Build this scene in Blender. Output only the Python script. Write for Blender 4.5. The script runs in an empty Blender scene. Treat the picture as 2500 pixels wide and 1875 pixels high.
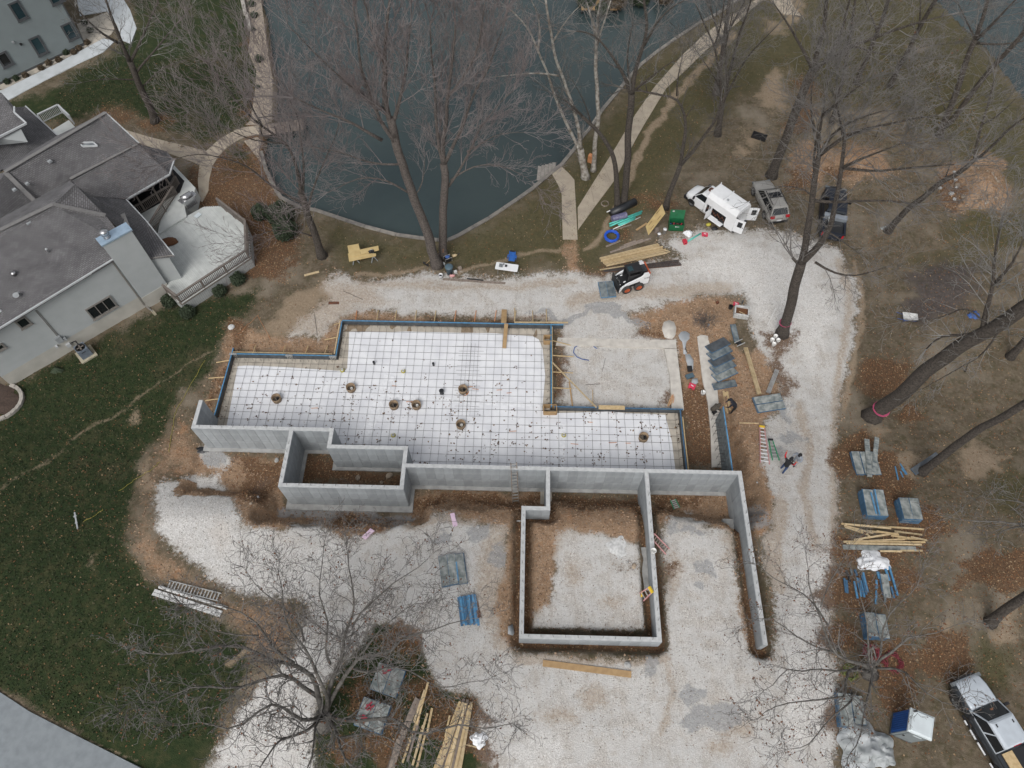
import bpy, math, random
import numpy as np
from mathutils import Vector, Matrix
C = bpy.context.scene
R = math.radians
# ------------------------------------------------------------------ camera, light, exposure
CAMH = 46.0; F = 1735.0; TH = R(59.5); PSI = R(1.39)
cam_d = bpy.data.cameras.new('camera'); cam = bpy.data.objects.new('camera', cam_d)
C.collection.objects.link(cam); C.camera = cam
cam.location = (0, 0, CAMH); cam.rotation_euler = (R(30.5), 0, 0)
cam_d.sensor_width = 36.0; cam_d.lens = 36.0*F/2500.0; cam_d.clip_start = 0.1; cam_d.clip_end = 2000
w = bpy.data.worlds.new("World"); C.world = w; w.use_nodes = True
nt = w.node_tree; bg = nt.nodes['Background']
sky = nt.nodes.new('ShaderNodeTexSky'); sky.sky_type = 'NISHITA'; sky.sun_disc = False
sky.sun_elevation = R(48); sky.sun_rotation = R(200); sky.air_density = 1.0; sky.dust_density = 4.0
hs = nt.nodes.new('ShaderNodeHueSaturation'); hs.inputs['Saturation'].default_value = 0.22
nt.links.new(sky.outputs[0], hs.inputs['Color']); nt.links.new(hs.outputs[0], bg.inputs[0])
bg.inputs[1].default_value = 0.11
sl = bpy.data.lights.new('sun', 'SUN'); sun = bpy.data.objects.new('sun', sl); C.collection.objects.link(sun)
sl.energy = 0.7; sl.angle = R(30); sl.color = (1.0, 0.975, 0.94)
_e, _a = R(48), R(200)
_d = Vector((math.sin(_a)*math.cos(_e), math.cos(_a)*math.cos(_e), math.sin(_e)))
sun.rotation_euler = _d.to_track_quat('Z', 'Y').to_euler()
C.view_settings.view_transform = 'Standard'; C.view_settings.look = 'None'
C.view_settings.gamma = 1.0; C.view_settings.use_curve_mapping = False
C.view_settings.exposure = 0.45
rng = random.Random(11); nr = np.random.default_rng(5)
col = C.collection
# ------------------------------------------------------------------ picture <-> place (survey of the photograph)
cT, sT = math.cos(TH), math.sin(TH); cP, sP = math.cos(PSI), math.sin(PSI)
def P(px, py, z=0.0):
    a = px-1250; b = 937.5-py
    t = (CAMH-z)/(F*sT-b*cT)
    return Vector((a*t, (F*cT+b*sT)*t, z))
def PX(x, y, z):
    dz = CAMH-z; fz = y*cT+dz*sT
    return 1250+F*x/fz, 937.5-F*(y*sT-dz*cT)/fz
def UV(u, v, z=0.0): return Vector((u*cP+v*sP, -u*sP+v*cP, z))
def toUV(x, y): return x*cP-y*sP, x*sP+y*cP
def sdf(poly, x, y):
    """signed distance, negative inside"""
    x = np.asarray(x, float); y = np.asarray(y, float)
    d = np.full(x.shape, 1e18); ins = np.zeros(x.shape, bool); n = len(poly)
    for i in range(n):
        ax, ay = poly[i]; bx, by = poly[(i+1) % n]
        ex, ey = bx-ax, by-ay; L = ex*ex+ey*ey+1e-12
        t = np.clip(((x-ax)*ex+(y-ay)*ey)/L, 0, 1)
        d = np.minimum(d, (x-ax-t*ex)**2+(y-ay-t*ey)**2)
        if ay != by:
            c = ((ay > y) != (by > y)) & (x < (bx-ax)*(y-ay)/(by-ay)+ax)
            ins ^= c
    d = np.sqrt(d); return np.where(ins, -d, d)
def ldist(line, x, y):
    x = np.asarray(x, float); d = np.full(x.shape, 1e18)
    for (ax, ay), (bx, by) in zip(line[:-1], line[1:]):
        ex, ey = bx-ax, by-ay; L = ex*ex+ey*ey+1e-12
        t = np.clip(((x-ax)*ex+(y-ay)*ey)/L, 0, 1)
        d = np.minimum(d, (x-ax-t*ex)**2+(y-ay-t*ey)**2)
    return np.sqrt(d)
def sst(a, b, x):
    t = np.clip((x-a)/(b-a), 0, 1); return t*t*(3-2*t)
_lat = nr.random((256, 256))
def vnoise(x, y, s):
    x = np.asarray(x)*s; y = np.asarray(y)*s
    xi = np.floor(x).astype(int); yi = np.floor(y).astype(int); fx = x-xi; fy = y-yi
    fx = fx*fx*(3-2*fx); fy = fy*fy*(3-2*fy)
    g = lambda i, j: _lat[(xi+i) % 256, (yi+j) % 256]
    return (g(0,0)*(1-fx)+g(1,0)*fx)*(1-fy)+(g(0,1)*(1-fx)+g(1,1)*fx)*fy
# shoreline (pixels)
SHORE = [(634,-40),(634,0),(646,38),(661,152),(669,190),(667,297),(646,322),(637,370),(649,415),(668,452),(685,482),(733,507),(771,513),(809,526),(891,553),(967,573),(1024,581),(1068,586),(1094,586),(1119,575),(1195,532),(1265,485),(1300,460),(1339,427),(1371,402),(1402,364),(1421,335),(1440,313),(1472,266),(1504,228),(1535,190),(1564,158),(1608,123),(1652,92),(1706,57),(1754,32),(1785,9),(1801,0),(1850,-40)]
SHORE_W = [tuple(P(*p, -0.3)[:2]) for p in SHORE]
LAKE = SHORE_W+[(45, 95), (-45, 95)]
SHORE2 = [(2270,-20),(2287,0),(2338,50),(2366,79),(2411,117),(2452,177),(2500,240),(2560,330)]
SHORE2_W = [tuple(P(*p, -0.3)[:2]) for p in SHORE2]
LAKE2 = SHORE2_W+[(85, 62), (95, 95), (44, 95)]
EXC = [(-22.9,31),(-23,20.4),(-22.3,18.2),(-16.6,17.9),(-16.3,16.3),(-6.7,16.3),(-6.4,17.5),(1.3,17.6),(2.4,17.8),(8.0,17.7),(8.9,17.6),(13.9,16.9),(15.0,17.2),(15.3,24.5),(14.6,27.5),(12,31)]
FROST = [[(2.0,18),(2.0,16.2),(.34,16.2),(.34,8.33),(8.35,8.33),(8.35,18)],[(14.43,18),(14.43,8.2)]]
MOUNDS = [(*P(2385,462)[:2], 3.6, 1.0), (*P(2085,400)[:2], 3.6, .5), (*P(1975,390)[:2], 2.4, .4), (*P(1725,780)[:2], 1.6, .35), (*P(2300,690)[:2], 3.2, .3)]
def zg(x, y, fine=True):
    x = np.asarray(x, float); y = np.asarray(y, float)
    u, v = toUV(x, y)
    zl = 2.2*(1-sst(9, 25, v))
    zr = 2.3*(1-sst(14, 29, v))
    zm = 2.25*(1-sst(15, 20, v))
    a = sst(-27, -21, u); b = sst(13.5, 16, u)
    z = zl*(1-a)+zm*a*(1-b)+zr*b
    ex = sdf(EXC, u, v)
    exr = ex+.35*(vnoise(x, y, .9)-.5)+.25*(vnoise(x+5, y, 2.3)-.5)
    z = np.minimum(z, -0.12+np.maximum(0, exr)*1.75)
    for l in FROST:
        d = ldist(l, u, v)
        z = z-0.62*(1-sst(0.42, 0.75, d+0.15*(vnoise(x, y, 1.3)-.5)))*sst(0.6, 1.3, z)
    for mx_, my_, mr_, mh_ in MOUNDS:
        q_ = np.hypot(x-mx_, y-my_)/mr_*(1+.5*(vnoise(x, y, .5)-.5)); z = z+mh_*(1-sst(.1, 1, q_))*(1+.6*(vnoise(x, y, 1.7)-.5))
    dl = np.minimum(sdf(LAKE, x, y), sdf(LAKE2, x, y))
    z = z-0.35*(1-sst(0, 7, dl))
    z = np.where(dl < -.15, -2.2, z)
    if fine:
        z = z+0.05*(vnoise(x, y, .6)-.5)+0.05*(vnoise(x+9, y, 2.1)-.5)
    return z
def G(px, py, off=0.0):
    z = 1.0
    for _ in range(12):
        p = P(px, py, z); z = .5*z+.5*float(zg(p.x, p.y))
    p = P(px, py, z); p.z = float(zg(p.x, p.y))+off
    return p
# ------------------------------------------------------------------ materials
def mat(name, c, rough=.8, var=.25, scale=3.0, bump=0.0, bscale=40.0, metal=0.0, c2=None, perobj=0.0, spec=0.5, det=4):
    m = bpy.data.materials.new(name); m.use_nodes = True; t = m.node_tree; b = t.nodes['Principled BSDF']
    b.inputs['Roughness'].default_value = rough; b.inputs['Metallic'].default_value = metal
    b.inputs['Specular IOR Level'].default_value = spec
    tc = t.nodes.new('ShaderNodeTexCoord'); n = t.nodes.new('ShaderNodeTexNoise')
    n.inputs['Scale'].default_value = scale; n.inputs['Detail'].default_value = det
    t.links.new(tc.outputs['Object'], n.inputs['Vector'])
    mx = t.nodes.new('ShaderNodeMix'); mx.data_type = 'RGBA'
    c2 = c2 or tuple(max(0, k*(1-2*var)) for k in c)
    c1 = tuple(k*(1+var*.6) for k in c) if var and c2 is None else c
    mx.inputs[6].default_value = (*c1, 1); mx.inputs[7].default_value = (*c2, 1)
    rp = t.nodes.new('ShaderNodeMapRange'); rp.inputs[1].default_value = .38; rp.inputs[2].default_value = .68
    t.links.new(n.outputs[0], rp.inputs[0]); t.links.new(rp.outputs[0], mx.inputs[0])
    out = mx.outputs[2]
    if perobj:
        oi = t.nodes.new('ShaderNodeObjectInfo'); mr = t.nodes.new('ShaderNodeMapRange')
        mr.inputs[3].default_value = 1-perobj; mr.inputs[4].default_value = 1+perobj*.6
        t.links.new(oi.outputs['Random'], mr.inputs[0])
        vm = t.nodes.new('ShaderNodeVectorMath'); vm.operation = 'SCALE'
        t.links.new(out, vm.inputs[0]); t.links.new(mr.outputs[0], vm.inputs['Scale']); out = vm.outputs[0]
    t.links.new(out, b.inputs['Base Color'])
    if bump:
        n2 = t.nodes.new('ShaderNodeTexNoise'); n2.inputs['Scale'].default_value = bscale; n2.inputs['Detail'].default_value = 3
        bp = t.nodes.new('ShaderNodeBump'); bp.inputs['Strength'].default_value = bump; bp.inputs['Distance'].default_value = .07 if name in ('water', 'bark', 'bark_pinkish', 'bark_oak') else .02
        t.links.new(tc.outputs['Object'], n2.inputs['Vector']); t.links.new(n2.outputs[0], bp.inputs['Height'])
        t.links.new(bp.outputs[0], b.inputs['Normal'])
    return m
ORD = 'first second third fourth fifth sixth seventh eighth ninth tenth eleventh twelfth thirteenth fourteenth fifteenth sixteenth seventeenth eighteenth nineteenth twentieth'.split()
MT = {}
def mm(k, *a, **kw):
    MT[k] = mat(k, *a, **kw); return MT[k]
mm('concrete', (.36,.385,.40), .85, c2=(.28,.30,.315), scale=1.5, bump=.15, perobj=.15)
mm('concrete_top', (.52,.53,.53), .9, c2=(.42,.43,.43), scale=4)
mm('footing', (.50,.45,.38), .9, c2=(.36,.33,.28), scale=1.5, bump=.3)
mm('footing_grey', (.40,.40,.39), .9, c2=(.28,.28,.27), scale=2, bump=.3)
mm('path', (.42,.36,.28), .9, c2=(.34,.29,.23), scale=1.2, bump=.1, perobj=.07)
mm('walk', (.55,.58,.60), .9, c2=(.46,.49,.50), scale=1)
mm('road', (.235,.26,.275), .9, c2=(.195,.215,.23), scale=2.5, bump=.2, bscale=60)
mm('seawall', (.25,.23,.20), .9, c2=(.16,.15,.14), scale=2, perobj=.12)
mm('block', (.42,.39,.35), .9, c2=(.3,.28,.25), scale=5, perobj=.15)
mm('water', (.046,.066,.066), .22, c2=(.032,.050,.053), scale=.11, bump=.6, bscale=1.8)  # second tone paints in ripple sheen that the bump hardly gives
mm('poly', (.80,.81,.83), .38, c2=(.70,.71,.74), scale=.8, bump=.5, bscale=1.3)
mm('rebar', (.075,.065,.06), .7, c2=(.04,.04,.044), scale=5)
mm('form_blue', (.06,.155,.27), .6, c2=(.04,.10,.18), scale=6, perobj=.2)
mm('form_bright', (.10,.29,.49), .55, c2=(.06,.18,.33), scale=4)
mm('form_face', (.20,.225,.23), .65, c2=(.085,.11,.125), scale=3.2, perobj=.22)
mm('form_dark', (.085,.095,.105), .6, c2=(.05,.058,.066), scale=3, perobj=.2)
mm('form_pale', (.33,.345,.33), .75, c2=(.14,.165,.165), scale=3.4, perobj=.15)
mm('wood_new', (.58,.44,.25), .75, c2=(.46,.33,.17), scale=5, perobj=.2)
mm('wood_pale', (.60,.47,.29), .8, c2=(.45,.34,.19), scale=5, perobj=.22)
mm('wood_tan', (.42,.28,.14), .8, c2=(.34,.22,.11), scale=3, perobj=.1)
mm('wood_old', (.28,.23,.19), .9, c2=(.17,.14,.12), scale=5, perobj=.2)
mm('ply', (.55,.42,.20), .75, c2=(.47,.34,.15), scale=2)
mm('ply_edge', (.30,.2,.1), .8)
mm('orange_wood', (.62,.28,.12), .8, c2=(.5,.2,.09), perobj=.15)
mm('white', (.72,.73,.74), .4, var=.04)
mm('white_paint', (.78,.79,.80), .3, var=.03)
mm('white_dirty', (.62,.62,.61), .6, c2=(.42,.42,.41), scale=6)
mm('black', (.02,.02,.022), .5, var=.1)
mm('blackpipe', (.022,.024,.028), .4, var=.1)
mm('tyre', (.03,.03,.03), .85, c2=(.05,.045,.04), scale=8)
mm('rim_grey', (.35,.36,.37), .35, metal=.6)
mm('rim_orange', (.50,.10,.03), .6, c2=(.3,.07,.03), scale=8)
mm('glass_dark', (.012,.015,.018), .08, var=0, spec=.8)
mm('glass_blue', (.03,.06,.07), .1, c2=(.02,.04,.05), scale=1)
mm('glass_sky', (.20,.22,.23), .15, c2=(.1,.11,.12), scale=1.5)
mm('paint_champ', (.34,.33,.31), .35, var=.05, metal=.12)
mm('paint_silver', (.56,.61,.66), .35, var=.05, metal=.15)
mm('paint_grey', (.055,.062,.07), .32, var=.05, metal=.4)
mm('paint_navy', (.02,.026,.04), .3, var=.05, metal=.3)
mm('toolbox_silver', (.55,.6,.65), .25, var=.05, metal=.7)
mm('chrome', (.7,.7,.7), .2, var=0, metal=.9)
mm('red_light', (.45,.01,.02), .25, var=.05)
mm('red', (.55,.03,.06), .5, var=.05)
mm('pinkred', (.62,.05,.10), .5, var=.05)
mm('pink', (.62,.33,.32), .6, c2=(.5,.24,.24), scale=4)
mm('foam_pink', (.72,.55,.66), .7, c2=(.62,.45,.58))
mm('green_ladder', (.03,.30,.14), .5, var=.1)
mm('green_box', (.01,.13,.05), .45, c2=(.008,.09,.035), scale=3)
mm('teal', (.10,.52,.44), .4, c2=(.08,.42,.36))
mm('hose_blue', (.02,.11,.62), .4, c2=(.015,.08,.45))
mm('chair_blue', (.03,.13,.42), .7, c2=(.02,.09,.3))
mm('tarp_blue', (.05,.12,.35), .6, c2=(.03,.07,.22))
mm('purple', (.10,.10,.19), .5, c2=(.2,.19,.27), scale=6)
mm('can_blue', (.085,.135,.17), .5, var=.08)
mm('alu', (.55,.55,.53), .4, var=.1, metal=.5)
mm('yellow', (.75,.50,.03), .5, var=.05)
mm('yellow_dull', (.45,.40,.06), .6, var=.1)
mm('cord_yellow', (.36,.32,.07), .6, var=.1)
mm('sleeve', (.30,.22,.14), .8, c2=(.2,.14,.09), scale=4)
mm('gravel_dark', (.05,.045,.04), .9, c2=(.28,.24,.19), scale=14)
mm('pvc', (.75,.75,.73), .4, var=.03)
mm('siding', (.37,.39,.39), .6, c2=(.335,.355,.355), scale=1)
mm('siding_far', (.215,.25,.255), .65, c2=(.20,.23,.235), scale=1)
mm('foundation', (.47,.455,.41), .9, c2=(.40,.385,.345), scale=1)
mm('trim', (.23,.215,.195), .7, var=.1)
mm('trim_white', (.50,.52,.53), .5, var=.05)
mm('frame_grey', (.085,.09,.095), .6, var=.1)
mm('deck', (.56,.58,.56), .8, c2=(.48,.50,.485), scale=1.5, perobj=.06)
mm('rail', (.185,.16,.14), .8, c2=(.14,.12,.105), scale=3)
mm('skirt', (.40,.41,.40), .8, c2=(.34,.35,.345), scale=3, perobj=.06)
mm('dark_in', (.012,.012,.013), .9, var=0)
mm('chim_cap', (.40,.52,.64), .3, c2=(.33,.44,.55), metal=.4)
mm('stainless', (.5,.5,.51), .25, var=.05, metal=.8)
mm('ac', (.16,.19,.23), .5, var=.1)
mm('box_grey', (.34,.36,.37), .6, var=.1)
mm('pad', (.42,.38,.28), .9, var=.1)
mm('rock', (.36,.29,.22), .9, c2=(.2,.165,.13), scale=3, perobj=.25, bump=.3, bscale=9)
mm('rock_pale', (.40,.40,.39), .9, c2=(.27,.27,.265), scale=2.4, bump=.4, bscale=8)
mm('mulch', (.05,.035,.028), .95, c2=(.09,.06,.045), scale=12, bump=.5)
mm('shrub', (.018,.032,.014), .8, c2=(.045,.06,.03), scale=9)
mm('shrub_brown', (.10,.07,.045), .9, c2=(.06,.05,.03), scale=9)
mm('tape', (.42,.07,.15), .5, var=.05)
mm('spill', (.40,.42,.44), .6, c2=(.33,.36,.38), scale=3)
mm('spill_pale', (.58,.55,.50), .85, c2=(.46,.43,.39), scale=2)
mm('leaf_pile', (.10,.042,.02), .9, c2=(.17,.075,.03), scale=14, bump=.8)
mm('skin', (.45,.27,.19), .6, var=.08)
mm('jean', (.035,.07,.17), .8, c2=(.025,.05,.12), scale=10)
mm('cloth_black', (.012,.012,.014), .8, var=.1)
mm('cloth_red', (.55,.02,.025), .8, var=.1)
mm('cloth_grey', (.30,.33,.37), .85, c2=(.24,.26,.30), scale=8)
mm('cloth_camo', (.10,.085,.065), .85, c2=(.035,.03,.028), scale=14)
mm('cloth_navy', (.014,.016,.026), .8, var=.1)
mm('shoe', (.03,.026,.022), .7, var=.1)
mm('potty_blue', (.015,.10,.36), .45, c2=(.012,.08,.28), scale=1)
mm('potty_white', (.62,.68,.70), .5, c2=(.55,.6,.62), scale=2)
mm('potty_door', (.22,.25,.26), .5, var=.08)
mm('hose_red', (.19,.028,.04), .6, c2=(.16,.02,.03), scale=8)
mm('hose_lime', (.17,.20,.055), .6, var=.1)
mm('plastic_white', (.82,.83,.85), .45, c2=(.70,.71,.73), scale=4, bump=.6, bscale=6)
mm('plastic_grey', (.40,.42,.43), .5, c2=(.26,.28,.28), scale=2.2, bump=.7, bscale=4)
mm('rust', (.16,.06,.03), .8, c2=(.08,.04,.03), scale=6)
mm('paint_mark', (.40,.04,.07), .7, var=.2)
mm('pebble', (.38,.32,.255), .95, c2=(.2,.165,.135), scale=7, bump=.5, bscale=30)
mm('dock_grey', (.36,.335,.30), .85, c2=(.27,.25,.225), scale=4, perobj=.12)
mm('bark', (.085,.072,.06), .95, c2=(.032,.026,.023), scale=9, bump=.9, bscale=14)
mm('bark_pinkish', (.135,.115,.102), .95, c2=(.055,.046,.041), scale=9, bump=.9, bscale=14)
mm('bark_sycamore', (.42,.40,.36), .9, c2=(.15,.12,.095), scale=3.2, bump=.3)
mm('bark_oak', (.16,.15,.135), .95, c2=(.07,.062,.055), scale=4, bump=.9, bscale=14)
mm('twig_grey', (.20,.19,.18), .95, c2=(.105,.097,.09), scale=1.1)
mm('twig_pale', (.24,.235,.225), .95, c2=(.13,.12,.11), scale=1.2)
mm('twig_red', (.235,.21,.205), .95, c2=(.15,.118,.115), scale=.5)
mm('twig_dark', (.075,.066,.058), .95, c2=(.12,.112,.10), scale=.8)
mm('dead_leaf', (.16,.07,.035), .9, c2=(.10,.045,.025), scale=4)
def stripes(name, c, c2, scale, rough=.7, axis='Z', bump=.6, brick=None):
    """siding or shingle courses, in object coordinates along the given axis"""
    m = mat(name, c, rough, c2=tuple(.85*k for k in c), scale=1.3); t = m.node_tree; b = t.nodes['Principled BSDF']
    return m
def shingle(name, ca, cb):
    m = bpy.data.materials.new(name); m.use_nodes = True; t = m.node_tree; b = t.nodes['Principled BSDF']
    b.inputs['Roughness'].default_value = .92
    uvn = t.nodes.new('ShaderNodeUVMap'); br = t.nodes.new('ShaderNodeTexBrick')
    br.offset = .5; br.squash = 1
    br.inputs['Color1'].default_value = (*ca, 1); br.inputs['Color2'].default_value = (*cb, 1)
    br.inputs['Mortar'].default_value = (.085,.08,.081, 1); br.inputs['Scale'].default_value = 1.0
    br.inputs['Mortar Size'].default_value = .022; br.inputs['Bias'].default_value = -.1
    br.inputs['Brick Width'].default_value = .25; br.inputs['Row Height'].default_value = .125
    n = t.nodes.new('ShaderNodeTexNoise'); n.inputs['Scale'].default_value = .9; n.inputs['Detail'].default_value = 5
    wn = t.nodes.new('ShaderNodeTexNoise'); wn.inputs['Scale'].default_value = 2.3
    t.links.new(uvn.outputs[0], n.inputs['Vector'])
    ad = t.nodes.new('ShaderNodeVectorMath'); ad.operation = 'MULTIPLY_ADD'; ad.inputs[1].default_value = (.06,.03,0)
    t.links.new(uvn.outputs[0], wn.inputs['Vector']); t.links.new(wn.outputs[1], ad.inputs[0]); t.links.new(uvn.outputs[0], ad.inputs[2])
    t.links.new(ad.outputs[0], br.inputs['Vector'])
    mr = t.nodes.new('ShaderNodeMapRange'); mr.inputs[1].default_value = .3; mr.inputs[2].default_value = .7
    mr.inputs[3].default_value = .78; mr.inputs[4].default_value = 1.15
    t.links.new(n.outputs[0], mr.inputs[0])
    vm = t.nodes.new('ShaderNodeVectorMath'); vm.operation = 'SCALE'
    t.links.new(br.outputs[0], vm.inputs[0]); t.links.new(mr.outputs[0], vm.inputs['Scale'])
    t.links.new(vm.outputs[0], b.inputs['Base Color'])
    bp = t.nodes.new('ShaderNodeBump'); bp.inputs['Strength'].default_value = .5; bp.inputs['Distance'].default_value = .02
    bp.invert = True; t.links.new(br.outputs[1], bp.inputs['Height']); t.links.new(bp.outputs[0], b.inputs['Normal'])
    MT[name] = m
shingle('shingle', (.175,.172,.177), (.115,.113,.118))
mm('ridge_cap', (.20,.195,.19), .9, c2=(.16,.155,.152), scale=5)
# ------------------------------------------------------------------ mesh building helpers
class M:
    def __init__(s): s.v = []; s.f = []
    def quad(s, a, b, c, d):
        n = len(s.v); s.v += [tuple(a), tuple(b), tuple(c), tuple(d)]; s.f.append((n, n+1, n+2, n+3)); return s
    def poly(s, pts):
        n = len(s.v); s.v += [tuple(p) for p in pts]; s.f.append(tuple(range(n, n+len(pts)))); return s
    def box(s, c, sz, rz=0.0, top=1.0, mtx=None):
        n = len(s.v); hx, hy, hz = sz[0]/2, sz[1]/2, sz[2]/2; cr, sr = math.cos(rz), math.sin(rz)
        for z, k in ((-hz, 1), (hz, top)):
            for x, y in ((-hx,-hy),(hx,-hy),(hx,hy),(-hx,hy)):
                x *= k; y *= k
                p = (c[0]+x*cr-y*sr, c[1]+x*sr+y*cr, c[2]+z)
                s.v.append(tuple(mtx @ Vector(p)) if mtx else p)
        for f in ((3,2,1,0),(4,5,6,7),(0,1,5,4),(1,2,6,5),(2,3,7,6),(3,0,4,7)): s.f.append(tuple(n+i for i in f))
        return s
    def beam(s, a, b, wd, th, up=(0,0,1)):
        """box from a to b (centres of its ends), width sideways, thickness along up"""
        a = Vector(a); b = Vector(b); d = (b-a).normalized(); up = Vector(up)
        if abs(d.dot(up)) > .98: up = Vector((0, 1, 0))
        sd = d.cross(up).normalized(); u2 = sd.cross(d); n = len(s.v)
        for p in (a, b):
            for i, j in ((-1,-1),(1,-1),(1,1),(-1,1)): s.v.append(tuple(p+sd*(i*wd/2)+u2*(j*th/2)))
        for f in ((3,2,1,0),(4,5,6,7),(0,1,5,4),(1,2,6,5),(2,3,7,6),(3,0,4,7)): s.f.append(tuple(n+i for i in f))
        return s
    def tube(s, pts, r, seg=6, cap=True):
        pts = [Vector(p) for p in pts]; k = len(pts); rs = r if isinstance(r, (list, tuple)) else [r]*k
        n = len(s.v); prev = None
        for i, p in enumerate(pts):
            d = (pts[min(i+1, k-1)]-pts[max(i-1, 0)]).normalized()
            if prev is None:
                a = d.orthogonal().normalized()
            else:
                a = (prev-d*prev.dot(d)); a = a.normalized() if a.length > 1e-6 else d.orthogonal().normalized()
            prev = a; b = d.cross(a)
            for j in range(seg):
                t = 2*math.pi*j/seg; s.v.append(tuple(p+(a*math.cos(t)+b*math.sin(t))*rs[i]))
        for i in range(k-1):
            for j in range(seg):
                j2 = (j+1) % seg
                s.f.append((n+i*seg+j, n+i*seg+j2, n+(i+1)*seg+j2, n+(i+1)*seg+j))
        if cap:
            s.f.append(tuple(n+j for j in range(seg))[::-1]); s.f.append(tuple(n+(k-1)*seg+j for j in range(seg)))
        return s
    def lathe(s, prof, c=(0,0,0), seg=16, mtx=None, cap=True):
        n = len(s.v); k = len(prof)
        for r, z in prof:
            for j in range(seg):
                t = 2*math.pi*j/seg; p = Vector((c[0]+r*math.cos(t), c[1]+r*math.sin(t), c[2]+z))
                s.v.append(tuple(mtx @ p if mtx else p))
        for i in range(k-1):
            for j in range(seg):
                j2 = (j+1) % seg; s.f.append((n+i*seg+j, n+i*seg+j2, n+(i+1)*seg+j2, n+(i+1)*seg+j))
        if cap and prof[0][0] > 1e-4: s.f.append(tuple(n+j for j in range(seg))[::-1])
        if cap and prof[-1][0] > 1e-4: s.f.append(tuple(n+(k-1)*seg+j for j in range(seg)))
        return s
    def prism(s, pts, z0, z1, mtx=None):
        n = len(s.v); k = len(pts)
        ar = sum(pts[i][0]*pts[(i+1) % k][1]-pts[(i+1) % k][0]*pts[i][1] for i in range(k))
        if ar < 0: pts = pts[::-1]
        for z in (z0, z1):
            for p in pts:
                q = Vector((p[0], p[1], z)); s.v.append(tuple(mtx @ q if mtx else q))
        s.f.append(tuple(n+i for i in range(k))[::-1]); s.f.append(tuple(n+k+i for i in range(k)))
        for i in range(k): s.f.append((n+i, n+(i+1) % k, n+k+(i+1) % k, n+k+i))
        return s
    def blob(s, c, r, seg=10, rings=6, jit=.15, rg=rng, flat=1.0):
        n = len(s.v); rx, ry, rz = r if isinstance(r, (tuple, list)) else (r, r, r)
        s.v.append((c[0], c[1], c[2]+rz))
        for i in range(1, rings):
            ph = math.pi*i/rings
            for j in range(seg):
                t = 2*math.pi*j/seg; k = 1+rg.uniform(-jit, jit)
                s.v.append((c[0]+rx*k*math.sin(ph)*math.cos(t), c[1]+ry*k*math.sin(ph)*math.sin(t), c[2]+rz*k*math.cos(ph)))
        s.v.append((c[0], c[1], c[2]-rz)); b = len(s.v)-1
        for j in range(seg):
            j2 = (j+1) % seg
            s.f.append((n, n+1+j, n+1+j2)); s.f.append((b, n+1+(rings-2)*seg+j2, n+1+(rings-2)*seg+j))
            for i in range(rings-2):
                s.f.append((n+1+i*seg+j, n+1+(i+1)*seg+j, n+1+(i+1)*seg+j2, n+1+i*seg+j2))
        return s
    def mesh(s, name, m, smooth=False):
        me = bpy.data.meshes.new(name); me.from_pydata(s.v, [], s.f); me.update()
        if m is not None: me.materials.append(MT[m] if isinstance(m, str) else m)
        if smooth: me.polygons.foreach_set('use_smooth', [True]*len(me.polygons))
        return me
def link(name, me, parent=None, loc=None, rz=None):
    o = bpy.data.objects.new(name, me); col.objects.link(o)
    if parent: o.parent = parent
    if loc is not None: o.location = loc
    if rz is not None: o.rotation_euler = (0, 0, rz)
    return o
def tag(o, label=None, cat=None, group=None, kind=None):
    if label: o['label'] = label
    if cat: o['category'] = cat
    if group: o['group'] = group
    if kind: o['kind'] = kind
    return o
def thing(name, label, cat, loc=(0,0,0), rz=0.0, group=None):
    o = bpy.data.objects.new(name, None); col.objects.link(o); o.empty_display_size = .2
    o.location = loc; o.rotation_euler = (0, 0, rz)
    return tag(o, label, cat, group)
def part(name, b, m, parent, smooth=False, loc=None, rz=None):
    return link(name, b.mesh(name, m, smooth) if isinstance(b, M) else b, parent, loc, rz)
def solo(name, b, m, label, cat, loc=(0,0,0), rz=0.0, group=None, smooth=False):
    o = link(name, b.mesh(name, m, smooth) if isinstance(b, M) else b, None, loc, rz)
    return tag(o, label, cat, group)
def hdg(a, b): return math.atan2(b[1]-a[1], b[0]-a[0])
def copy_tree(o, parent=None):
    c = o.copy(); col.objects.link(c); c.parent = parent
    for ch in o.children: copy_tree(ch, c)
    return c
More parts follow.
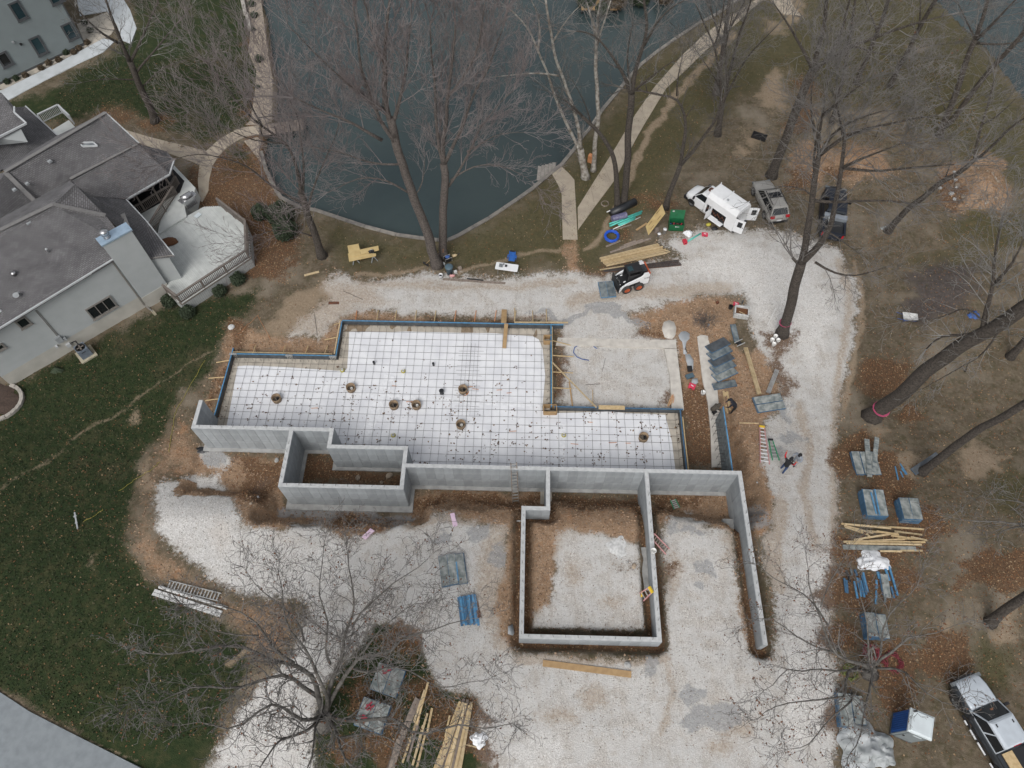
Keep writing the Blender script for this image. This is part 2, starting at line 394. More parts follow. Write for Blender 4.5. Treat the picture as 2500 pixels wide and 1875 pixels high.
# ------------------------------------------------------------------ ground: one sheet, its soils as masks
GRAVEL = [(790,700),(803,681),(840,671),(885,690),(957,675),(1068,671),(1138,678),(1200,681),(1258,675),(1377,668),(1453,665),(1520,660),(1600,640),(1665,634),(1643,615),(1621,596),(1659,580),(1706,561),(1738,557),(1789,570),(1841,561),(1889,567),(1952,583),(2015,600),(2050,625),(2060,670),(2094,690),(2096,719),(2089,766),(2085,798),(2081,845),(2072,893),(2060,945),(2044,995),(2034,1058),(2040,1121),(2044,1200),(2040,1311),(2040,1425),(2040,1508),(2034,1571),(2047,1635),(2040,1682),(2031,1761),(2040,1809),(2037,2500),(1230,2500),(1200,1875),(1170,1844),(1163,1809),(1173,1745),(1170,1704),(1125,1692),(1075,1666),(1049,1613),(1046,1590),(1005,1556),(954,1521),(920,1521),(904,1540),(863,1587),(821,1635),(790,1682),(765,1761),(752,2500),(100,2500),(465,1950),(503,1875),(544,1802),(585,1739),(649,1650),(680,1619),(700,1600),(739,1524),(758,1477),(679,1457),(600,1448),(557,1435),(494,1394),(434,1350),(427,1343),(408,1311),(383,1292),(392,1264),(377,1232),(377,1194),(424,1178),(475,1166),(538,1163),(547,1185),(576,1216),(582,1264),(592,1280),(627,1292),(695,1299),(727,1280),(784,1280),(837,1308),(916,1302),(980,1277),(1030,1264),(1094,1258),(1138,1277),(1230,1289),(1236,1311),(1228,1400),(1205,1480),(1222,1560),(1258,1598),(1400,1606),(1600,1612),(1632,1590),(1622,1400),(1612,1290),(1640,1262),(1690,1255),(1740,1290),(1790,1300),(1800,1400),(1815,1500),(1830,1600),(1878,1610),(1896,1560),(1882,1440),(1862,1330),(1879,1280),(1895,1216),(1863,1137),(1866,1026),(1904,1010),(1910,963),(1895,906),(1850,850),(1830,790),(1815,719),(1706,719),(1659,731),(1580,754),(1532,766),(1560,790),(1562,818),(1640,835),(1640,1000),(1370,1000),(1362,800),(1200,772),(1100,767),(1010,770),(913,754),(860,762),(830,770),(800,800),(773,822),(755,815),(704,817),(727,785),(764,753),(790,740),(815,728),(798,714)]
def gpoly(*a): return list(a)
GAR_IN = [(1350,1300),(1400,1290),(1480,1310),(1555,1330),(1575,1420),(1590,1545),(1300,1548),(1300,1500),(1345,1480),(1355,1380)]
APRON = [(490,1095),(575,1115),(570,1135),(545,1145),(510,1140),(490,1120)]
DIRT = [
 [(560,800),(600,801),(695,817),(777,820),(821,779),(869,754),(923,757),(1043,780),(1043,790),(837,790),(818,861),(600,865),(570,850),(540,960),(500,1050),(485,1040),(530,900),(545,830)],
 [(468,1100),(500,1115),(700,1115),(690,1180),(700,1260),(1000,1260),(1010,1200),(1340,1200),(1340,1250),(1270,1245),(1240,1300),(1138,1277),(1094,1258),(1030,1264),(980,1277),(916,1302),(837,1308),(784,1280),(727,1280),(695,1299),(627,1292),(592,1280),(576,1216),(547,1185),(520,1160),(470,1165),(430,1150),(460,1100)],
 [(445,1010),(485,1030),(490,1150),(377,1190),(370,1240),(400,1330),(470,1390),(560,1450),(700,1460),(740,1480),(740,1530),(690,1600),(600,1700),(540,1790),(495,1880),(488,1880),(540,1770),(630,1640),(600,1570),(500,1470),(380,1430),(340,1390),(310,1340),(320,1290),(345,1200),(370,1100),(400,1040)],
 [(1290,1250),(1350,1235),(1560,1240),(1570,1330),(1480,1310),(1400,1300),(1355,1380),(1345,1480),(1310,1500),(1285,1560)],
 [(1236,1300),(1262,1300),(1262,1590),(1222,1570),(1195,1480),(1228,1400)],
 [(1560,790),(1530,766),(1590,750),(1660,728),(1760,722),(1800,740),(1790,790),(1780,840),(1830,870),(1850,850),(1890,870),(1900,1000),(1866,1026),(1863,1137),(1895,1216),(1879,1280),(1845,1330),(1820,1250),(1780,1160),(1670,1010),(1650,830),(1560,830)],
 [(1590,1200),(1800,1200),(1815,1300),(1740,1290),(1690,1250),(1640,1262),(1610,1290)],
 [(1376,588),(1410,588),(1412,668),(1382,668)],
 [(1785,1420),(1800,1400),(1840,1560),(1830,1600),(1800,1560)],
]
def blob(cx, cy, rx, ry=None, n=14):
    ry = ry or rx*.8; return [(cx+rx*(1+.25*math.sin(3*i+cx))*math.cos(2*math.pi*i/n), cy+ry*(1+.25*math.cos(2*i+cy))*math.sin(2*math.pi*i/n)) for i in range(n)]
DIRT += [blob(1330,1485,26), blob(1445,1512,42,26), blob(1515,1525,26), blob(1205,1560,26,40), blob(2385,455,95,70), blob(1990,395,60,46), blob(2090,400,95,44), blob(1795,1640,20,12),blob(1560,722,60,10),blob(1420,727,50,7)]
LEAF = [
 [(1010,1205),(1330,1205),(1332,1238),(1250,1245),(1130,1240),(1015,1238)], [(1345,1205),(1560,1212),(1558,1243),(1345,1236)], [(1588,1205),(1720,1212),(1700,1235),(1600,1245)],
 [(740,1110),(985,1160),(980,1185),(740,1185)], [(590,1112),(700,1115),(690,1190),(640,1230),(600,1190)], [(820,1262),(960,1262),(955,1290),(830,1296)],
 [(535,900),(560,850),(550,805),(590,785),(612,800),(570,860),(545,930),(520,1025),(498,1010)], [(1640,935),(1740,930),(1752,1140),(1680,1140),(1660,1010)],
 [(1562,805),(1610,800),(1632,830),(1562,832)], [(1620,950),(1645,950),(1640,990),(1615,995)], [(1050,778),(1340,790),(1345,798),(1050,786)], [(1345,800),(1360,805),(1370,985),(1347,990)],
 [(1860,820),(1870,812),(1930,815),(1925,840),(1925,870),(1940,930),(1915,970),(1900,960),(1890,870)],
 [(470,440),(540,360),(600,400),(640,360),(690,490),(720,600),(690,690),(620,660),(560,560),(500,500)], [(600,330),(650,330),(660,420),(620,470)],
 blob(2090,1115,62,55), blob(2170,1170,55,70), blob(2130,1345,125,40), blob(2080,1440,70,60), blob(2190,1430,60,40), blob(2060,1560,50), blob(2190,1650,60,90),
 blob(2440,1395,110,60), blob(2310,1590,70), blob(2180,1600,70,45), blob(2040,1760,50,40), blob(2260,1280,70), blob(2160,930,60), blob(2240,1030,30), blob(1525,572,22,16), blob(1600,490,60,14), blob(1500,650,80,10),
 blob(2320,470,50,40), blob(1950,430,30,40), blob(1965,215,26,30), blob(1955,290,36,26), blob(2040,420,40,20), blob(1180,1830,26,40), blob(1215,1860,14,30), blob(1620,1402,14,20), blob(1520,1380,16,10),
 blob(385,300,40,16), blob(290,290,50,14), blob(620,260,16,40), blob(620,105,20,24), blob(940,1790,70,90), blob(1120,1760,70,70), blob(990,1570,60,40), blob(870,1700,40,60), blob(1040,1680,60,40), blob(830,1840,40,40)]
ISLAND = [(752,2500),(765,1761),(790,1682),(821,1635),(863,1587),(904,1540),(920,1521),(954,1521),(1005,1556),(1046,1590),(1049,1613),(1075,1666),(1125,1692),(1170,1704),(1173,1745),(1163,1809),(1170,1844),(1200,2500)]
LAWN = [
 [(-700,1400),(-90,990),(200,860),(360,770),(440,745),(560,725),(630,705),(610,760),(560,790),(530,850),(495,930),(440,960),(400,1060),(345,1100),(325,1220),(300,1300),(350,1400),(400,1450),(520,1500),(600,1560),(610,1640),(540,1750),(480,1950),(100,2500),(0,2500),(370,1950),(200,1790),(0,1680),(-90,1630),(-700,1400)],
 [(-500,420),(-90,260),(100,230),(290,120),(330,60),(320,-40),(600,-40),(620,150),(640,290),(560,315),(500,345),(400,310),(345,280),(280,262),(200,285),(100,300),(0,262)],
 [(540,385),(600,360),(625,420),(560,430)], ISLAND, blob(1570,1295,12,40), blob(1640,1240,60,8), blob(470,1140,22,9)]
OLIVE = [
 [(800,560),(1080,600),(1280,490),(1400,400),(1560,180),(1780,20),(2000,-40),(1950,150),(1750,280),(1600,500),(1460,650),(1380,655),(1100,655),(840,650)],
 [(1900,-40),(2300,-40),(2450,200),(2580,330),(2580,480),(2350,420),(2200,250),(2050,250),(1900,200)], blob(2420,560,110,60), blob(2330,650,80,40), blob(2480,1200,60,60), blob(2420,1620,60,60)]
PALE_L = [([(1535,452),(1573,348),(1621,285),(1656,228),(1706,174),(1754,120),(1790,85)], 11), ([(1500,500),(1460,590),(1430,605)], 8), ([(1120,665),(1210,640),(1270,622),(1370,612)], 6), ([(-20,1200),(60,1160),(120,1130),(230,1040),(330,980),(430,910),(520,850)], 3),
 ([(2085,640),(2105,720),(2098,800),(2085,900),(2060,1000)], 9), ([(1030,655),(950,665),(870,670)], 7), ([(0,1690),(60,1725),(180,1790),(330,1862)], 5), ([(640,1560),(560,1620)],10)]
PALE = [[(600,815),(690,745),(790,685),(860,668),(860,690),(800,735),(700,815)], blob(1890,220,34,60), blob(1855,330,40,20), blob(1810,370,30), blob(1990,400,60,50), blob(2000,470,30), blob(1930,20,30,40), blob(1890,60,40,16), blob(2150,1060,40,20), blob(2230,1130,40,30), blob(2400,1130,60,40), blob(2460,1530,30,50), blob(2310,1530,30), blob(1870,980,30,40), blob(1905,830,30), blob(1930,800,26,30), blob(1500,1270,60,30), blob(1385,1270,40,30), blob(240,1370,14,30), blob(330,1010,26,16), blob(480,1160,40,20),blob(360,1170,24,60),blob(375,290,20,12),blob(2230,120,30,14)]
GREY_L = [([(1380,770),(1440,757),(1500,758),(1560,780),(1580,795)], 8)]
GREY = [blob(1330,772,40,9), blob(1080,1330,34,14), blob(1160,1310,26,16), blob(1215,1360,14,34), blob(1650,1290,26,14), blob(1700,1300,40,10), blob(1720,1385,40,22), blob(1590,1620,20,18), blob(1930,1000,12,26), blob(1925,1060,30,18), blob(1890,1110,22,12), blob(1845,1265,30,24), blob(1740,1755,70,40), blob(1690,1690,40,24), blob(1700,1440,16,12), [(690,1240),(1010,1252),(1005,1276),(690,1268)], APRON, blob(745,1125,22,10), blob(865,1176,22,6),
 blob(640,1180,20,26)]
BURN = [blob(2290,720,80,70), blob(2345,680,60,40), blob(1718,785,16,14)]
TAN = [[(690,745),(800,680),(900,690),(960,740),(860,760),(780,820),(700,815)],[(1285,1245),(1575,1245),(1580,1330),(1480,1310),(1390,1300),(1340,1400),(1330,1500),(1285,1555)],[(1180,1290),(1265,1290),(1265,1600),(1200,1590),(1150,1480)],blob(1395,1395,26,40),blob(1490,1470,34,20),blob(1450,1700,44),blob(1800,1780,50,30),blob(1760,1830,36,24),blob(1640,1400,22,60),blob(1360,1750,60,24),blob(700,1320,50,14),blob(540,1300,30,50),blob(1790,1310,30,60)]
TAN_L = [([(880,690),(1100,700),(1250,700),(1400,690)],10),([(1390,735),(1560,715),(1700,705),(1780,700)],18),([(1950,985),(1975,1100),(1958,1200),(1990,1330)],13),([(1905,1230),(1885,1330),(1900,1430)],24),([(1260,1612),(1450,1606),(1625,1612)],16),([(1632,1620),(1645,1700),(1610,1790)],9),([(1000,1285),(1100,1270),(1230,1300)],14),([(2040,640),(2075,720),(2050,900),(2030,1050),(2035,1300),(2035,1600)],12),([(830,770),(1000,775),(1350,785)],10)]
CLEAN = [blob(1325,1842,66,58),[(377,1200),(424,1178),(475,1166),(538,1163),(547,1185),(582,1264),(627,1292),(740,1310),(850,1330),(860,1450),(760,1470),(679,1457),(557,1435),(434,1350),(383,1292)],[(503,1875),(649,1650),(730,1560),(800,1560),(770,1700),(752,2000),(465,2000)],[(1640,650),(1800,590),(1980,640),(2040,760),(1990,900),(1880,800),(1800,700)],[(1960,1350),(2035,1350),(2035,1800),(1900,1850),(1920,1500)]]
FORMED = [(-22.0,29),(-14.1,29),(-14.1,32.2),(2.2,32.2),(2.2,24.9),(11.6,24.9),(11.6,19),(-7.5,19),(-7.5,20.2),(-12.5,20.2),(-12.5,21.4),(-22,21.4)]
def _near(pts, px, py, r):
    xs_, ys_ = [p[0] for p in pts], [p[1] for p in pts]
    return np.nonzero((px > min(xs_)-r) & (px < max(xs_)+r) & (py > min(ys_)-r) & (py < max(ys_)+r))[0]
def mpoly(polys, px, py, wd):
    out = np.zeros(px.shape)
    for p in polys:
        k = _near(p, px, py, wd)
        if len(k): out[k] = np.maximum(out[k], np.clip(.5-sdf(p, px[k], py[k])/(2*wd), 0, 1))
    return out
def mline(lines, px, py, wd):
    out = np.zeros(px.shape)
    for l, hw in lines:
        k = _near(l, px, py, wd+hw)
        if len(k): out[k] = np.maximum(out[k], np.clip(.5-(ldist(l, px[k], py[k])-hw)/(2*wd), 0, 1))
    return out
def masks(x, y, z):
    px, py = PX(x, y, z); u, v = toUV(x, y)
    q = vnoise(x, y, .45)-.5; q2 = vnoise(x+31, y+7, .45)-.5; r = vnoise(x+3, y, 1.6)-.5; r2 = vnoise(x, y+13, 1.6)-.5
    gx, gy_ = px+14*q+12*r, py+12*q2+10*r2; px, py = px+44*q+22*r, py+36*q2+18*r2
    g = np.maximum(mpoly([GRAVEL], gx, gy_, 30), mpoly([GAR_IN, APRON], gx, gy_, 26))
    d = np.maximum(mpoly(DIRT[:2]+DIRT[3:], gx, gy_, 24), .62*mpoly(DIRT[2:3], gx, gy_, 40))
    ex = sdf(EXC, u, v)+.5*r; bank = np.clip(1.25-np.abs(ex-.45)/.8, 0, 1)*(v < 18.6)*(u < 15.6); d = np.maximum(d, bank); g = np.minimum(g, 1-bank)
    bed = (sdf(FORMED, u, v) < 0)*1.0; d = d*(1-bed)
    lf = mpoly(LEAF, px, py, 24)
    for l in FROST:
        dd = ldist(l, u, v); lf = np.maximum(lf, np.clip(1.3-dd/.62, 0, 1)*(z > .6)); g = np.minimum(g, np.clip((dd-.45)/.5, 0, 1))
    lf = lf*(1-bed)
    lw = mpoly(LAWN, gx, gy_, 34)
    pl = np.maximum(bed*.95, np.maximum(mpoly(PALE, px, py, 22), mline(PALE_L, gx, gy_, 8)))
    tn = np.maximum(mpoly(TAN, gx, gy_, 30), mline(TAN_L, gx, gy_, 14))
    gy = np.maximum(mpoly(GREY, px, py, 20), mline(GREY_L, px, py, 9))
    ol = mpoly(OLIVE, px, py, 60); bn = mpoly(BURN, px, py, 36)
    cn = mpoly(CLEAN, gx, gy_, 40)
    return g, d, lf, lw, pl, gy, ol, bn, tn, cn
xs = np.concatenate([np.arange(-160,-60,10.), np.arange(-60,-33,.3), np.arange(-33,33,.18), np.arange(33,60,.3), np.arange(60,161,10.)])
ys = np.concatenate([np.arange(-60,0,6.), np.arange(0,46,.18), np.arange(46,78,.36), np.arange(78,200,8.)])
XX, YY = np.meshgrid(xs, ys); ZZ = zg(XX, YY)
mk = masks(XX.ravel(), YY.ravel(), ZZ.ravel())
ny, nx = XX.shape
me = bpy.data.meshes.new('ground'); nv = nx*ny; nf = (nx-1)*(ny-1)
me.vertices.add(nv); me.vertices.foreach_set('co', np.stack([XX.ravel(), YY.ravel(), ZZ.ravel()], 1).ravel())
ii, jj = np.meshgrid(np.arange(nx-1), np.arange(ny-1)); b0 = (jj*nx+ii).ravel()
idx = np.stack([b0, b0+1, b0+nx+1, b0+nx], 1).ravel().astype(np.int32)
me.loops.add(nf*4); me.loops.foreach_set('vertex_index', idx)
me.polygons.add(nf); me.polygons.foreach_set('loop_start', np.arange(0, nf*4, 4, dtype=np.int32))
me.polygons.foreach_set('use_smooth', np.ones(nf, bool)); me.update(); me.validate()
for nm, ch in (('soil_a', mk[:4]), ('soil_b', mk[4:8]), ('soil_c', (mk[8], mk[9], mk[8], mk[8]))):
    a = me.attributes.new(nm, 'FLOAT_COLOR', 'POINT'); a.data.foreach_set('color', np.stack(ch, 1).astype(np.float32).ravel())
def ground_material():
    m = bpy.data.materials.new('ground'); m.use_nodes = True; t = m.node_tree; b = t.nodes['Principled BSDF']
    b.inputs['Roughness'].default_value = .95; b.inputs['Specular IOR Level'].default_value = .2
    N = t.nodes.new; L = t.links.new
    geo = N('ShaderNodeNewGeometry')
    def noise(s, det=4, rough=.55):
        n = N('ShaderNodeTexNoise'); n.inputs['Scale'].default_value = s; n.inputs['Detail'].default_value = det; n.inputs['Roughness'].default_value = rough
        L(geo.outputs['Position'], n.inputs['Vector']); return n.outputs[0]
    def vor(s):
        n = N('ShaderNodeTexVoronoi'); n.inputs['Scale'].default_value = s; L(geo.outputs['Position'], n.inputs['Vector']); return n
    def rng_(v, a, b_, c=0., d=1.):
        r = N('ShaderNodeMapRange'); r.inputs[1].default_value = a; r.inputs[2].default_value = b_; r.inputs[3].default_value = c; r.inputs[4].default_value = d
        L(v, r.inputs[0]); return r.outputs[0]
    def mth(op, a, c):
        r = N('ShaderNodeMath'); r.operation = op
        for i, k in enumerate((a, c)):
            if isinstance(k, (int, float)): r.inputs[i].default_value = k
            else: L(k, r.inputs[i])
        return r.outputs[0]
    def mix(f, a, c):
        r = N('ShaderNodeMix'); r.data_type = 'RGBA'
        if isinstance(f, (int, float)): r.inputs[0].default_value = f
        else: L(f, r.inputs[0])
        for i, k in ((6, a), (7, c)):
            if isinstance(k, tuple): r.inputs[i].default_value = (*k, 1)
            else: L(k, r.inputs[i])
        return r.outputs[2]
    A = N('ShaderNodeAttribute'); A.attribute_name = 'soil_a'; B_ = N('ShaderNodeAttribute'); B_.attribute_name = 'soil_b'
    sa = N('ShaderNodeSeparateColor'); L(A.outputs['Color'], sa.inputs[0]); sb = N('ShaderNodeSeparateColor'); L(B_.outputs['Color'], sb.inputs[0])
    g, d, lf, lw = sa.outputs[0], sa.outputs[1], sa.outputs[2], A.outputs['Alpha']
    pl, gy, ol, bn = sb.outputs[0], sb.outputs[1], sb.outputs[2], B_.outputs['Alpha']
    C_ = N('ShaderNodeAttribute'); C_.attribute_name = 'soil_c'; sc_ = N('ShaderNodeSeparateColor'); L(C_.outputs['Color'], sc_.inputs[0]); tn, cn = sc_.outputs[0], sc_.outputs[1]
    nL, nM, nF, nX = noise(.22, 3), noise(.9, 4, .6), noise(4.5, 4, .65), noise(22, 2, .6)
    nM2, nF2 = noise(1.7, 5, .65), noise(9, 3, .7)
    anis = []
    for sv in ((2.6,.22,1), (.22,2.6,1)):
        mp = N('ShaderNodeVectorMath'); mp.operation = 'MULTIPLY'; mp.inputs[1].default_value = sv; L(geo.outputs['Position'], mp.inputs[0])
        nn = N('ShaderNodeTexNoise'); nn.inputs['Scale'].default_value = 1.0; nn.inputs['Detail'].default_value = 4; nn.inputs['Roughness'].default_value = .6; nn.inputs['Distortion'].default_value = 2.2; L(mp.outputs[0], nn.inputs['Vector']); anis.append(nn.outputs[0])
    rag = mth('ADD', mth('MULTIPLY', nM, .3), mth('ADD', mth('MULTIPLY', nF, .4), mth('MULTIPLY', nX, .3)))
    comb = mth('ADD', mth('MULTIPLY', nM, .5), mth('MULTIPLY', nF, .5))
    def edge(mask, amp=1.0, lo=.42, hi=.58, n=None):
        return rng_(mth('ADD', mask, mth('MULTIPLY', mth('SUBTRACT', n or comb, .5), amp)), lo, hi)
    v1 = vor(19.); v2 = vor(45.)
    # dry turf and bare soil under the trees
    turf = mix(rng_(nM, .35, .65), (.165,.132,.092), (.105,.084,.057))
    turf = mix(mth('MULTIPLY', rng_(nM2, .48, .66), .7), turf, (.062,.057,.027))
    turf = mix(mth('MULTIPLY', rng_(nF2, .5, .68), .5), turf, (.075,.058,.04))
    turf = mix(mth('MULTIPLY', rng_(nF, .5, .75), .6), turf, (.25,.21,.16))
    turf = mix(mth('MULTIPLY', rng_(nL, .52, .68), .55), turf, (.28,.24,.19))
    oliv = mix(rng_(nF, .35, .65), (.098,.086,.042), (.058,.057,.026))
    oliv = mix(mth('MULTIPLY', rng_(nM2, .5, .7), .6), oliv, (.15,.115,.06))
    turf = mix(mth('MULTIPLY', edge(ol, .9, .3, .7), .85), turf, oliv)
    lawn = mix(rng_(nF, .3, .7), (.020,.034,.013), (.036,.049,.019))
    lawn = mix(mth('MULTIPLY', rng_(nM2, .48, .68), .65), lawn, (.075,.070,.033))
    lawn = mix(mth('MULTIPLY', rng_(nL, .56, .72), .5), lawn, (.12,.095,.058))
    lawn = mix(mth('MULTIPLY', rng_(nX, .55, .8), .5), lawn, (.010,.020,.006))
    cl = mix(edge(lw, 2.0, .38, .62, rag), turf, lawn)
    pale = mix(rng_(nF, .35, .65), (.36,.28,.20), (.25,.19,.13))
    cl = mix(mth('MULTIPLY', edge(pl, 2.4, .45, .8, rag), .8), cl, pale)
    dirt = mix(rng_(nM2, .35, .65), (.37,.25,.16), (.265,.17,.105))
    dirt = mix(mth('MULTIPLY', rng_(nF, .5, .7), .65), dirt, (.115,.082,.058))
    dirt = mix(mth('MULTIPLY', rng_(nM, .55, .72), .55), dirt, (.40,.20,.095))
    dirt = mix(mth('MULTIPLY', rng_(nF2, .55, .7), .55), dirt, (.42,.36,.29))
    dirt = mix(mth('MULTIPLY', rng_(nX, .52, .72), .65), dirt, (.08,.052,.035))
    dirt = mix(mth('MULTIPLY', rng_(v1.outputs['Color'], .75, .95), .6), dirt, (.46,.37,.28))
    cl = mix(edge(d, 1.9, .38, .62, rag), cl, dirt)
    # crushed limestone
    stone = mix(rng_(v1.outputs['Color'], .1, .95), (.67,.645,.61), (.34,.315,.285))
    stone = mix(mth('MULTIPLY', rng_(v2.outputs['Color'], .2, .9), .5), stone, (.72,.705,.68))
    stone = mix(mth('MULTIPLY', rng_(v1.outputs['Distance'], .35, .62), .35), stone, (.27,.24,.21))
    stone = mix(mth('MULTIPLY', rng_(nM2, .5, .72), .38), stone, (.42,.355,.29))
    stone = mix(mth('MULTIPLY', rng_(nF2, .6, .74), .55), stone, (.25,.195,.15))
    stone = mix(mth('MULTIPLY', rng_(nX, .62, .74), .5), stone, (.17,.135,.105))
    stone = mix(mth('MULTIPLY', rng_(nL, .45, .65), .35), stone, (.45,.45,.44))
    stone = mix(mth('MULTIPLY', rng_(nM, .56, .7), .35), stone, (.33,.275,.22))
    stone = mix(mth('MULTIPLY', rng_(anis[0], .48, .66), .22), stone, (.36,.315,.27))
    stone = mix(mth('MULTIPLY', rng_(anis[1], .54, .70), .11), stone, (.37,.345,.315))
    stone = mix(mth('MULTIPLY', rng_(nM, .42, .56), .3), stone, (.60,.60,.59))
    tang = mix(rng_(nF, .35, .65), (.43,.35,.265), (.25,.185,.135))
    stone = mix(mth('MULTIPLY', rng_(anis[0], .48, .66), .22), stone, (.36,.315,.27))
    stone = mix(mth('MULTIPLY', rng_(anis[1], .54, .70), .11), stone, (.37,.345,.315))
    stone = mix(mth('MULTIPLY', rng_(nM, .42, .56), .3), stone, (.60,.60,.59))
    tang = mix(mth('MULTIPLY', rng_(v1.outputs['Color'], .3, .9), .4), tang, (.62,.57,.50))
    stone = mix(mth('MULTIPLY', edge(tn, 2.3, .42, .78, rag), .72), stone, tang)
    white = mix(rng_(v1.outputs['Color'], .1, .9), (.80,.785,.76), (.50,.48,.455))
    white = mix(mth('MULTIPLY', rng_(nF2, .58, .72), .5), white, (.36,.32,.28))
    stone = mix(mth('MULTIPLY', edge(cn, 1.6, .4, .7), .62), stone, white)
    cl = mix(edge(g, 2.1, .38, .62, rag), cl, stone)
    fines = mix(rng_(nF, .3, .7), (.36,.36,.36), (.24,.245,.25))
    cl = mix(mth('MULTIPLY', edge(gy, 1.3), .75), cl, fines)
    cl = mix(mth('MULTIPLY', edge(bn, 1.6, .3, .7, rag), .92), cl, mix(rng_(nF, .4, .7), (.06,.052,.05), (.12,.10,.092)))
    leaf = mix(rng_(v1.outputs['Color'], .2, .8), (.125,.070,.040), (.18,.108,.06))
    leaf = mix(mth('MULTIPLY', rng_(nF2, .45, .65), .8), leaf, (.06,.034,.022))
    cl = mix(mth('MULTIPLY', edge(lf, 2.0, .4, .7), .88), cl, leaf)
    L(cl, b.inputs['Base Color'])
    h = mth('ADD', mth('MULTIPLY', v1.outputs['Distance'], .6), mth('ADD', mth('MULTIPLY', nF2, .8), mth('MULTIPLY', nX, .4)))
    bp = N('ShaderNodeBump'); bp.inputs['Strength'].default_value = .6; bp.inputs['Distance'].default_value = .05
    L(h, bp.inputs['Height']); L(bp.outputs[0], b.inputs['Normal'])
    return m
me.materials.append(ground_material())
tag(link('ground', me), 'uneven building plot of white gravel, orange dirt, dry turf and dark lawn', kind='structure')
# water
for pl_, nm in ((LAKE, 'main'), (LAKE2, 'far')):
    b = M(); zw = -1.0
    if nm == 'main':
        c = [(x, y) for x, y in pl_]
    b.poly([(x, y, zw) for x, y in pl_]); o = link('lake_water', b.mesh('lake_water', 'water'))
    tag(o, 'dark teal lake water along the seawall' if nm == 'main' else 'sliver of second lake at the right edge', kind='structure')
# scatter: leaves, grass blades, loose stones (nobody could count them)
def scatter(n, x0, x1, y0, y1): return nr.uniform(x0, x1, n), nr.uniform(y0, y1, n)
def tris_obj(name, pts, nper, colors, m, label, faces_per=1):
    k = len(pts)//nper
    me = bpy.data.meshes.new(name); me.vertices.add(len(pts)); me.vertices.foreach_set('co', pts.astype(np.float32).ravel())
    me.loops.add(len(pts)); me.loops.foreach_set('vertex_index', np.arange(len(pts), dtype=np.int32))
    me.polygons.add(k); me.polygons.foreach_set('loop_start', np.arange(0, len(pts), nper, dtype=np.int32)); me.update()
    a = me.attributes.new('tint', 'FLOAT_COLOR', 'POINT'); c = np.repeat(colors, nper, 0); c = np.concatenate([c, np.ones((len(c), 1))], 1)
    a.data.foreach_set('color', c.astype(np.float32).ravel()); me.materials.append(m)
    o = link(name, me); return tag(o, label, kind='stuff')
def tint_mat(name, rough=.9):
    m = bpy.data.materials.new(name); m.use_nodes = True; t = m.node_tree
    a = t.nodes.new('ShaderNodeAttribute'); a.attribute_name = 'tint'
    t.links.new(a.outputs['Color'], t.nodes['Principled BSDF'].inputs['Base Color']); t.nodes['Principled BSDF'].inputs['Roughness'].default_value = rough
    return m
tint = tint_mat('tint')
LAKE_D = lambda x, y: np.minimum(sdf(LAKE, x, y), sdf(LAKE2, x, y))
SHEETP = [(-22,29),(-14.1,29),(-14.1,32.2),(2.2,32.2),(2.2,24.9),(11.6,24.9),(11.6,19),(-7.5,19),(-7.5,20.2),(-12.5,20.2),(-12.5,21.4),(-22,21.4)]
x, y = scatter(420000, -45, 45, 2, 66)
z = zg(x, y); mk = masks(x, y, z)
px, py = PX(x, y, z); u, v = toUV(x, y)
g, d, lf, lw, plm, gy, ol, bn = mk[:8]
wood = np.clip((px-2020)/60, 0, 1)*(1-g)
dens = .055*g+.055*lw+.12*wood+(.06-.03*lw)*(1-g)*(1-lw)+.95*np.clip(lf*1.5-.25, 0, 1)+.06*d
dens = dens*(.4+1.2*vnoise(x, y, .5))
south = (px > 1850)*(py > 1250)*g; dens += .10*south
keep = (nr.random(len(x)) < dens)*(LAKE_D(x, y) > .3)*(sdf(SHEETP, u, v) > 0)*(px > -40)*(px < 2540)*(py < 1920)
x, y, z, lfk, gk = x[keep], y[keep], z[keep], lf[keep], g[keep]
n = len(x); print('leaves', n)
def rquads(x, y, z, s0, s1, tilt=.5, asp=.65, lift=.01):
    n = len(x); a = nr.uniform(0, 6.283, n); s = nr.uniform(s0, s1, n)
    ax = np.stack([np.cos(a), np.sin(a), nr.uniform(-tilt, tilt, n)], 1)*s[:, None]
    bx = np.stack([-np.sin(a), np.cos(a), nr.uniform(-tilt, tilt, n)], 1)*(s*asp)[:, None]
    c = np.stack([x, y, z+lift+s*.25], 1)
    return np.stack([c-ax-bx*.3, c+bx, c+ax-bx*.2, c-bx], 1).reshape(-1, 3)
pal = np.array([(.22,.11,.05),(.17,.08,.036),(.27,.16,.08),(.33,.23,.135),(.11,.058,.032),(.19,.085,.038)])
tints = pal[nr.integers(0, len(pal), n)]*nr.uniform(.7, 1.2, (n, 1))
tints = np.where((gk > .6)[:, None], tints*.8+.02, tints)
lp = rquads(x, y, z, .03, .07); lp = lp.reshape(-1, 4, 3); ctr = lp.mean(1, keepdims=True); lp = (ctr+(lp-ctr)*np.where(gk > .5, .62, 1.)[:, None, None]).reshape(-1, 3)
tris_obj('fallen_leaves', lp, 4, tints, tint, 'brown fallen leaves strewn over soil, gravel and lawn')
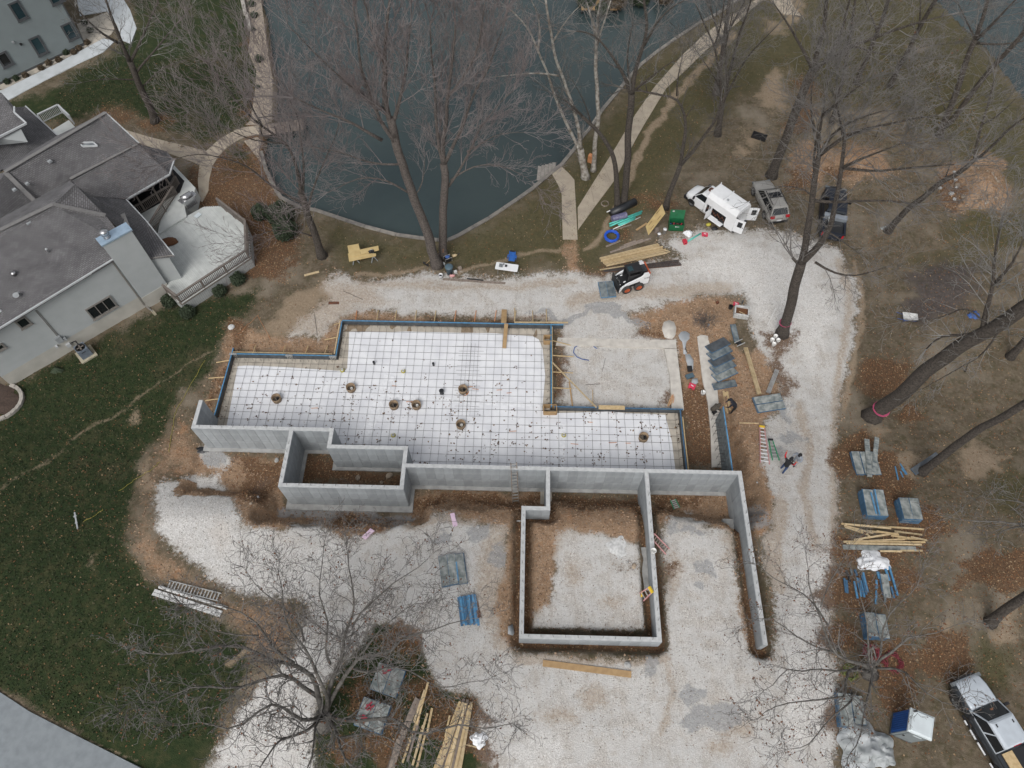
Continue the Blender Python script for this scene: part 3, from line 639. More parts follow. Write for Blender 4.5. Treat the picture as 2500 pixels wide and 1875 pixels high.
# leaves blown over the white sheeting
x0, y0 = scatter(5200, -22, 12, 18.5, 32.5)
u, v = toUV(x0, y0); x0, y0 = x0, y0
w_ = np.clip(1.15-(v-19)/9, .04, 1)*(.15+1.9*vnoise(x0, y0, .9)**2)
k = (sdf(SHEETP, u, v) < -.1)*(nr.random(len(x0)) < w_*.62)
x0, y0 = x0[k], y0[k]; cl_x, cl_y = [], []
for a, b in zip(x0, y0):
    q = 1+int(nr.random()**3*5)
    cl_x += list(a+nr.normal(0, .1, q)); cl_y += list(b+nr.normal(0, .08, q))
x0, y0 = np.array(cl_x), np.array(cl_y); n = len(x0)
tris_obj('windblown_leaves', rquads(x0, y0, np.full(n, .07), .03, .085, .6), 4, pal[nr.integers(0, len(pal), n)]*nr.uniform(.3, .9, (n, 1)), tint, 'dark leaves blown onto the white plastic sheeting')
# lawn blades
x, y = scatter(700000, -45, 45, 3, 66); z = zg(x, y); mk = masks(x, y, z); px, py = PX(x, y, z)
dn = np.clip(mk[3]*1.4-.3, 0, 1)*(1-np.clip(mk[1]+mk[4]*.6, 0, 1))*.75+np.clip(mk[6]*1.3-.3, 0, 1)*(1-mk[0])*(1-mk[4])*.30
k = (nr.random(len(x)) < dn)*(px > -30)*(px < 2530)*(py < 1910)*(LAKE_D(x, y) > .2)*(mk[0] < .4)
x, y, z, lwk = x[k], y[k], z[k], mk[3][k]; n = len(x); print('blades', n)
a = nr.uniform(0, 6.283, n); hh = nr.uniform(.05, .12, n); wd = nr.uniform(.02, .045, n)
p0 = np.stack([x-np.cos(a)*wd, y-np.sin(a)*wd, z-.005], 1); p1 = np.stack([x+np.cos(a)*wd, y+np.sin(a)*wd, z-.005], 1)
p2 = np.stack([x+nr.normal(0, .05, n), y+nr.normal(0, .05, n), z+hh], 1)
gp = np.array([(.018,.034,.012),(.028,.042,.016),(.012,.024,.009),(.10,.09,.05)]); op = np.array([(.10,.088,.034),(.07,.068,.024),(.15,.12,.06),(.055,.06,.02)])
tc = np.where((lwk > .4)[:, None], gp[nr.integers(0, 4, n)], op[nr.integers(0, 4, n)])
tris_obj('lawn_grass', np.stack([p0, p1, p2], 1).reshape(-1, 3), 3, tc, tint, 'short dark green winter grass of the lawns')
# loose stones
x, y = scatter(260000, -30, 40, 3, 50); z = zg(x, y); mk = masks(x, y, z); px, py = PX(x, y, z); u, v = toUV(x, y)
dn = np.clip(mk[0]*1.2-.1, 0, 1)*.5+mk[1]*.5+mk[5]*.1
k = (nr.random(len(x)) < dn)*(px > -30)*(px < 2530)*(py < 1910)*(sdf(SHEETP, u, v) > 0)
x, y, z, gk = x[k], y[k], z[k], mk[0][k]; n = len(x); print('stones', n)
s = np.where(gk > .5, nr.uniform(.018, .05, n), .02+.08*nr.random(n)**2.5); a = nr.uniform(0, 6.283, n)
ring = [np.stack([x+np.cos(a+i*2.1)*s, y+np.sin(a+i*2.1)*s, z-.005], 1) for i in range(3)]; top = np.stack([x+nr.normal(0, .3, n)*s, y+nr.normal(0, .3, n)*s, z+s*.9], 1)
pts = np.stack([ring[0], ring[1], top, ring[1], ring[2], top, ring[2], ring[0], top], 1).reshape(-1, 3)
gv = nr.uniform(.22, .62, (n, 1)); sc = np.where((gk > .5)[:, None], gv*np.array([(1,.95,.88)]), gv*np.array([(.80,.56,.38)]))
tris_obj('loose_stones', pts, 3, np.repeat(sc, 3, 0), tint, 'loose crushed limestone pieces on the gravel and dirt')
# ------------------------------------------------------------------ concrete foundation with wall panels
WT = 3.03
fnd = thing('concrete_foundation', 'large grey poured concrete foundation walls with panel marks in the middle of the plot', 'foundation', UV(0, 18.9, 0))
finv = Matrix.Translation(-Vector(fnd.location))
WALLS = [(-22.26,-21.99,21.57,23.5,-.2),(-22.26,-12.57,21.30,21.57,-.2),(-12.84,-12.57,20.32,21.30,-.2),(-12.84,-7.43,20.05,20.32,-.2),
 (-15.57,-15.30,17.50,21.30,-.2),(-15.57,-7.43,17.23,17.50,-.2),(-7.70,-7.43,17.50,20.05,-.2),(-7.43,14.57,18.80,19.07,-.2),
 (1.77,2.04,16.31,18.80,-.2),(.21,2.04,16.04,16.31,.5),(.21,.48,8.47,16.04,.9),(.21,8.48,8.2,8.47,.9),(8.21,8.48,8.47,18.80,-.2),(14.30,14.57,8.18,18.80,-.2)]
def ubox(b, u0, u1, v0, v1, z0, z1):
    return b.prism([tuple((UV(u, v)-Vector(fnd.location))[:2]) for u, v in ((u0,v0),(u1,v0),(u1,v1),(u0,v1))], z0, z1)
for u0, u1, v0, v1, zb in WALLS:
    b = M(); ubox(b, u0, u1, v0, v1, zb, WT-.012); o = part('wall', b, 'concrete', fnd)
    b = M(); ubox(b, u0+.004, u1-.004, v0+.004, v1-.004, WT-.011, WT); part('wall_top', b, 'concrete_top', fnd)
for i, (u0, u1, v0, v1, zb) in enumerate(WALLS):
    if i in (2, 9, 10, 11): continue
    e = .26; b = M(); ee = .42 if i == 5 else e
    ubox(b, u0-e, u1+e, v0-ee, v1+e, -.45, .012-.004*i if i != 12 and i != 13 else -.06-.01*i)
    part('footing', b, 'footing_grey' if i < 8 else 'footing', fnd)
# stepped footings beside the mid and right wall
for (u0,u1,v0,v1,z) in ((7.55,8.2,14.2,16.6,1.0),(7.7,8.2,11.5,14.2,1.75),(13.6,14.29,14.6,16.6,.75),(13.75,14.29,11.8,14.6,1.45),(-.08,.2,13.8,15.9,1.5),(1.9,2.8,15.3,16.0,1.35)):
    b = M(); ubox(b, u0, u1, v0, v1, z-.8, z); part('footing', b, 'footing_grey', fnd)
PM = {}
def panel(w_, h_):
    k = (round(w_, 3), round(h_, 3))
    if k not in PM:
        b = M(); b.box((w_/2, -.009, h_/2), (w_-.028, .018, h_-.026)); PM[k] = b.mesh('panel', 'concrete')
    return PM[k]
def panels(ua, va, ub, vb, rows=((.02,1.2),(1.2,3.0)), wd=.61):
    """plates proud of the face running from a to b with the outside on the right hand"""
    p, q = UV(ua, va), UV(ub, vb); L = (q-p).length; n = max(1, round(L/wd)); ww = L/n; a = hdg(p, q)
    for i in range(n):
        for z0, z1 in rows:
            if rng.random() < .02: continue
            o = link('panel', panel(ww, z1-z0), fnd, p+(q-p)*(i/n)+Vector((0, 0, z0))-Vector(fnd.location), a)
            o.location.z += 0
panels(-22.26,21.30,-15.57,21.30); panels(-15.30,21.30,-12.84,21.30); panels(-12.84,20.05,-7.70,20.05)
panels(-15.57,17.23,-7.43,17.23); panels(-7.43,18.80,1.77,18.80); panels(2.04,18.80,8.21,18.80); panels(8.48,18.80,14.30,18.80)
panels(.48,16.04,2.04,16.04,((1.3,3.0),)); panels(.21,8.2,8.48,8.2,((1.75,3.0),))
panels(-21.99,21.57,-21.99,23.5); panels(-15.30,17.50,-15.30,21.30); panels(-7.43,17.23,-7.43,18.80)
panels(8.21,18.80,8.21,8.47,((1.2,3.0),),1.2); panels(14.30,18.80,14.30,8.18,((1.0,3.0),),1.2)
# anchor rods on the wall tops
b = M(); b.tube([(0,0,0),(0,.0,.10),(.16,.03,.12)], .012, 4); dow = b.mesh('anchor_rod', 'rebar')
def rods(ua, va, ub, vb, n, rz):
    for i in range(n):
        k = (i+.5)/n; p = UV(ua+(ub-ua)*k, va+(vb-va)*k, WT)
        link('anchor_rod', dow, fnd, p-Vector(fnd.location), rz+rng.uniform(-.4, .4))
rods(-15.4,17.36,-7.5,17.36,10,1.2); rods(.34,16,.34,8.3,13,-1.6); rods(.4,8.33,8.3,8.33,11,1.4); rods(8.34,17.5,8.34,8.5,15,1.1); rods(14.43,18,14.43,8.4,13,1.0); rods(-15.43,17.6,-15.43,20.6,5,1.9); rods(-22.1,21.43,-16,21.43,8,1.4)
# plain footing of the unbuilt north east room and the strip under the leaning panels
def gprism(pix, z0, z1): return [tuple(P(px, py, z1)[:2]) for px, py in pix]
ft = thing('strip_footing', 'pale L-shaped concrete strip footing around the gravel bay right of the slab', 'footing', P(1640, 840, 0))
for k, pix in enumerate(([(1362,824),(1624,830),(1650,829),(1652,850),(1620,849),(1357,842)], [(1622,851),(1652,852),(1663,940),(1670,1000),(1640,998),(1636,920)])):
    b = M(); b.prism([(x-ft.location.x, y-ft.location.y) for x, y in gprism(pix, 0, .03+.004*k)], -.3, .03+.004*k); part('footing_run', b, 'spill_pale', ft)
b = M(); c = P(1725, 900, 0)
bed = thing('bed_footing', 'pale dirty footing strip between the edge forms and the white sheeting', 'footing', UV(-6, 30, 0))
for i, (u0, u1, v0, v1) in enumerate(((-14.05,2.2,31.0,32.2),(-22.0,-14.0,27.7,28.9),(-22.0,-20.6,21.6,27.68),(-14.0,-12.6,27.7,30.98),(1.0,2.2,24.9,30.98),(2.2,11.55,24.0,24.88),(10.4,11.55,19.1,23.98))):
    b = M(); b.prism([tuple((UV(u, v)-bed.location)[:2]) for u, v in ((u0,v0),(u1,v0),(u1,v1),(u0,v1))], -.3, .012+.002*i); part('footing_run', b, 'footing', bed)
b = M(); c = P(1725, 900, 0); b.prism([(x-c.x, y-c.y) for x, y in gprism([(1702,822),(1712,817),(1728,820),(1735,850),(1742,890),(1750,935),(1755,990),(1762,1050),(1764,1140),(1738,1140),(1735,1050),(1728,980),(1716,930),(1708,870)], 0, .04)], -.3, .04)
solo('strip_footing', b, 'spill_pale', 'pale straight footing strip with ragged edges under the leaning form panels', 'footing', c)
# ------------------------------------------------------------------ white sheeting and reinforcing grid
SH = [(579,894),(600,893),(700,897),(821,905),(848,903),(853,811),(1000,810),(1200,814),(1300,822),(1316,830),(1324,850),(1331,918),(1326,973),(1323,998),(1339,1015),(1361,1008),(1485,1006),(1625,1013),(1640,1080),(1651,1160)]
shp = [toUV(*P(px, py, .03)[:2]) for px, py in SH]+[(11.0,19.1),(-7.40,19.1),(-7.40,20.35),(-12.54,20.35),(-12.54,21.6),(-21.3,21.6),(-21.2,22.5)]
g = .10; us = np.arange(-22.4, 12, g); vs = np.arange(18.9, 33, g); UU, VV = np.meshgrid(us, vs)
ins = sdf(shp, UU+.16*(vnoise(UU, VV, .8)-.5), VV+.2*(vnoise(UU+40, VV, .8)-.5)) < 0
hz = .03+.03*vnoise(UU, VV, .9)+.018*vnoise(UU*1.0+VV*.4, VV, 2.6)
su, sv = UU.copy(), VV.copy(); sd_ = sdf(shp, UU, VV)
for i, j in zip(*np.nonzero((sd_ >= 0) & (sd_ < g*1.6))):
    best = None
    for (ax, ay), (bx, by) in zip(shp, shp[1:]+shp[:1]):
        ex, ey = bx-ax, by-ay; t = max(0, min(1, ((UU[i, j]-ax)*ex+(VV[i, j]-ay)*ey)/(ex*ex+ey*ey+1e-9))); qx, qy = ax+t*ex, ay+t*ey; dd = (qx-UU[i, j])**2+(qy-VV[i, j])**2
        if best is None or dd < best[0]: best = (dd, qx, qy)
    su[i, j], sv[i, j] = best[1], best[2]
su += .07*(vnoise(UU, VV, .7)-.5)*(sd_ > -.4); sv += .07*(vnoise(UU+9, VV, .7)-.5)*(sd_ > -.4)
okv = sd_ < g*1.6; inv = sd_ < 0
sh = M(); ids = -np.ones(UU.shape, int)
def vid(i, j):
    if ids[i, j] < 0:
        p = UV(su[i, j], sv[i, j], hz[i, j]); ids[i, j] = len(sh.v); sh.v.append(tuple(p))
    return int(ids[i, j])
for i in range(len(vs)-1):
    for j in range(len(us)-1):
        if okv[i:i+2, j:j+2].all() and inv[i:i+2, j:j+2].any(): sh.f.append((vid(i, j), vid(i, j+1), vid(i+1, j+1), vid(i+1, j)))
st = thing('plastic_sheeting', 'white plastic vapour sheeting spread over the slab bed inside the forms', 'sheeting')
part('sheet', sh, 'poly', st, True)
for (ua, va, ub, vb, wd) in ((-11.4,21,-9.9,27.6,.8),(-12,25.9,1.6,25.2,.45),(3.0,19.2,3.1,23.8,.35)):
    b = M(); n = 40; a_ = Vector((ub-ua, vb-va)); pn = Vector((-a_.y, a_.x)).normalized()*wd/2
    pts = []
    for i in range(n+1):
        k = i/n; u_, v_ = ua+(ub-ua)*k, va+(vb-va)*k; zz = .088+.012*math.sin(i*1.3)
        pts.append((UV(u_+pn.x, v_+pn.y, zz), UV(u_-pn.x, v_-pn.y, zz)))
    for i in range(n): b.quad(pts[i][0], pts[i][1], pts[i+1][1], pts[i+1][0])
    part('seam_strip', b, 'plastic_white', st, True)
for i in range(16):
    u_, v_ = rng.uniform(-19, 9), rng.uniform(21.8, 28); 
    if sdf(shp, np.array([u_]), np.array([v_]))[0] > -.6: continue
    b = M(); p = UV(u_, v_, .085); q = UV(u_+rng.uniform(.3, .6), v_+rng.uniform(-.06, .06), .085); b.beam(p, q, .045, .006); part('paint_dash', b, 'orange_wood', st)
grid = thing('rebar_grid', 'grid of thin dark steel reinforcing bars laid over the white sheeting', 'rebar')
def bar(ua, va, ub, vb, z, r=.0092):
    n = max(2, int(math.hypot(ub-ua, vb-va)/2.5)); pts = []
    for i in range(n+1):
        k = i/n; pts.append(UV(ua+(ub-ua)*k+rng.gauss(0, .018), va+(vb-va)*k+rng.gauss(0, .018), z))
    b = M(); b.tube(pts, r, 4, False); part('bar', b, 'rebar', grid)
u = -21.5
while u < 11.3:
    lo = 21.62 if u < -12.57 else (20.37 if u < -7.43 else 19.12)
    hi = 28.85 if u < -14.1 else (32.1 if u < 2.2 else 24.8)
    if not (-14.3 < u < -13.9 and False): bar(u, lo, u+rng.gauss(0, .03), hi, .125)
    u += .607
v = 19.35
while v < 32.1:
    iv = (-7.35, 11.45) if v < 20.35 else (-12.5, 11.45) if v < 21.6 else (-21.9, 11.45) if v < 24.8 else (-21.9, 2.15) if v < 28.85 else (-13.95, 2.15)
    m_ = (iv[0]+iv[1])/2+rng.uniform(-2, 2)
    bar(iv[0], v, iv[1], v+rng.gauss(0, .03), .10); v += .607
for k in range(3): bar(-4.25+.3*k, 24.2, -4.2+.3*k, 30.6, .11, .007)
for k in range(14): bar(-4.9+rng.uniform(-.1, .1), 24.6+.44*k, -3.1+rng.uniform(-.2, .3), 24.6+.44*k, .115, .007)
# ------------------------------------------------------------------ edge forms and their braces
def form_run(ua, va, ub, vb, label, h=.5, side=1, face='form_dark', ties=True, top='form_bright', plen=2.44, tie_l=.22):
    a, q = UV(ua, va), UV(ub, vb); L = (q-a).length; t = thing('edge_form', label, 'concrete form', a, hdg(a, q))
    n = max(1, round(L/plen)); ww = L/n
    for i in range(n):
        b = M(); b.box(((i+.5)*ww, 0, h/2-.02), (ww-.02, .07, h-.04)); part('panel', b, face, t)
    b = M(); b.box((L/2, -side*.02, h-.015), (L, .075, .045)); part('top_rail', b, top, t)
    if ties:
        b0 = M(); b0.tube([(0, side*.04, h*.5), (0, side*(.04+tie_l), h*.45), (.02, side*(.04+tie_l), .02)], .013, 4); tm = b0.mesh('tie_rod', 'rebar')
        k = .3
        while k < L: link('tie_rod', tm, t, (k, 0, 0)); k += .61
    return t
form_run(-14.1,32.25,3.25,32.25,'long blue-topped steel edge form along the lake side of the slab', side=-1)
form_run(-22.06,28.95,-14.15,28.95,'shorter blue-topped edge form at the upper left of the slab', side=-1)
form_run(-14.1,28.9,-14.1,32.18,'short edge form at the step between the two upper forms', side=-1)
form_run(-22.12,23.6,-22.06,29.5,'blue edge form running down the left side of the slab', side=-1)
form_run(2.25,24.9,2.25,32.18,'blue and pale timber edge form between slab and gravel bay', side=1, top='form_bright')
form_run(2.5,24.95,11.85,24.95,'dark edge form along the top of the right slab wing', side=-1, top='form_blue')
form_run(11.62,19.1,11.62,24.88,'dark edge form closing the right end of the slab', side=1, top='form_blue')
t = form_run(14.25,19.12,14.25,24.35,'tall dark steel wall form with bright blue edge beyond the right slab end', h=2.15, side=1, face='form_face', plen=.61, tie_l=.3)
b0 = M(); b0.tube([(0, .04, 0), (0, .45, .0)], .013, 4); tm = b0.mesh('tie_rod', 'rebar')
for zz in (.5, 1.0, 1.5):
    for k in range(9): link('tie_rod', tm, t, (.3+.6*k, 0, zz))
# wooden edge boards lying on forms
def board(name, a, b_, wd, th, m, label, cat, group=None, up=(0,0,1)):
    a = Vector(a); b_ = Vector(b_); c = (a+b_)/2; b = M(); b.beam(a-c, b_-c, wd, th, up)
    return solo(name, b, m, label, cat, c, 0, group)
def brace(pa, za, pb, zb, label, m='wood_new', wd=.06, th=.05, group=None, name='wood_brace', cat='brace'):
    return board(name, P(*pa, za), P(*pb, zb), wd, th, m, label, cat, group)
for i, (x_, m_) in enumerate(((845,'orange_wood'),(1010,'wood_new'),(1150,'wood_new'),(1305,'wood_pale'),(1455,'wood_new'),(1610,'orange_wood'),(1765,'orange_wood'),(1920,'orange_wood'),(2072,'wood_new'))):
    sx = 600+x_/3.16
    brace((sx, 784), .42, (sx+4, 758), 0.05, ORD[i]+' thin timber brace from the left behind the long upper form', m_, group='braces along the long upper form')
for x_ in (150+1200*0, ):
    pass
for i, (x_, top_) in enumerate(((180,955),(320,975),(425,965))):
    sx = 1200+x_/3.16; brace((sx, 450+1070/3.16), .42, (sx-1, 450+top_/3.16), .05, ORD[i]+' thin timber brace right of the tan plank behind the long upper form', group='braces along the long upper form')
for i, x_ in enumerate((60, 292, 466, 616)):
    sx = 600+x_/3.16; brace((sx-3, 450+1310/3.16), .42, (sx+5, 450+1245/3.16), .05, ORD[i]+' short timber brace from the left behind the upper left form', group='braces behind the upper left form')
for i, (ya, yb, xa, xb) in enumerate(((1375,1358,1668,1768),(1496,1487,1610,1732))):
    brace((xb/3.16, 450+yb/3.16), .4, (xa/3.16, 450+ya/3.16), .03, ('uppermost', 'middle')[i]+' timber brace on the left side of the left form', group='braces beside the left form')
brace((1690/3.16, 900+233/3.16), .4, (1585/3.16, 900+246/3.16), .03, 'lowest timber brace on the left side of the left form', group='braces beside the left form')
for i, (xa, ya, xb, yb) in enumerate(((745,1060,680,1085),(712,1178,608,1200))):
    brace((600+xa/3.16, 450+ya/3.16), .42, (600+xb/3.16, 450+yb/3.16), .03, ('short upper', 'longer lower')[i]+' timber brace at the step of the upper forms', group='braces at the form step')
for i, (xa, ya, xb, yb) in enumerate(((470,1205,612,1242),(470,1320,632,1330),(470,1447,628,1455),(472,1570,622,1576))):
    brace((1200+xa/3.16, 450+ya/3.16), .42, (1200+xb/3.16, 450+yb/3.16), .05, ORD[i]+' timber brace from the lake side reaching into the gravel bay', group='braces in the gravel bay')
brace((1200+470/3.16, 450+1375/3.16), .6, (1200+810/3.16, 900+300/3.16), .55, 'long diagonal timber brace across the corner of the gravel bay', 'wood_pale', .1, .05)
brace((1200+600/3.16, 900+100/3.16), .05, (1200+625/3.16, 900+290/3.16), .05, 'grey-tan board lying below the long diagonal brace', 'wood_tan', .1, .04)
brace((1200+780/3.16, 900+165/3.16), .06, (1200+782/3.16, 900+290/3.16), .3, 'pair of thin upright stakes near the diagonal brace foot', 'wood_new', .05, .05)
for k in range(6):
    brace((1628+k*3, 994-2*k), .03+.01*k, (1640+k*1.2, 962+3*(k % 3)), .05+.02*k, ORD[k]+' thin wooden stake from the left in the gravel bay bundle', 'orange_wood' if k % 2 else 'wood_pale', .04, .03, 'bundle of stakes in the gravel bay', 'wood_stake', 'stake')
board('plywood_board', UV(5.7,24.95,.56), UV(7.6,24.95,.56), .34, .03, 'wood_new', 'yellow plywood board clamped over the dark form of the right wing', 'board')
board('wood_board', UV(-.6,32.4,.5), UV(3.6,32.45,.55), .09, .09, 'wood_pale', 'pale timber lying behind the right end of the long upper form', 'board')
board('wood_plank', P(1231,850,.16), P(1236,790,.62), .30, .04, 'wood_tan', 'wide tan plank running from the slab up over the long upper form', 'plank')
board('wood_plank', P(1230,788,.56), P(1231,756,.12), .42, .045, 'wood_tan', 'wide tan plank ramping down behind the long upper form', 'plank')
board('wood_board', UV(2.36,25.2,.56), UV(2.36,32,.56), .05, .05, 'wood_pale', 'long pale timber strip along the middle form', 'board')
board('wood_board', UV(11.74,19.2,.55), UV(11.74,24.3,.55), .07, .06, 'wood_new', 'yellow timber strip along the right end form', 'board')
board('wood_board', UV(-14.24,29.1,.55), UV(-14.24,32.2,.55), .07, .06, 'wood_pale', 'pale timber strip along the stepped form', 'board')
board('wood_board', UV(-22.0,29.1,.53), UV(-14.4,29.1,.53), .05, .06, 'wood_pale', 'pale timber strip along the upper left form', 'board')
def frame_box(px, py, sx, sy, label):
    c = P(px, py, .3); t = thing('box_frame', label, 'form box', Vector((c.x, c.y, .03)))
    for (x_, y_, a_, b_) in ((-sx/2,0,.05,sy),(sx/2,0,.05,sy),(0,-sy/2,sx-.06,.05),(0,sy/2,sx-.06,.05)):
        b = M(); b.box((x_, y_, .25), (a_, b_, .5)); part('board', b, 'wood_tan', t)
frame_box(1338, 829, .65, .55, 'small open timber box at the upper right slab corner')
frame_box(1343, 1000, .95, .6, 'small open timber box where the middle form meets the right wing')
# steel brackets at form corners
for px, py, l in ((572,865,'clamped steel corner bracket at the upper left slab corner'),(814,872,'clamped steel corner bracket at the form step'),(708,869,'small steel clamp halfway along the upper left form')):
    c = P(px, py, .3); t = thing('corner_bracket', l, 'bracket', Vector((c.x, c.y, .02)))
    for k in range(4):
        b = M(); b.beam((-.18+.12*k, -.1, .05), (-.18+.12*k, -.1, .62), .05, .05); part('rod', b, 'alu', t)
    b = M(); b.box((0, -.1, .5), (.55, .12, .06)); part('bar', b, 'box_grey', t)
# pipe sleeves, drains and stubs in the slab
SLV = [(600+242/3.16, 900+240/3.16, 'leftmost tan pipe sleeve standing in the rebar grid'), (600+815/3.16, 900+158/3.16, 'tan pipe sleeve at the step of the slab, second from the left'), (600+1145/3.16, 900+290/3.16, 'left one of the two close tan pipe sleeves'), (600+1318/3.16, 900+290/3.16, 'right one of the two close tan pipe sleeves'), (600+1677/3.16, 900+170/3.16, 'tan pipe sleeve ringed by orange paint'), (600+1660/3.16, 900+440/3.16, 'tan pipe sleeve below the orange ringed one'), (1200+1170/3.16, 900+538/3.16, 'rightmost tan pipe sleeve in the right slab wing')]
for i, (px, py, l) in enumerate(SLV):
    t = thing('pipe_sleeve', l, 'pipe sleeve', P(px, py, .1), rng.random(), 'round pipe sleeves in the slab'); t.location.z = .05
    b = M(); b.lathe([(.33, 0), (.345, .42), (.315, .42), (.30, .06), (.0, .05)], seg=20); part('sleeve', b, 'sleeve', t, True)
    b = M(); b.lathe([(.30, .07), (.15, .12), (0, .13)], seg=14); part('fill', b, 'gravel_dark', t)
    b = M(); b.lathe([(.09, .1), (.09, .30), (.06, .30), (.06, .12)], (.05, -.06, 0), 10); part('pipe_stub', b, 'pvc' if i % 2 else 'blackpipe', t)
    if i == 4:
        b = M(); b.lathe([(.36, .005), (.44, .012), (.45, .005)], seg=24); part('paint_ring', b, 'orange_wood', t)
for px, py, l in ((600+1215/3.16,900+20/3.16,'yellow ringed floor drain near the middle of the slab'),(600+745/3.16,900+14/3.16,'yellow drain stub at the step of the slab'),(600+1138/3.16,900+515/3.16,'yellow drain stub below the paired sleeves'),(1200+557/3.16,900+515/3.16,'yellow drain stub at the seam of the right wing')):
    t = thing('floor_drain', l, 'drain', Vector((*P(px, py, .1)[:2], .05)), 0, 'yellow floor drains in the slab')
    b = M(); b.lathe([(.16, 0), (.17, .1), (.12, .12), (.11, .05)], seg=14); part('ring', b, 'yellow_dull', t)
    b = M(); b.lathe([(.10, .02), (.10, .2), (.07, .2), (.07, .05), (0, .05)], seg=12); part('pipe_stub', b, 'pvc', t)
for px, py, r_, h_, l in ((600+1512/3.16,900+185/3.16,.16,.34,'fat black pipe stub left of the orange ringed sleeve'),(600+990/3.16,450+1382/3.16,.08,.3,'thin black pipe stub in the upper left of the slab'),(600+1448/3.16,450+1392/3.16,.08,.3,'thin black pipe stub near the middle of the slab')):
    b = M(); b.lathe([(r_, 0), (r_, h_), (r_*1.15, h_), (r_*1.15, h_+.06), (0, h_+.07)], seg=12)
    solo('pipe_stub', b, 'blackpipe', l, 'pipe', Vector((*P(px, py, .15)[:2], .04)))
# ------------------------------------------------------------------ bare trees
def ray_axis(px, py, base):
    """point on the sight line of a pixel that lies nearest to the plumb line over base"""
    o = Vector((0, 0, CAMH)); d = (P(px, py, 0)-o).normalized()
    w0 = o-base; b = d.z; dd = d.dot(w0); e = w0.z; den = 1-b*b
    s = (b*e-dd)/den
    return o+d*s
def seg_mesh(segs, nside=3):
    n = len(segs); A = np.array([s[0] for s in segs], float); B = np.array([s[1] for s in segs], float)
    r0 = np.array([s[2] for s in segs]); r1 = np.array([s[3] for s in segs])
    d = B-A; L = np.linalg.norm(d, axis=1, keepdims=True); d = d/np.maximum(L, 1e-6)
    ref = np.where(np.abs(d[:, 2:3]) < .9, np.array([[0, 0, 1.]]), np.array([[1., 0, 0]]))
    a = np.cross(d, ref); a /= np.maximum(np.linalg.norm(a, axis=1, keepdims=True), 1e-6); b = np.cross(d, a)
    vs = []
    for c, r in ((A, r0), (B, r1)):
        for j in range(nside):
            t = 2*math.pi*j/nside; vs.append(c+(a*math.cos(t)+b*math.sin(t))*r[:, None])
    V = np.stack(vs, 1).reshape(-1, 3)
    fs = []
    for j in range(nside):
        j2 = (j+1) % nside; fs.append(np.array([j, j2, nside+j2, nside+j]))
    Fi = (np.arange(n)[:, None, None]*2*nside+np.stack(fs)[None]).reshape(-1)
    return V, Fi
def fast_mesh(name, V, Fi, k, m):
    me = bpy.data.meshes.new(name); me.vertices.add(len(V)); me.vertices.foreach_set('co', V.astype(np.float32).ravel())
    me.loops.add(len(Fi)); me.loops.foreach_set('vertex_index', Fi.astype(np.int32))
    nf = len(Fi)//k; me.polygons.add(nf); me.polygons.foreach_set('loop_start', np.arange(0, nf*k, k, dtype=np.int32))
    me.polygons.foreach_set('use_smooth', np.ones(nf, bool)); me.update(); me.materials.append(MT[m]); return me
def vnorm(a):
    l = math.sqrt(a[0]*a[0]+a[1]*a[1]+a[2]*a[2]) or 1.; return (a[0]/l, a[1]/l, a[2]/l)
def branch(segs, tips, p, d, L, r, lvl, q, rg):
    n = max(2, min(7, int(L/q['step'][lvl])+1)); st = L/n; wig = q['wig']; trop = q['trop']
    for i in range(n):
        d = vnorm((d[0]+rg.gauss(0, wig), d[1]+rg.gauss(0, wig), d[2]+rg.gauss(0, wig)+trop))
        e = (p[0]+d[0]*st, p[1]+d[1]*st, p[2]+d[2]*st); r1 = max(q['rmin'], r*(1-.62/n))
        segs.append((p, e, r, r1)); p, r = e, r1
        if lvl < q['lv']:
            nc = q['kids'][lvl]*st
            while nc > 0:
                if rg.random() < nc: child(segs, tips, p, d, L*rg.uniform(.35, .62)*(1-.35*i/n), r*.62, lvl+1, q, rg)
                nc -= 1
    tips.append(p)
def child(segs, tips, p, d, L, r, lvl, q, rg):
    while True:
        x = (rg.gauss(0, 1), rg.gauss(0, 1), rg.gauss(0, 1)); k = x[0]*d[0]+x[1]*d[1]+x[2]*d[2]
        x = (x[0]-k*d[0], x[1]-k*d[1], x[2]-k*d[2])
        if x[0]**2+x[1]**2+x[2]**2 > .05: break
    x = vnorm(x); a = rg.uniform(*q['ang']); ca, sa = math.cos(a), math.sin(a)
    nd = vnorm((d[0]*ca+x[0]*sa, d[1]*ca+x[1]*sa, d[2]*ca+x[2]*sa+q['trop']*.8))
    branch(segs, tips, p, nd, L, max(q['rmin'], r), lvl, q, rg)
BASEQ = dict(step=(1.0,.7,.5,.5), wig=.15, trop=.05, lv=3, kids=(2.3,2.8,2.6,0), rmin=.0095, ang=(.5, 1.0), spawn=2.3, len0=3.2)
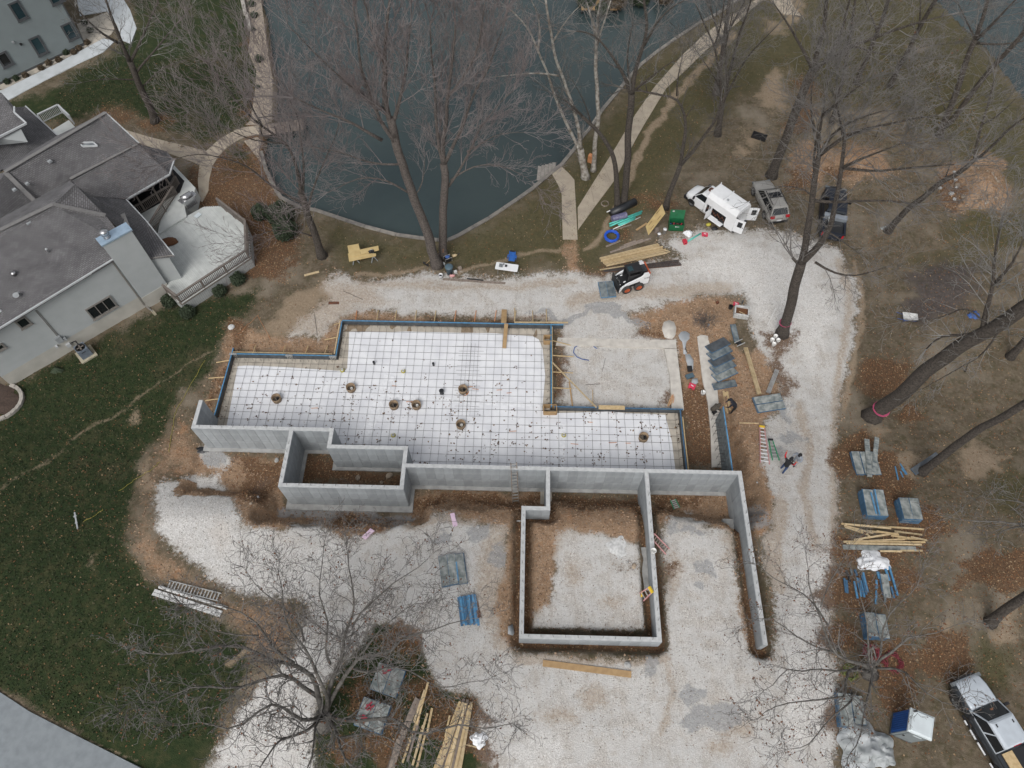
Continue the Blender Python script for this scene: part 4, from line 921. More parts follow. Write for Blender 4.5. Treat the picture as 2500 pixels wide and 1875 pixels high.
def tree(name, label, base, limbs, bark='bark', twig='twig_grey', tape=False, leaves=0, seed=0, flare=1.35, **kw):
    """limbs: (pixel path or (px,py,z) path, radius at start, radius at end, first fraction that carries branches, length scale)"""
    q = dict(BASEQ); q.update(kw); rg = random.Random(seed+int(base[0]))
    bp = base if isinstance(base, Vector) else G(*base)
    t = thing(name, label, 'tree', bp, 0, q.get('group'))
    tm = M(); segs, tips = [], []
    for li, lb in enumerate(limbs):
        path, r0, r1, f0 = lb[:4]; ls = lb[4] if len(lb) > 4 else 1.0
        pts = [P(*p) if len(p) == 3 else ray_axis(p[0], p[1], bp) for p in path]
        pts = [p-bp for p in pts]
        if li == 0 and not q.get('nobase'):
            pts[0] = Vector((0, 0, -.25))
        # resample with a little crookedness
        out = []; cum = [0.]
        for a, b in zip(pts[:-1], pts[1:]): cum.append(cum[-1]+(b-a).length)
        T = cum[-1]; n = max(3, int(T/.7)); k = 0
        cr = q.get('crook', .05)
        for i in range(n+1):
            s = T*i/n
            while k < len(pts)-2 and s > cum[k+1]: k += 1
            a, b = pts[k], pts[k+1]; p = a.lerp(b, (s-cum[k])/max(1e-6, cum[k+1]-cum[k]))
            if 0 < i: p = p+Vector((rg.gauss(0, cr), rg.gauss(0, cr), rg.gauss(0, cr)))*(1 if i < n else .5)
            out.append(p)
        for _ in range(2):
            out = [out[0]]+[(out[i-1]+out[i]*2+out[i+1])/4 for i in range(1, len(out)-1)]+[out[-1]]
        if q.get('thin') and li: r0 *= q['thin']; r1 *= q['thin']
        rs = [r0+(r1-r0)*(i/n)**.8 for i in range(n+1)]
        if li == 0 and not q.get('nobase'):
            rs[0] *= flare*1.15; rs[1] *= (1+flare)/2*.98
        tm.tube(out, rs, 8 if r0 > .1 else 5)
        for i in range(n+1):
            fr = i/n
            if fr < f0: continue
            d = (out[min(i+1, n)]-out[max(i-1, 0)]).normalized(); nc = q['spawn']*.7*(T/n)
            while nc > 0:
                if rg.random() < nc: child(segs, tips, tuple(out[i]), tuple(d), q['len0']*ls*rg.uniform(.55, 1.15)*(1-.35*fr), min(rs[i]*.45, .035), 0 if ls > .5 else 1, q, rg)
                nc -= 1
        d = (out[-1]-out[-2]).normalized()
        for _ in range(3): branch(segs, tips, tuple(out[-1]), vnorm((d.x+rg.gauss(0, .3), d.y+rg.gauss(0, .3), d.z+rg.gauss(0, .3))), q['len0']*ls*.8, min(r1*.9, .06), 0, q, rg)
    part('trunk', tm, bark, t, True)
    if segs:
        big = [s for s in segs if s[2] > .02]; fine = [s for s in segs if s[2] <= .02]
        V1, F1 = seg_mesh(big, 4) if big else (np.zeros((0, 3)), np.zeros(0, int)); V2, F2 = seg_mesh(fine, 3)
        link('crown', fast_mesh('crown', np.concatenate([V1, V2]), np.concatenate([F1, F2+len(V1)]), 4, twig), t)
    if leaves:
        rg.shuffle(tips); tp = np.array(tips[:leaves]); nL = len(tp)
        pts = rquads(tp[:, 0], tp[:, 1], tp[:, 2], .03, .075, .8)
        link('dead_leaves', fast_mesh('dead_leaves', pts, np.arange(len(pts)), 4, 'dead_leaf'), t)
    if tape:
        k = ray_axis(*limbs[0][0][1][:2], bp)-bp; d = k.normalized(); c = d*1.35; r_ = limbs[0][1]*1.13
        b = M(); b.lathe([(r_*.97, -.016), (r_*.98, 0), (r_*.97, .016)], seg=16, mtx=Matrix.Translation(c) @ d.to_track_quat('Z', 'Y').to_matrix().to_4x4()); part('ribbon', b, 'tape', t)
    tree.n = getattr(tree, 'n', 0)+len(segs)
    return t
RED = dict(twig='twig_red', bark='bark_pinkish', trop=.10, ang=(.4, .85), wig=.10, len0=4.4, spawn=2.1, thin=.75, kids=(2.6,3.0,2.6,0), crook=.10)
tree('lakeside_tree', 'big leaning bare tree at the seawall, left trunk of the pair above the slab', (1068,648), [
 ([(1068,648),(1049,583),(1021,513),(1005,475),(980,395),(961,332),(950,290)], .44, .28, 2),
 ([(961,332),(942,270),(935,222),(938,158),(944,80),(948,0)], .30, .08, .1), ([(965,348),(916,269),(885,190),(872,95),(860,20)], .22, .05, .1), ([(932,342),(869,310),(790,269),(720,240)], .16, .04, .15),
 ([(955,320),(975,250),(990,150),(1000,50)], .2, .05, .15), ([(1005,475),(940,440),(860,430),(800,470)], .12, .03, .2, .8), ([(985,400),(900,400),(830,370),(760,360)], .12, .03, .2, .8), ([(942,270),(840,200),(760,120),(700,60)], .13, .03, .2), ([(1010,480),(1030,440),(1040,380)],.08,.02,.3,.6),([(938,158),(900,60),(880,-40)],.14,.05,.1)], seed=1, **RED)
tree('lakeside_tree', 'big upright bare tree at the seawall, right trunk of the pair above the slab', (1083,628), [
 ([(1083,628),(1081,540),(1085,460),(1084,400)], .36, .27, 2),
 ([(1084,400),(1086,310),(1093,237),(1106,142),(1113,63)], .26, .06, .1), ([(1083,410),(1068,332),(1063,285),(1065,180),(1050,60)], .2, .05, .15), ([(1088,395),(1125,316),(1157,221),(1201,142),(1230,60)], .2, .04, .15), ([(1095,455),(1144,373),(1180,300),(1250,220)], .15, .03, .2),
 ([(1093,237),(1150,160),(1180,60),(1190,-30)], .13, .04, .1), ([(1100,440),(1160,400),(1240,400),(1300,440)], .1, .02, .2, .8), ([(1140,370),(1210,330),(1280,320)], .1, .02, .2, .8)], seed=2, **RED)
tree('shore_tree', 'spreading multi-stemmed bare tree on the bank between the deck and the seawall', (787,625), [
 ([(787,625),(770,580),(750,520),(735,470)], .36, .26, 2), ([(735,480),(735,430),(700,350),(640,310),(560,230),(480,120)], .2, .03, .2), ([(745,500),(690,470),(600,400),(500,370),(430,390)], .15, .03, .25), ([(750,520),(770,440),(800,380),(830,300)], .14, .03, .3), ([(740,470),(745,400),(735,310),(700,230)], .14, .03, .3), ([(770,580),(720,560),(650,560),(600,590)], .1, .02, .2, .8), ([(700,350),(640,350),(580,330),(520,300)], .1, .02, .2), ([(640,310),(600,230),(590,140)], .1, .02, .2)], seed=3, bark='bark', **{k: v for k, v in RED.items() if k != 'bark'})
tree('yard_tree', 'bare tree on the lawn between the two grey houses', (378,297), [
 ([(378,297),(364,253),(342,215),(325,170),(316,149)], .36, .27, 2), ([(316,149),(294,95),(278,63),(263,16),(250,-30)], .22, .06, .1), ([(290,105),(253,85),(206,41),(165,0)], .13, .03, .2), ([(318,150),(355,76),(380,16),(400,-30)], .15, .03, .15), ([(330,180),(380,120),(430,60),(470,10)], .12, .03, .2), ([(335,195),(260,190),(200,200)], .08, .02, .2, .6), ([(345,215),(400,160),(480,140)], .08, .02, .2, .6)], seed=4, bark='bark', twig='twig_pale', len0=2.8, spawn=2.2, kids=(2.4,2.8,2.6,0))
SYC = dict(bark='bark_sycamore', twig='twig_pale', len0=3.0, spawn=1.6, crook=.07)
tree('sycamore_tree', 'pale mottled sycamore with two leaning trunks beside the dock stairs', (1431,433), [
 ([(1431,433),(1425,400),(1418,364)], .34, .28, 2), ([(1418,364),(1402,269),(1377,196),(1358,152),(1349,104),(1339,38),(1330,-10)], .17, .08, .35), ([(1418,372),(1383,300),(1364,260),(1333,174),(1314,120),(1285,63),(1241,19)], .16, .05, .35), ([(1364,185),(1330,178),(1270,183),(1200,188)], .09, .02, .3), ([(1314,120),(1320,60),(1300,0)], .09, .03, .2), ([(1349,104),(1380,50),(1420,10)], .08, .02, .2)], seed=5, **SYC)
tree('sycamore_tree', 'straight white-barked sycamore on the seawall, right of the leaning one', (1449,417), [
 ([(1449,417),(1455,350),(1458,316),(1464,269),(1456,190),(1455,127)], .22, .14, 2), ([(1455,127),(1458,63),(1466,0),(1480,-60)], .13, .05, .1), ([(1456,90),(1445,50),(1432,5)], .12, .05, .1), ([(1458,110),(1475,50),(1490,0)], .1, .04, .2), ([(1460,280),(1425,330),(1400,350)], .05, .015, .3, .5)], seed=6, **SYC)
tree('dark_tree', 'dark forked tree with bent left trunk beside the black pipe roll', (1510,505), [
 ([(1510,505),(1504,411),(1494,370),(1469,329),(1444,304),(1421,282)], .27, .13, 2), ([(1421,282),(1390,250),(1360,235)], .1, .03, .0, .7), ([(1444,304),(1430,260),(1400,200)], .06, .02, .2, .6)], seed=7, twig='twig_dark')
tree('dark_tree', 'tall dark straight tree forking over the lake beside the concrete path', (1523,497), [
 ([(1523,497),(1532,411),(1535,316),(1542,228)], .30, .25, 2), ([(1541,235),(1535,209),(1516,168),(1485,120),(1459,89),(1437,73),(1409,76)], .17, .04, .3), ([(1543,230),(1545,206),(1554,158),(1573,111),(1583,63),(1573,16),(1570,-40)], .19, .07, .2), ([(1544,225),(1551,215),(1589,187),(1627,158),(1660,140)], .1, .02, .3), ([(1516,168),(1490,160),(1478,150)], .06, .02, .3), ([(1573,111),(1600,60),(1640,10),(1670,0)], .1, .03, .1), ([(1535,190),(1530,130),(1545,60)], .08, .03, .2)], seed=8, twig='twig_grey', len0=2.9)
tree('dark_tree', 'dark tree with a wide crooked limb behind the leaning plywood and green job box', (1625,508), [
 ([(1625,508),(1634,475),(1643,449),(1662,402)], .25, .2, 2), ([(1660,405),(1668,364),(1675,285),(1662,247),(1652,234),(1611,231),(1580,225),(1523,215)], .15, .06, .3, .7), ([(1662,402),(1690,373),(1732,313),(1751,291),(1770,230)], .17, .07, .4), ([(1652,234),(1655,190),(1668,130)], .07, .02, .2, .8), ([(1580,225),(1570,190),(1580,170)], .05, .015, .2, .5), ([(1675,285),(1690,265)], .05, .03, .5, .4)], seed=9, twig='twig_dark')
tree('dark_tree', 'clump of tall dark stems on the dry turf above the service van', (1752,330), [
 ([(1752,330),(1757,300),(1762,260)], .28, .24, 2), ([(1760,270),(1770,240),(1780,180),(1800,100),(1835,-10)], .19, .06, .3), ([(1757,280),(1762,220),(1745,110),(1720,60),(1700,10)], .15, .04, .3), ([(1765,250),(1795,190),(1830,130),(1900,60)], .12, .03, .3), ([(1762,220),(1720,150),(1690,110)], .08, .02, .3), ([(1775,200),(1768,120),(1790,30)],.12,.04,.2), ([(1745,110),(1760,60),(1770,-20)],.1,.03,.2)], seed=10, tape=False, twig='twig_grey', spawn=2.7, len0=3.7)
tree('dark_tree', 'dark tree with a reddish trunk left of the stem clump above the van', (1747,230), [
 ([(1747,230),(1752,190),(1760,150),(1775,60),(1785,-30)], .27, .16, .45), ([(1765,110),(1740,40),(1720,-20)], .12, .04, .2), ([(1770,90),(1800,40),(1830,-20)], .12, .04, .2)], seed=11, bark='bark_pinkish', spawn=2.7, len0=3.7)
tree('oak_tree', 'thick dark oak forking above the silver car', (1883,430), [
 ([(1883,430),(1905,370),(1930,310),(1955,240),(1975,190),(1985,170)], .44, .33, 2), ([(1985,172),(1960,120),(1925,60),(1890,10)], .16, .04, .2), ([(1985,170),(2005,100),(2018,30),(2020,-40)], .24, .1, .15), ([(1988,168),(2000,160),(2080,110),(2150,85),(2250,50),(2300,40)], .2, .04, .2), ([(1980,180),(2030,140),(2060,60),(2080,-20)], .18, .06, .15), ([(1955,240),(1962,260),(1985,300),(1990,360)], .06, .015, .2, .6), ([(2080,110),(2140,130),(2220,140)], .08, .02, .2)], seed=12, twig='twig_grey', leaves=160, spawn=1.8, len0=3.6)
tree('woodland_tree', 'slim dark tree left of the two straight trunks at the upper right', (2091,205), [([(2091,205),(2110,152),(2142,79),(2164,16),(2185,-50)], .26, .15, .5), ([(2142,79),(2120,20),(2100,-30)], .1, .03, .2)], seed=13, twig='twig_grey', spawn=2.7, len0=3.7)
tree('woodland_tree', 'slim straight tree in the dry turf left of the far lake', (2172,211), [([(2172,211),(2211,133),(2243,70),(2275,16),(2310,-40)], .26, .15, .5), ([(2243,70),(2250,10),(2240,-40)], .1, .03, .2), ([(2211,133),(2260,110),(2330,105)], .06, .02, .3)], seed=14, twig='twig_grey', spawn=2.7, len0=3.7)
tree('woodland_tree', 'tall twin-trunked tree standing before the far lake', (2294,332), [
 ([(2294,332),(2305,302),(2313,278),(2338,222),(2363,133),(2382,95)], .30, .22, 2), ([(2305,310),(2319,304),(2363,240),(2401,190),(2465,120),(2500,79),(2540,30)], .26, .16, .5), ([(2382,95),(2401,47),(2411,0),(2420,-40)], .2, .1, .2), ([(2382,98),(2430,50),(2480,0)], .15, .06, .2), ([(2382,100),(2360,50),(2340,10)], .1, .03, .2), ([(2385,105),(2440,112),(2500,100)], .12, .05, .3), ([(2313,278),(2290,220),(2280,170)], .06, .02, .2), ([(2330,240),(2300,250),(2270,270),(2230,280)], .06, .02, .2)], seed=15, twig='twig_grey', spawn=2.7, len0=3.7)
tree('forked_tree', 'big dark forked tree with a pink ribbon at the bend of the gravel drive', (1910,815), [
 ([(1910,815),(1927,750),(1939,703),(1952,659),(1956,640)], .42, .36, 2), ([(1955,645),(1965,610),(1975,545),(1987,480),(1992,430),(2000,380)], .27, .16, .3, .7), ([(1958,640),(1975,625),(1997,605),(2020,570),(2035,530),(2045,480),(2055,410),(2060,340)], .25, .1, .3, .7), ([(1990,640),(2021,665),(2085,678),(2164,652)], .1, .02, .1, .75), ([(1985,490),(2053,494),(2148,488),(2205,491),(2240,500)], .11, .03, .2), ([(2000,380),(1995,330),(2010,280),(2020,200)], .13, .03, .1), ([(2000,380),(2030,320),(2080,290),(2160,270)], .12, .03, .1), ([(2060,340),(2050,280),(2040,230)], .09, .03, .1), ([(2055,410),(2120,380),(2200,350)], .1, .03, .1), ([(2020,565),(2060,590),(2100,620)], .07, .02, .2, .7), ([(1987,480),(1970,450),(1940,450),(1900,455)], .08, .02, .2, .7), ([(1992,430),(1980,400),(1990,350),(2000,300)], .1, .03, .2), ([(1952,650),(1935,630)], .12, .1, 2), ([(2000,380),(2060,330),(2140,310),(2230,290),(2290,280)], .12, .03, .15), ([(2010,280),(2060,230),(2110,200)], .09, .03, .1), ([(2055,410),(2130,420),(2230,410),(2330,400)], .1, .03, .15), ([(1990,320),(1975,260),(1985,200)], .08, .03, .1)], seed=16, tape=True, twig='twig_grey', spawn=2.7, len0=3.7)
tree('leaning_oak', 'massive dark leaning trunk with a knot hole and pink ribbon right of the drive', (2128,1018), [
 ([(2128,1018),(2150,1000),(2189,975),(2275,893),(2344,845),(2401,811),(2449,788),(2500,750),(2580,700)], .56, .36, .55, .8), ([(2380,815),(2345,828),(2306,807),(2270,840),(2260,850)], .12, .04, .2, .5), ([(2400,800),(2410,740),(2430,690),(2420,620),(2440,560)], .16, .04, .2), ([(2405,790),(2360,740),(2300,780),(2200,785)], .07, .015, .3, .6), ([(2430,690),(2480,640),(2500,580)], .1, .03, .2), ([(2449,788),(2410,860),(2330,905),(2250,950)], .07, .015, .2, .6)], seed=17, tape=True, twig='twig_pale', len0=3.2, spawn=4.0)
tree('leaning_tree', 'slender dark leaning tree below the massive leaning trunk', (2248,1153), [([(2248,1153),(2306,1109),(2370,1058),(2417,1036),(2500,985),(2600,930)], .28, .2, .8, .5)], seed=18, twig='twig_pale', len0=3.2, spawn=4.0)
tree('leaning_tree', 'thick short-looking trunk leaning out of the right edge above the pickup', (2418,1522), [([(2418,1522),(2455,1490),(2500,1455),(2600,1390)], .30, .24, .9, .4)], seed=19)
tree('leaning_tree', 'dark trunk at the right edge beside the massive leaning oak', (2466,872), [([(2466,872),(2485,850),(2520,810),(2600,730)], .28, .22, .9, .4)], seed=20)
tree('bent_tree', 'long leaning tree with a grey board at its foot, over the leaf mounds', (2166,566), [
 ([(2166,566),(2204,522),(2260,475),(2306,440),(2360,410),(2379,392)], .28, .16, .85), ([(2379,392),(2388,330),(2395,300),(2420,230),(2430,190)], .12, .04, .2, .8), ([(2379,392),(2420,360),(2450,320),(2500,285),(2560,250)], .12, .04, .2, .8), ([(2395,305),(2440,290),(2480,240)], .07, .02, .2, .7), ([(2306,440),(2330,380),(2310,340)], .06, .02, .2, .6)], seed=21, twig='twig_grey', crook=.12, spawn=2.7, len0=3.7)
tree('woodland_tree', 'dark tree at the top right behind the twin-trunked one', (2030,300), [([(2030,300),(2050,230),(2065,150),(2080,60),(2090,-20)], .2, .1, .4)], seed=22, twig='twig_grey', spawn=2.7, len0=3.7)
Q = dict(twig='twig_grey', bark='bark_oak', wig=.27, crook=.36, trop=.05, ang=(.55, 1.2), len0=2.5, spawn=4.4, thin=.66, rmin=.0105, kids=(3.0,3.1,2.8,0), step=(.5,.4,.36,.4))
WOOD = 1
def zl(pts, z0, z1): return [(x, y, z0+(z1-z0)*(i/(len(pts)-1))**.75) for i, (x, y) in enumerate(pts)]
OB = P(792, 1772, 2.1)
tree('oak_tree', 'wide grey gnarled oak spreading at the lower left between lawn and gravel', OB, [
 (zl([(792,1772),(793,1755),(794,1742)], 2.1, 5.0), .42, .38, 2),
 (zl([(790,1745),(774,1704),(752,1644),(717,1619),(664,1609),(601,1584),(551,1575),(519,1590),(440,1596),(375,1592)], 5, 8.5), .26, .04, .25), (zl([(717,1619),(679,1578),(632,1552),(600,1511),(560,1480),(520,1460)], 6.5, 9.5), .16, .03, .1),
 (zl([(793,1742),(787,1690),(777,1620),(742,1565),(711,1543),(690,1470),(680,1400)], 5, 10), .2, .03, .2), (zl([(794,1742),(796,1680),(821,1587),(863,1524),(863,1476),(872,1451),(853,1407),(845,1340)], 5, 10), .24, .03, .2),
 (zl([(806,1620),(806,1590),(809,1527),(774,1460),(771,1429),(775,1340)], 6.5, 10), .13, .025, .1), (zl([(800,1735),(815,1669),(878,1616),(948,1571),(996,1552),(1059,1552),(1122,1508)], 5, 9), .22, .03, .2),
 (zl([(860,1630),(880,1620),(904,1654),(980,1638),(1075,1670),(1185,1666)], 6, 8.5), .12, .02, .15), (zl([(800,1740),(821,1736),(916,1742),(1011,1774),(1138,1777),(1201,1745),(1240,1742)], 5, 8.5), .2, .025, .15),
 (zl([(798,1750),(818,1760),(828,1793),(834,1850),(885,1900)], 5, 8), .18, .05, .15), (zl([(790,1745),(771,1755),(695,1745),(654,1720),(600,1752),(530,1775),(440,1770)], 5, 8.5), .18, .025, .15),
 (zl([(775,1700),(696,1635),(627,1670),(538,1692),(443,1711),(348,1714)], 5.5, 8.5), .18, .025, .15), (zl([(785,1755),(727,1780),(682,1800),(650,1856),(600,1900)], 5, 8), .15, .03, .1), (zl([(790,1760),(777,1790),(758,1856),(740,1920)], 5, 8), .14, .03, .1),
 (zl([(863,1524),(910,1480),(960,1440),(1010,1400),(1050,1370)], 8, 10), .1, .02, .1), (zl([(878,1600),(930,1530),(985,1480),(1040,1460)], 7, 9.5), .09, .02, .1), (zl([(834,1800),(920,1810),(1000,1850)], 6, 8), .1, .02, .1),
 (zl([(632,1552),(580,1540),(520,1520),(470,1500)], 8.3, 9.5), .08, .02, .1), (zl([(742,1565),(700,1500),(640,1440),(590,1400)], 7.5, 10), .1, .02, .1)], seed=23, leaves=900, **Q)
OB = P(2128, 1645, 2.3)
Q2 = dict(Q); Q2.update(bark='bark_oak', twig='twig_grey', rmin=.0095, spawn=2.6, len0=2.1, thin=.68)
tree('oak_tree', 'gnarled oak with clusters of dead leaves over the stacked forms at the lower right', OB, [
 (zl([(2128,1645),(2127,1640),(2125,1632)], 2.3, 4.5), .34, .3, 2),
 (zl([(2125,1632),(2085,1613),(2047,1584),(2021,1527),(2003,1483),(1990,1413),(1977,1366)], 4.5, 9), .18, .02, .2), (zl([(2047,1584),(1990,1578),(1911,1540),(1860,1500)], 5.8, 8), .11, .02, .1), (zl([(2021,1527),(1960,1440),(1880,1400),(1830,1370)], 6.8, 8.5), .09, .02, .1),
 (zl([(2125,1630),(2108,1580),(2105,1530),(2095,1490),(2110,1430)], 4.5, 8.5), .13, .02, .2), (zl([(2130,1632),(2150,1600),(2200,1590),(2220,1566),(2290,1540),(2340,1535)], 4.5, 8), .15, .02, .2), (zl([(2140,1630),(2180,1610),(2215,1640),(2250,1670),(2262,1725),(2345,1715)], 4.8, 7.5), .13, .02, .2),
 (zl([(2122,1640),(2085,1640),(2075,1700),(2000,1730),(1930,1730),(1860,1760)], 4.5, 7.5), .14, .02, .2), (zl([(2075,1680),(2060,1720),(2010,1780),(1960,1800),(1930,1850)], 5.2, 7.5), .1, .02, .1), (zl([(2150,1600),(2160,1500),(2240,1430),(2265,1380)], 5, 8.5), .1, .02, .1),
 (zl([(2100,1625),(2000,1640),(1900,1640),(1860,1690)], 4.8, 7.5), .1, .02, .1), (zl([(2130,1650),(2110,1730),(2100,1800),(2080,1860)], 4.6, 7), .12, .02, .1), (zl([(2003,1483),(2030,1420),(2060,1380),(2080,1330)], 7.8, 9.5), .06, .02, .1)], seed=24, leaves=700, **Q2)
OB = P(2600, 1330, 2.3)
tree('oak_tree', 'oak reaching in from the right edge with lichen-grey branches', OB, [
 (zl([(2600,1330),(2600,1310),(2590,1290)], 2.3, 6), .4, .35, 2), (zl([(2590,1290),(2500,1284),(2440,1272),(2380,1280),(2320,1270)], 6, 7.5), .16, .03, .2), (zl([(2500,1284),(2450,1310),(2420,1330)], 6.5, 7.3), .08, .02, .2, .7), (zl([(2590,1280),(2500,1220),(2440,1225),(2390,1215)], 6, 8.5), .12, .02, .2)], seed=25, **Q2)
# pale shrub-like bare sapling crowns along the right woods
for px, py, r_, l in ((2360,905,1.4,'small bare sapling right of the wheelbarrow'),(2140,330,1.6,'slim bare sapling among the upper right woods'),(2440,700,1.5,'bare sapling at the right edge above the leaning oak')):
    bp = G(px, py); pts = [(px, py, bp.z), (px+3, py-10, bp.z+1.5), (px+10, py-30, bp.z+3.2)]
    tree('sapling', l, bp, [(pts, .05, .02, .2, .7)], seed=px, twig='twig_pale', len0=1.6)
print('twig segments', tree.n)
# ------------------------------------------------------------------ buildings
class Frame:
    """vertical wall plane through two ground pixels: local x along the wall, y into the house"""
    def __init__(s, pa, pb, z=0.0):
        s.A = P(*pa, z); s.B = P(*pb, z); s.a = hdg(s.A, s.B); s.e1 = Vector((math.cos(s.a), math.sin(s.a), 0)); s.e2 = Vector((-math.sin(s.a), math.cos(s.a), 0)); s.z = z
    def loc(s, px, py, z):
        d = P(px, py, z)-s.A; return Vector((d.dot(s.e1), d.dot(s.e2), z-s.z))
    def hit(s, px, py, t=0.0):
        lo, hi = -5., 25.
        for _ in range(50):
            m = (lo+hi)/2
            if s.loc(px, py, m).y > t: lo = m
            else: hi = m
        q = s.loc(px, py, m); return q.x, m-s.z
def siding(b, x0, x1, z0, z1, pitch, y=0.0):
    n = max(1, int(round((z1-z0)/pitch))); h = (z1-z0)/n
    for i in range(n):
        za, zb = z0+i*h, z0+(i+1)*h
        b.quad((x0, y-.04, za), (x1, y-.04, za), (x1, y-.004, zb), (x0, y-.004, zb)); b.quad((x0, y, za), (x1, y, za), (x1, y-.04, za), (x0, y-.04, za))
def window(par, x0, x1, z0, z1, y=0.0, panes=1, fr='trim', gl='glass_dark', fw=.09):
    f = M(); cx, cz = (x0+x1)/2, (z0+z1)/2
    f.box((cx, y-.045, z0+fw/2), (x1-x0, .10, fw)); f.box((cx, y-.045, z1-fw/2), (x1-x0, .10, fw))
    for x in (x0+fw/2, x1-fw/2): f.box((x, y-.045, cz), (fw, .096, z1-z0-2*fw))
    wv = (x1-x0-2*fw)/panes
    for i in range(1, panes): f.box((x0+fw+wv*i, y-.04, cz), (.06, .08, z1-z0-2*fw))
    wn = part('window', f, fr, par)
    for i in range(panes):
        p = M(); p.box((x0+fw+wv*(i+.5), y-.022, cz), (wv-.062, .012, z1-z0-2*fw-.004)); part('pane', p, gl if isinstance(gl, str) else gl[i], wn)
    s = M(); s.box((cx, y-.07, z0-.03), (x1-x0+.1, .15, .05)); part('sill', s, fr, wn)
def roof_face(par, pts, name='roof_slope', m='shingle', th=.14):
    pts = [Vector(p) for p in pts]; n = Vector((0, 0, 0))
    for i in range(len(pts)): n += (pts[i]-pts[0]).cross(pts[(i+1) % len(pts)]-pts[0])
    n.normalize()
    if n.z < 0: n = -n; pts = pts[::-1]
    h = Vector((0, 0, 1)).cross(n); h = h.normalized() if h.length > 1e-3 else Vector((1, 0, 0)); v = n.cross(h)
    k = len(pts); me = bpy.data.meshes.new(name); vs = [tuple(p) for p in pts]+[tuple(p-Vector((0, 0, th))) for p in pts]
    fs = [tuple(range(k)), tuple(range(2*k-1, k-1, -1))]+[(i, k+i, k+(i+1) % k, (i+1) % k) for i in range(k)]
    fs = [f if j == 0 or j == 1 else f for j, f in enumerate(fs)]
    me.from_pydata(vs, [], fs); uvl = me.uv_layers.new(name='UVMap')
    for lp in me.loops:
        p = Vector(me.vertices[lp.vertex_index].co); uvl.data[lp.index].uv = (p.dot(h), p.dot(v))
    me.update(); me.materials.append(MT[m]); return link(name, me, par)
def cap(par, pts, w_=.32, th=.05, m='ridge_cap', name='ridge_cap'):
    b = M()
    for a, c in zip(pts[:-1], pts[1:]): b.beam(Vector(a)+Vector((0, 0, .03)), Vector(c)+Vector((0, 0, .03)), w_, th)
    part(name, b, m, par)
# --- neighbouring house on the left
HF = Frame((0, 959), (351, 751)); hs = thing('neighbour_house', 'grey sided house with hipped dark shingle roofs, chimney and deck at the left', 'house', HF.A, HF.a)
L = HF.loc
b = M(); siding(b, .9, 14.1, 1.3, 5.75, .14); part('siding', b, 'siding', hs)
b = M(); b.box((7.5, .2, .5), (13.2, .46, 1.62)); part('foundation', b, 'foundation', hs)
b = M(); b.box((6.5, 2.6, 3.2), (11.2, 5.1, 4.0)); part('wall', b, 'siding', hs)
b = M(); b.box((10.5, 10.6, 1.5), (5, 5, 3.0)); b.box((9.5, 10.2, 2.4), (4, 4.5, 4.4)); part('wall', b, 'siding', hs)
def wwin(pix, panes=1, gl='glass_dark'):
    q = [HF.hit(*p) for p in pix]; x0 = (q[0][0]+q[3][0])/2; x1 = (q[1][0]+q[2][0])/2; z1 = (q[0][1]+q[1][1])/2; z0 = (q[2][1]+q[3][1])/2
    window(hs, x0, x1, z0, z1, -.02, panes, 'trim', gl)
wwin(((207,755),(267,720.5),(286,744),(228,782)), 3); wwin(((35,785),(58.5,769.6),(77.5,787),(52,804))); wwin(((-22,851),(0,838),(14,828+12),(-8,854+12)))
# chimney
x0, x1 = 11.95, 14.15
ch = M(); ch.box(((x0+x1)/2, .12, 3.6), (x1-x0-.02, .76, 7.5)); siding(ch, x0, x1, 1.3, 7.4, .14, -.27)
c = part('chimney', ch, 'siding', hs)
b = M(); b.box(((x0+x1)/2, .12, 7.42), (x1-x0+.16, .96, .12)); part('chimney_cap', b, 'chim_cap', c)
b = M(); b.lathe([(.26, 7.48), (.16, 7.56), (.16, 7.75), (.30, 7.80), (.30, 8.08), (.31, 8.12), (0, 8.16)], (x0+.62, .15, 0), 18); part('flue', b, 'stainless', c, True)
b = M(); b.box(((x0+x1)/2, -.30, .5), (x1-x0+.02, .06, 1.62)); part('chimney_base', b, 'foundation', c)
b = M(); b.beam((x0-.12, -.12, .3), (x0-.12, -.12, 5.7), .1, .08); b.beam((x0-.12, -.12, .3), (x0+.1, -.9, .02), .1, .07); part('downspout', b, 'trim', hs)
V_ = lambda px, py, z: L(px, py, z)
def pz(px, py, y0=12.7, z0=7.5, k=.72):
    z = 5.5
    for _ in range(30): z = .5*z+.5*(z0-k*(y0-L(px, py, z).y))
    return (px, py, z)
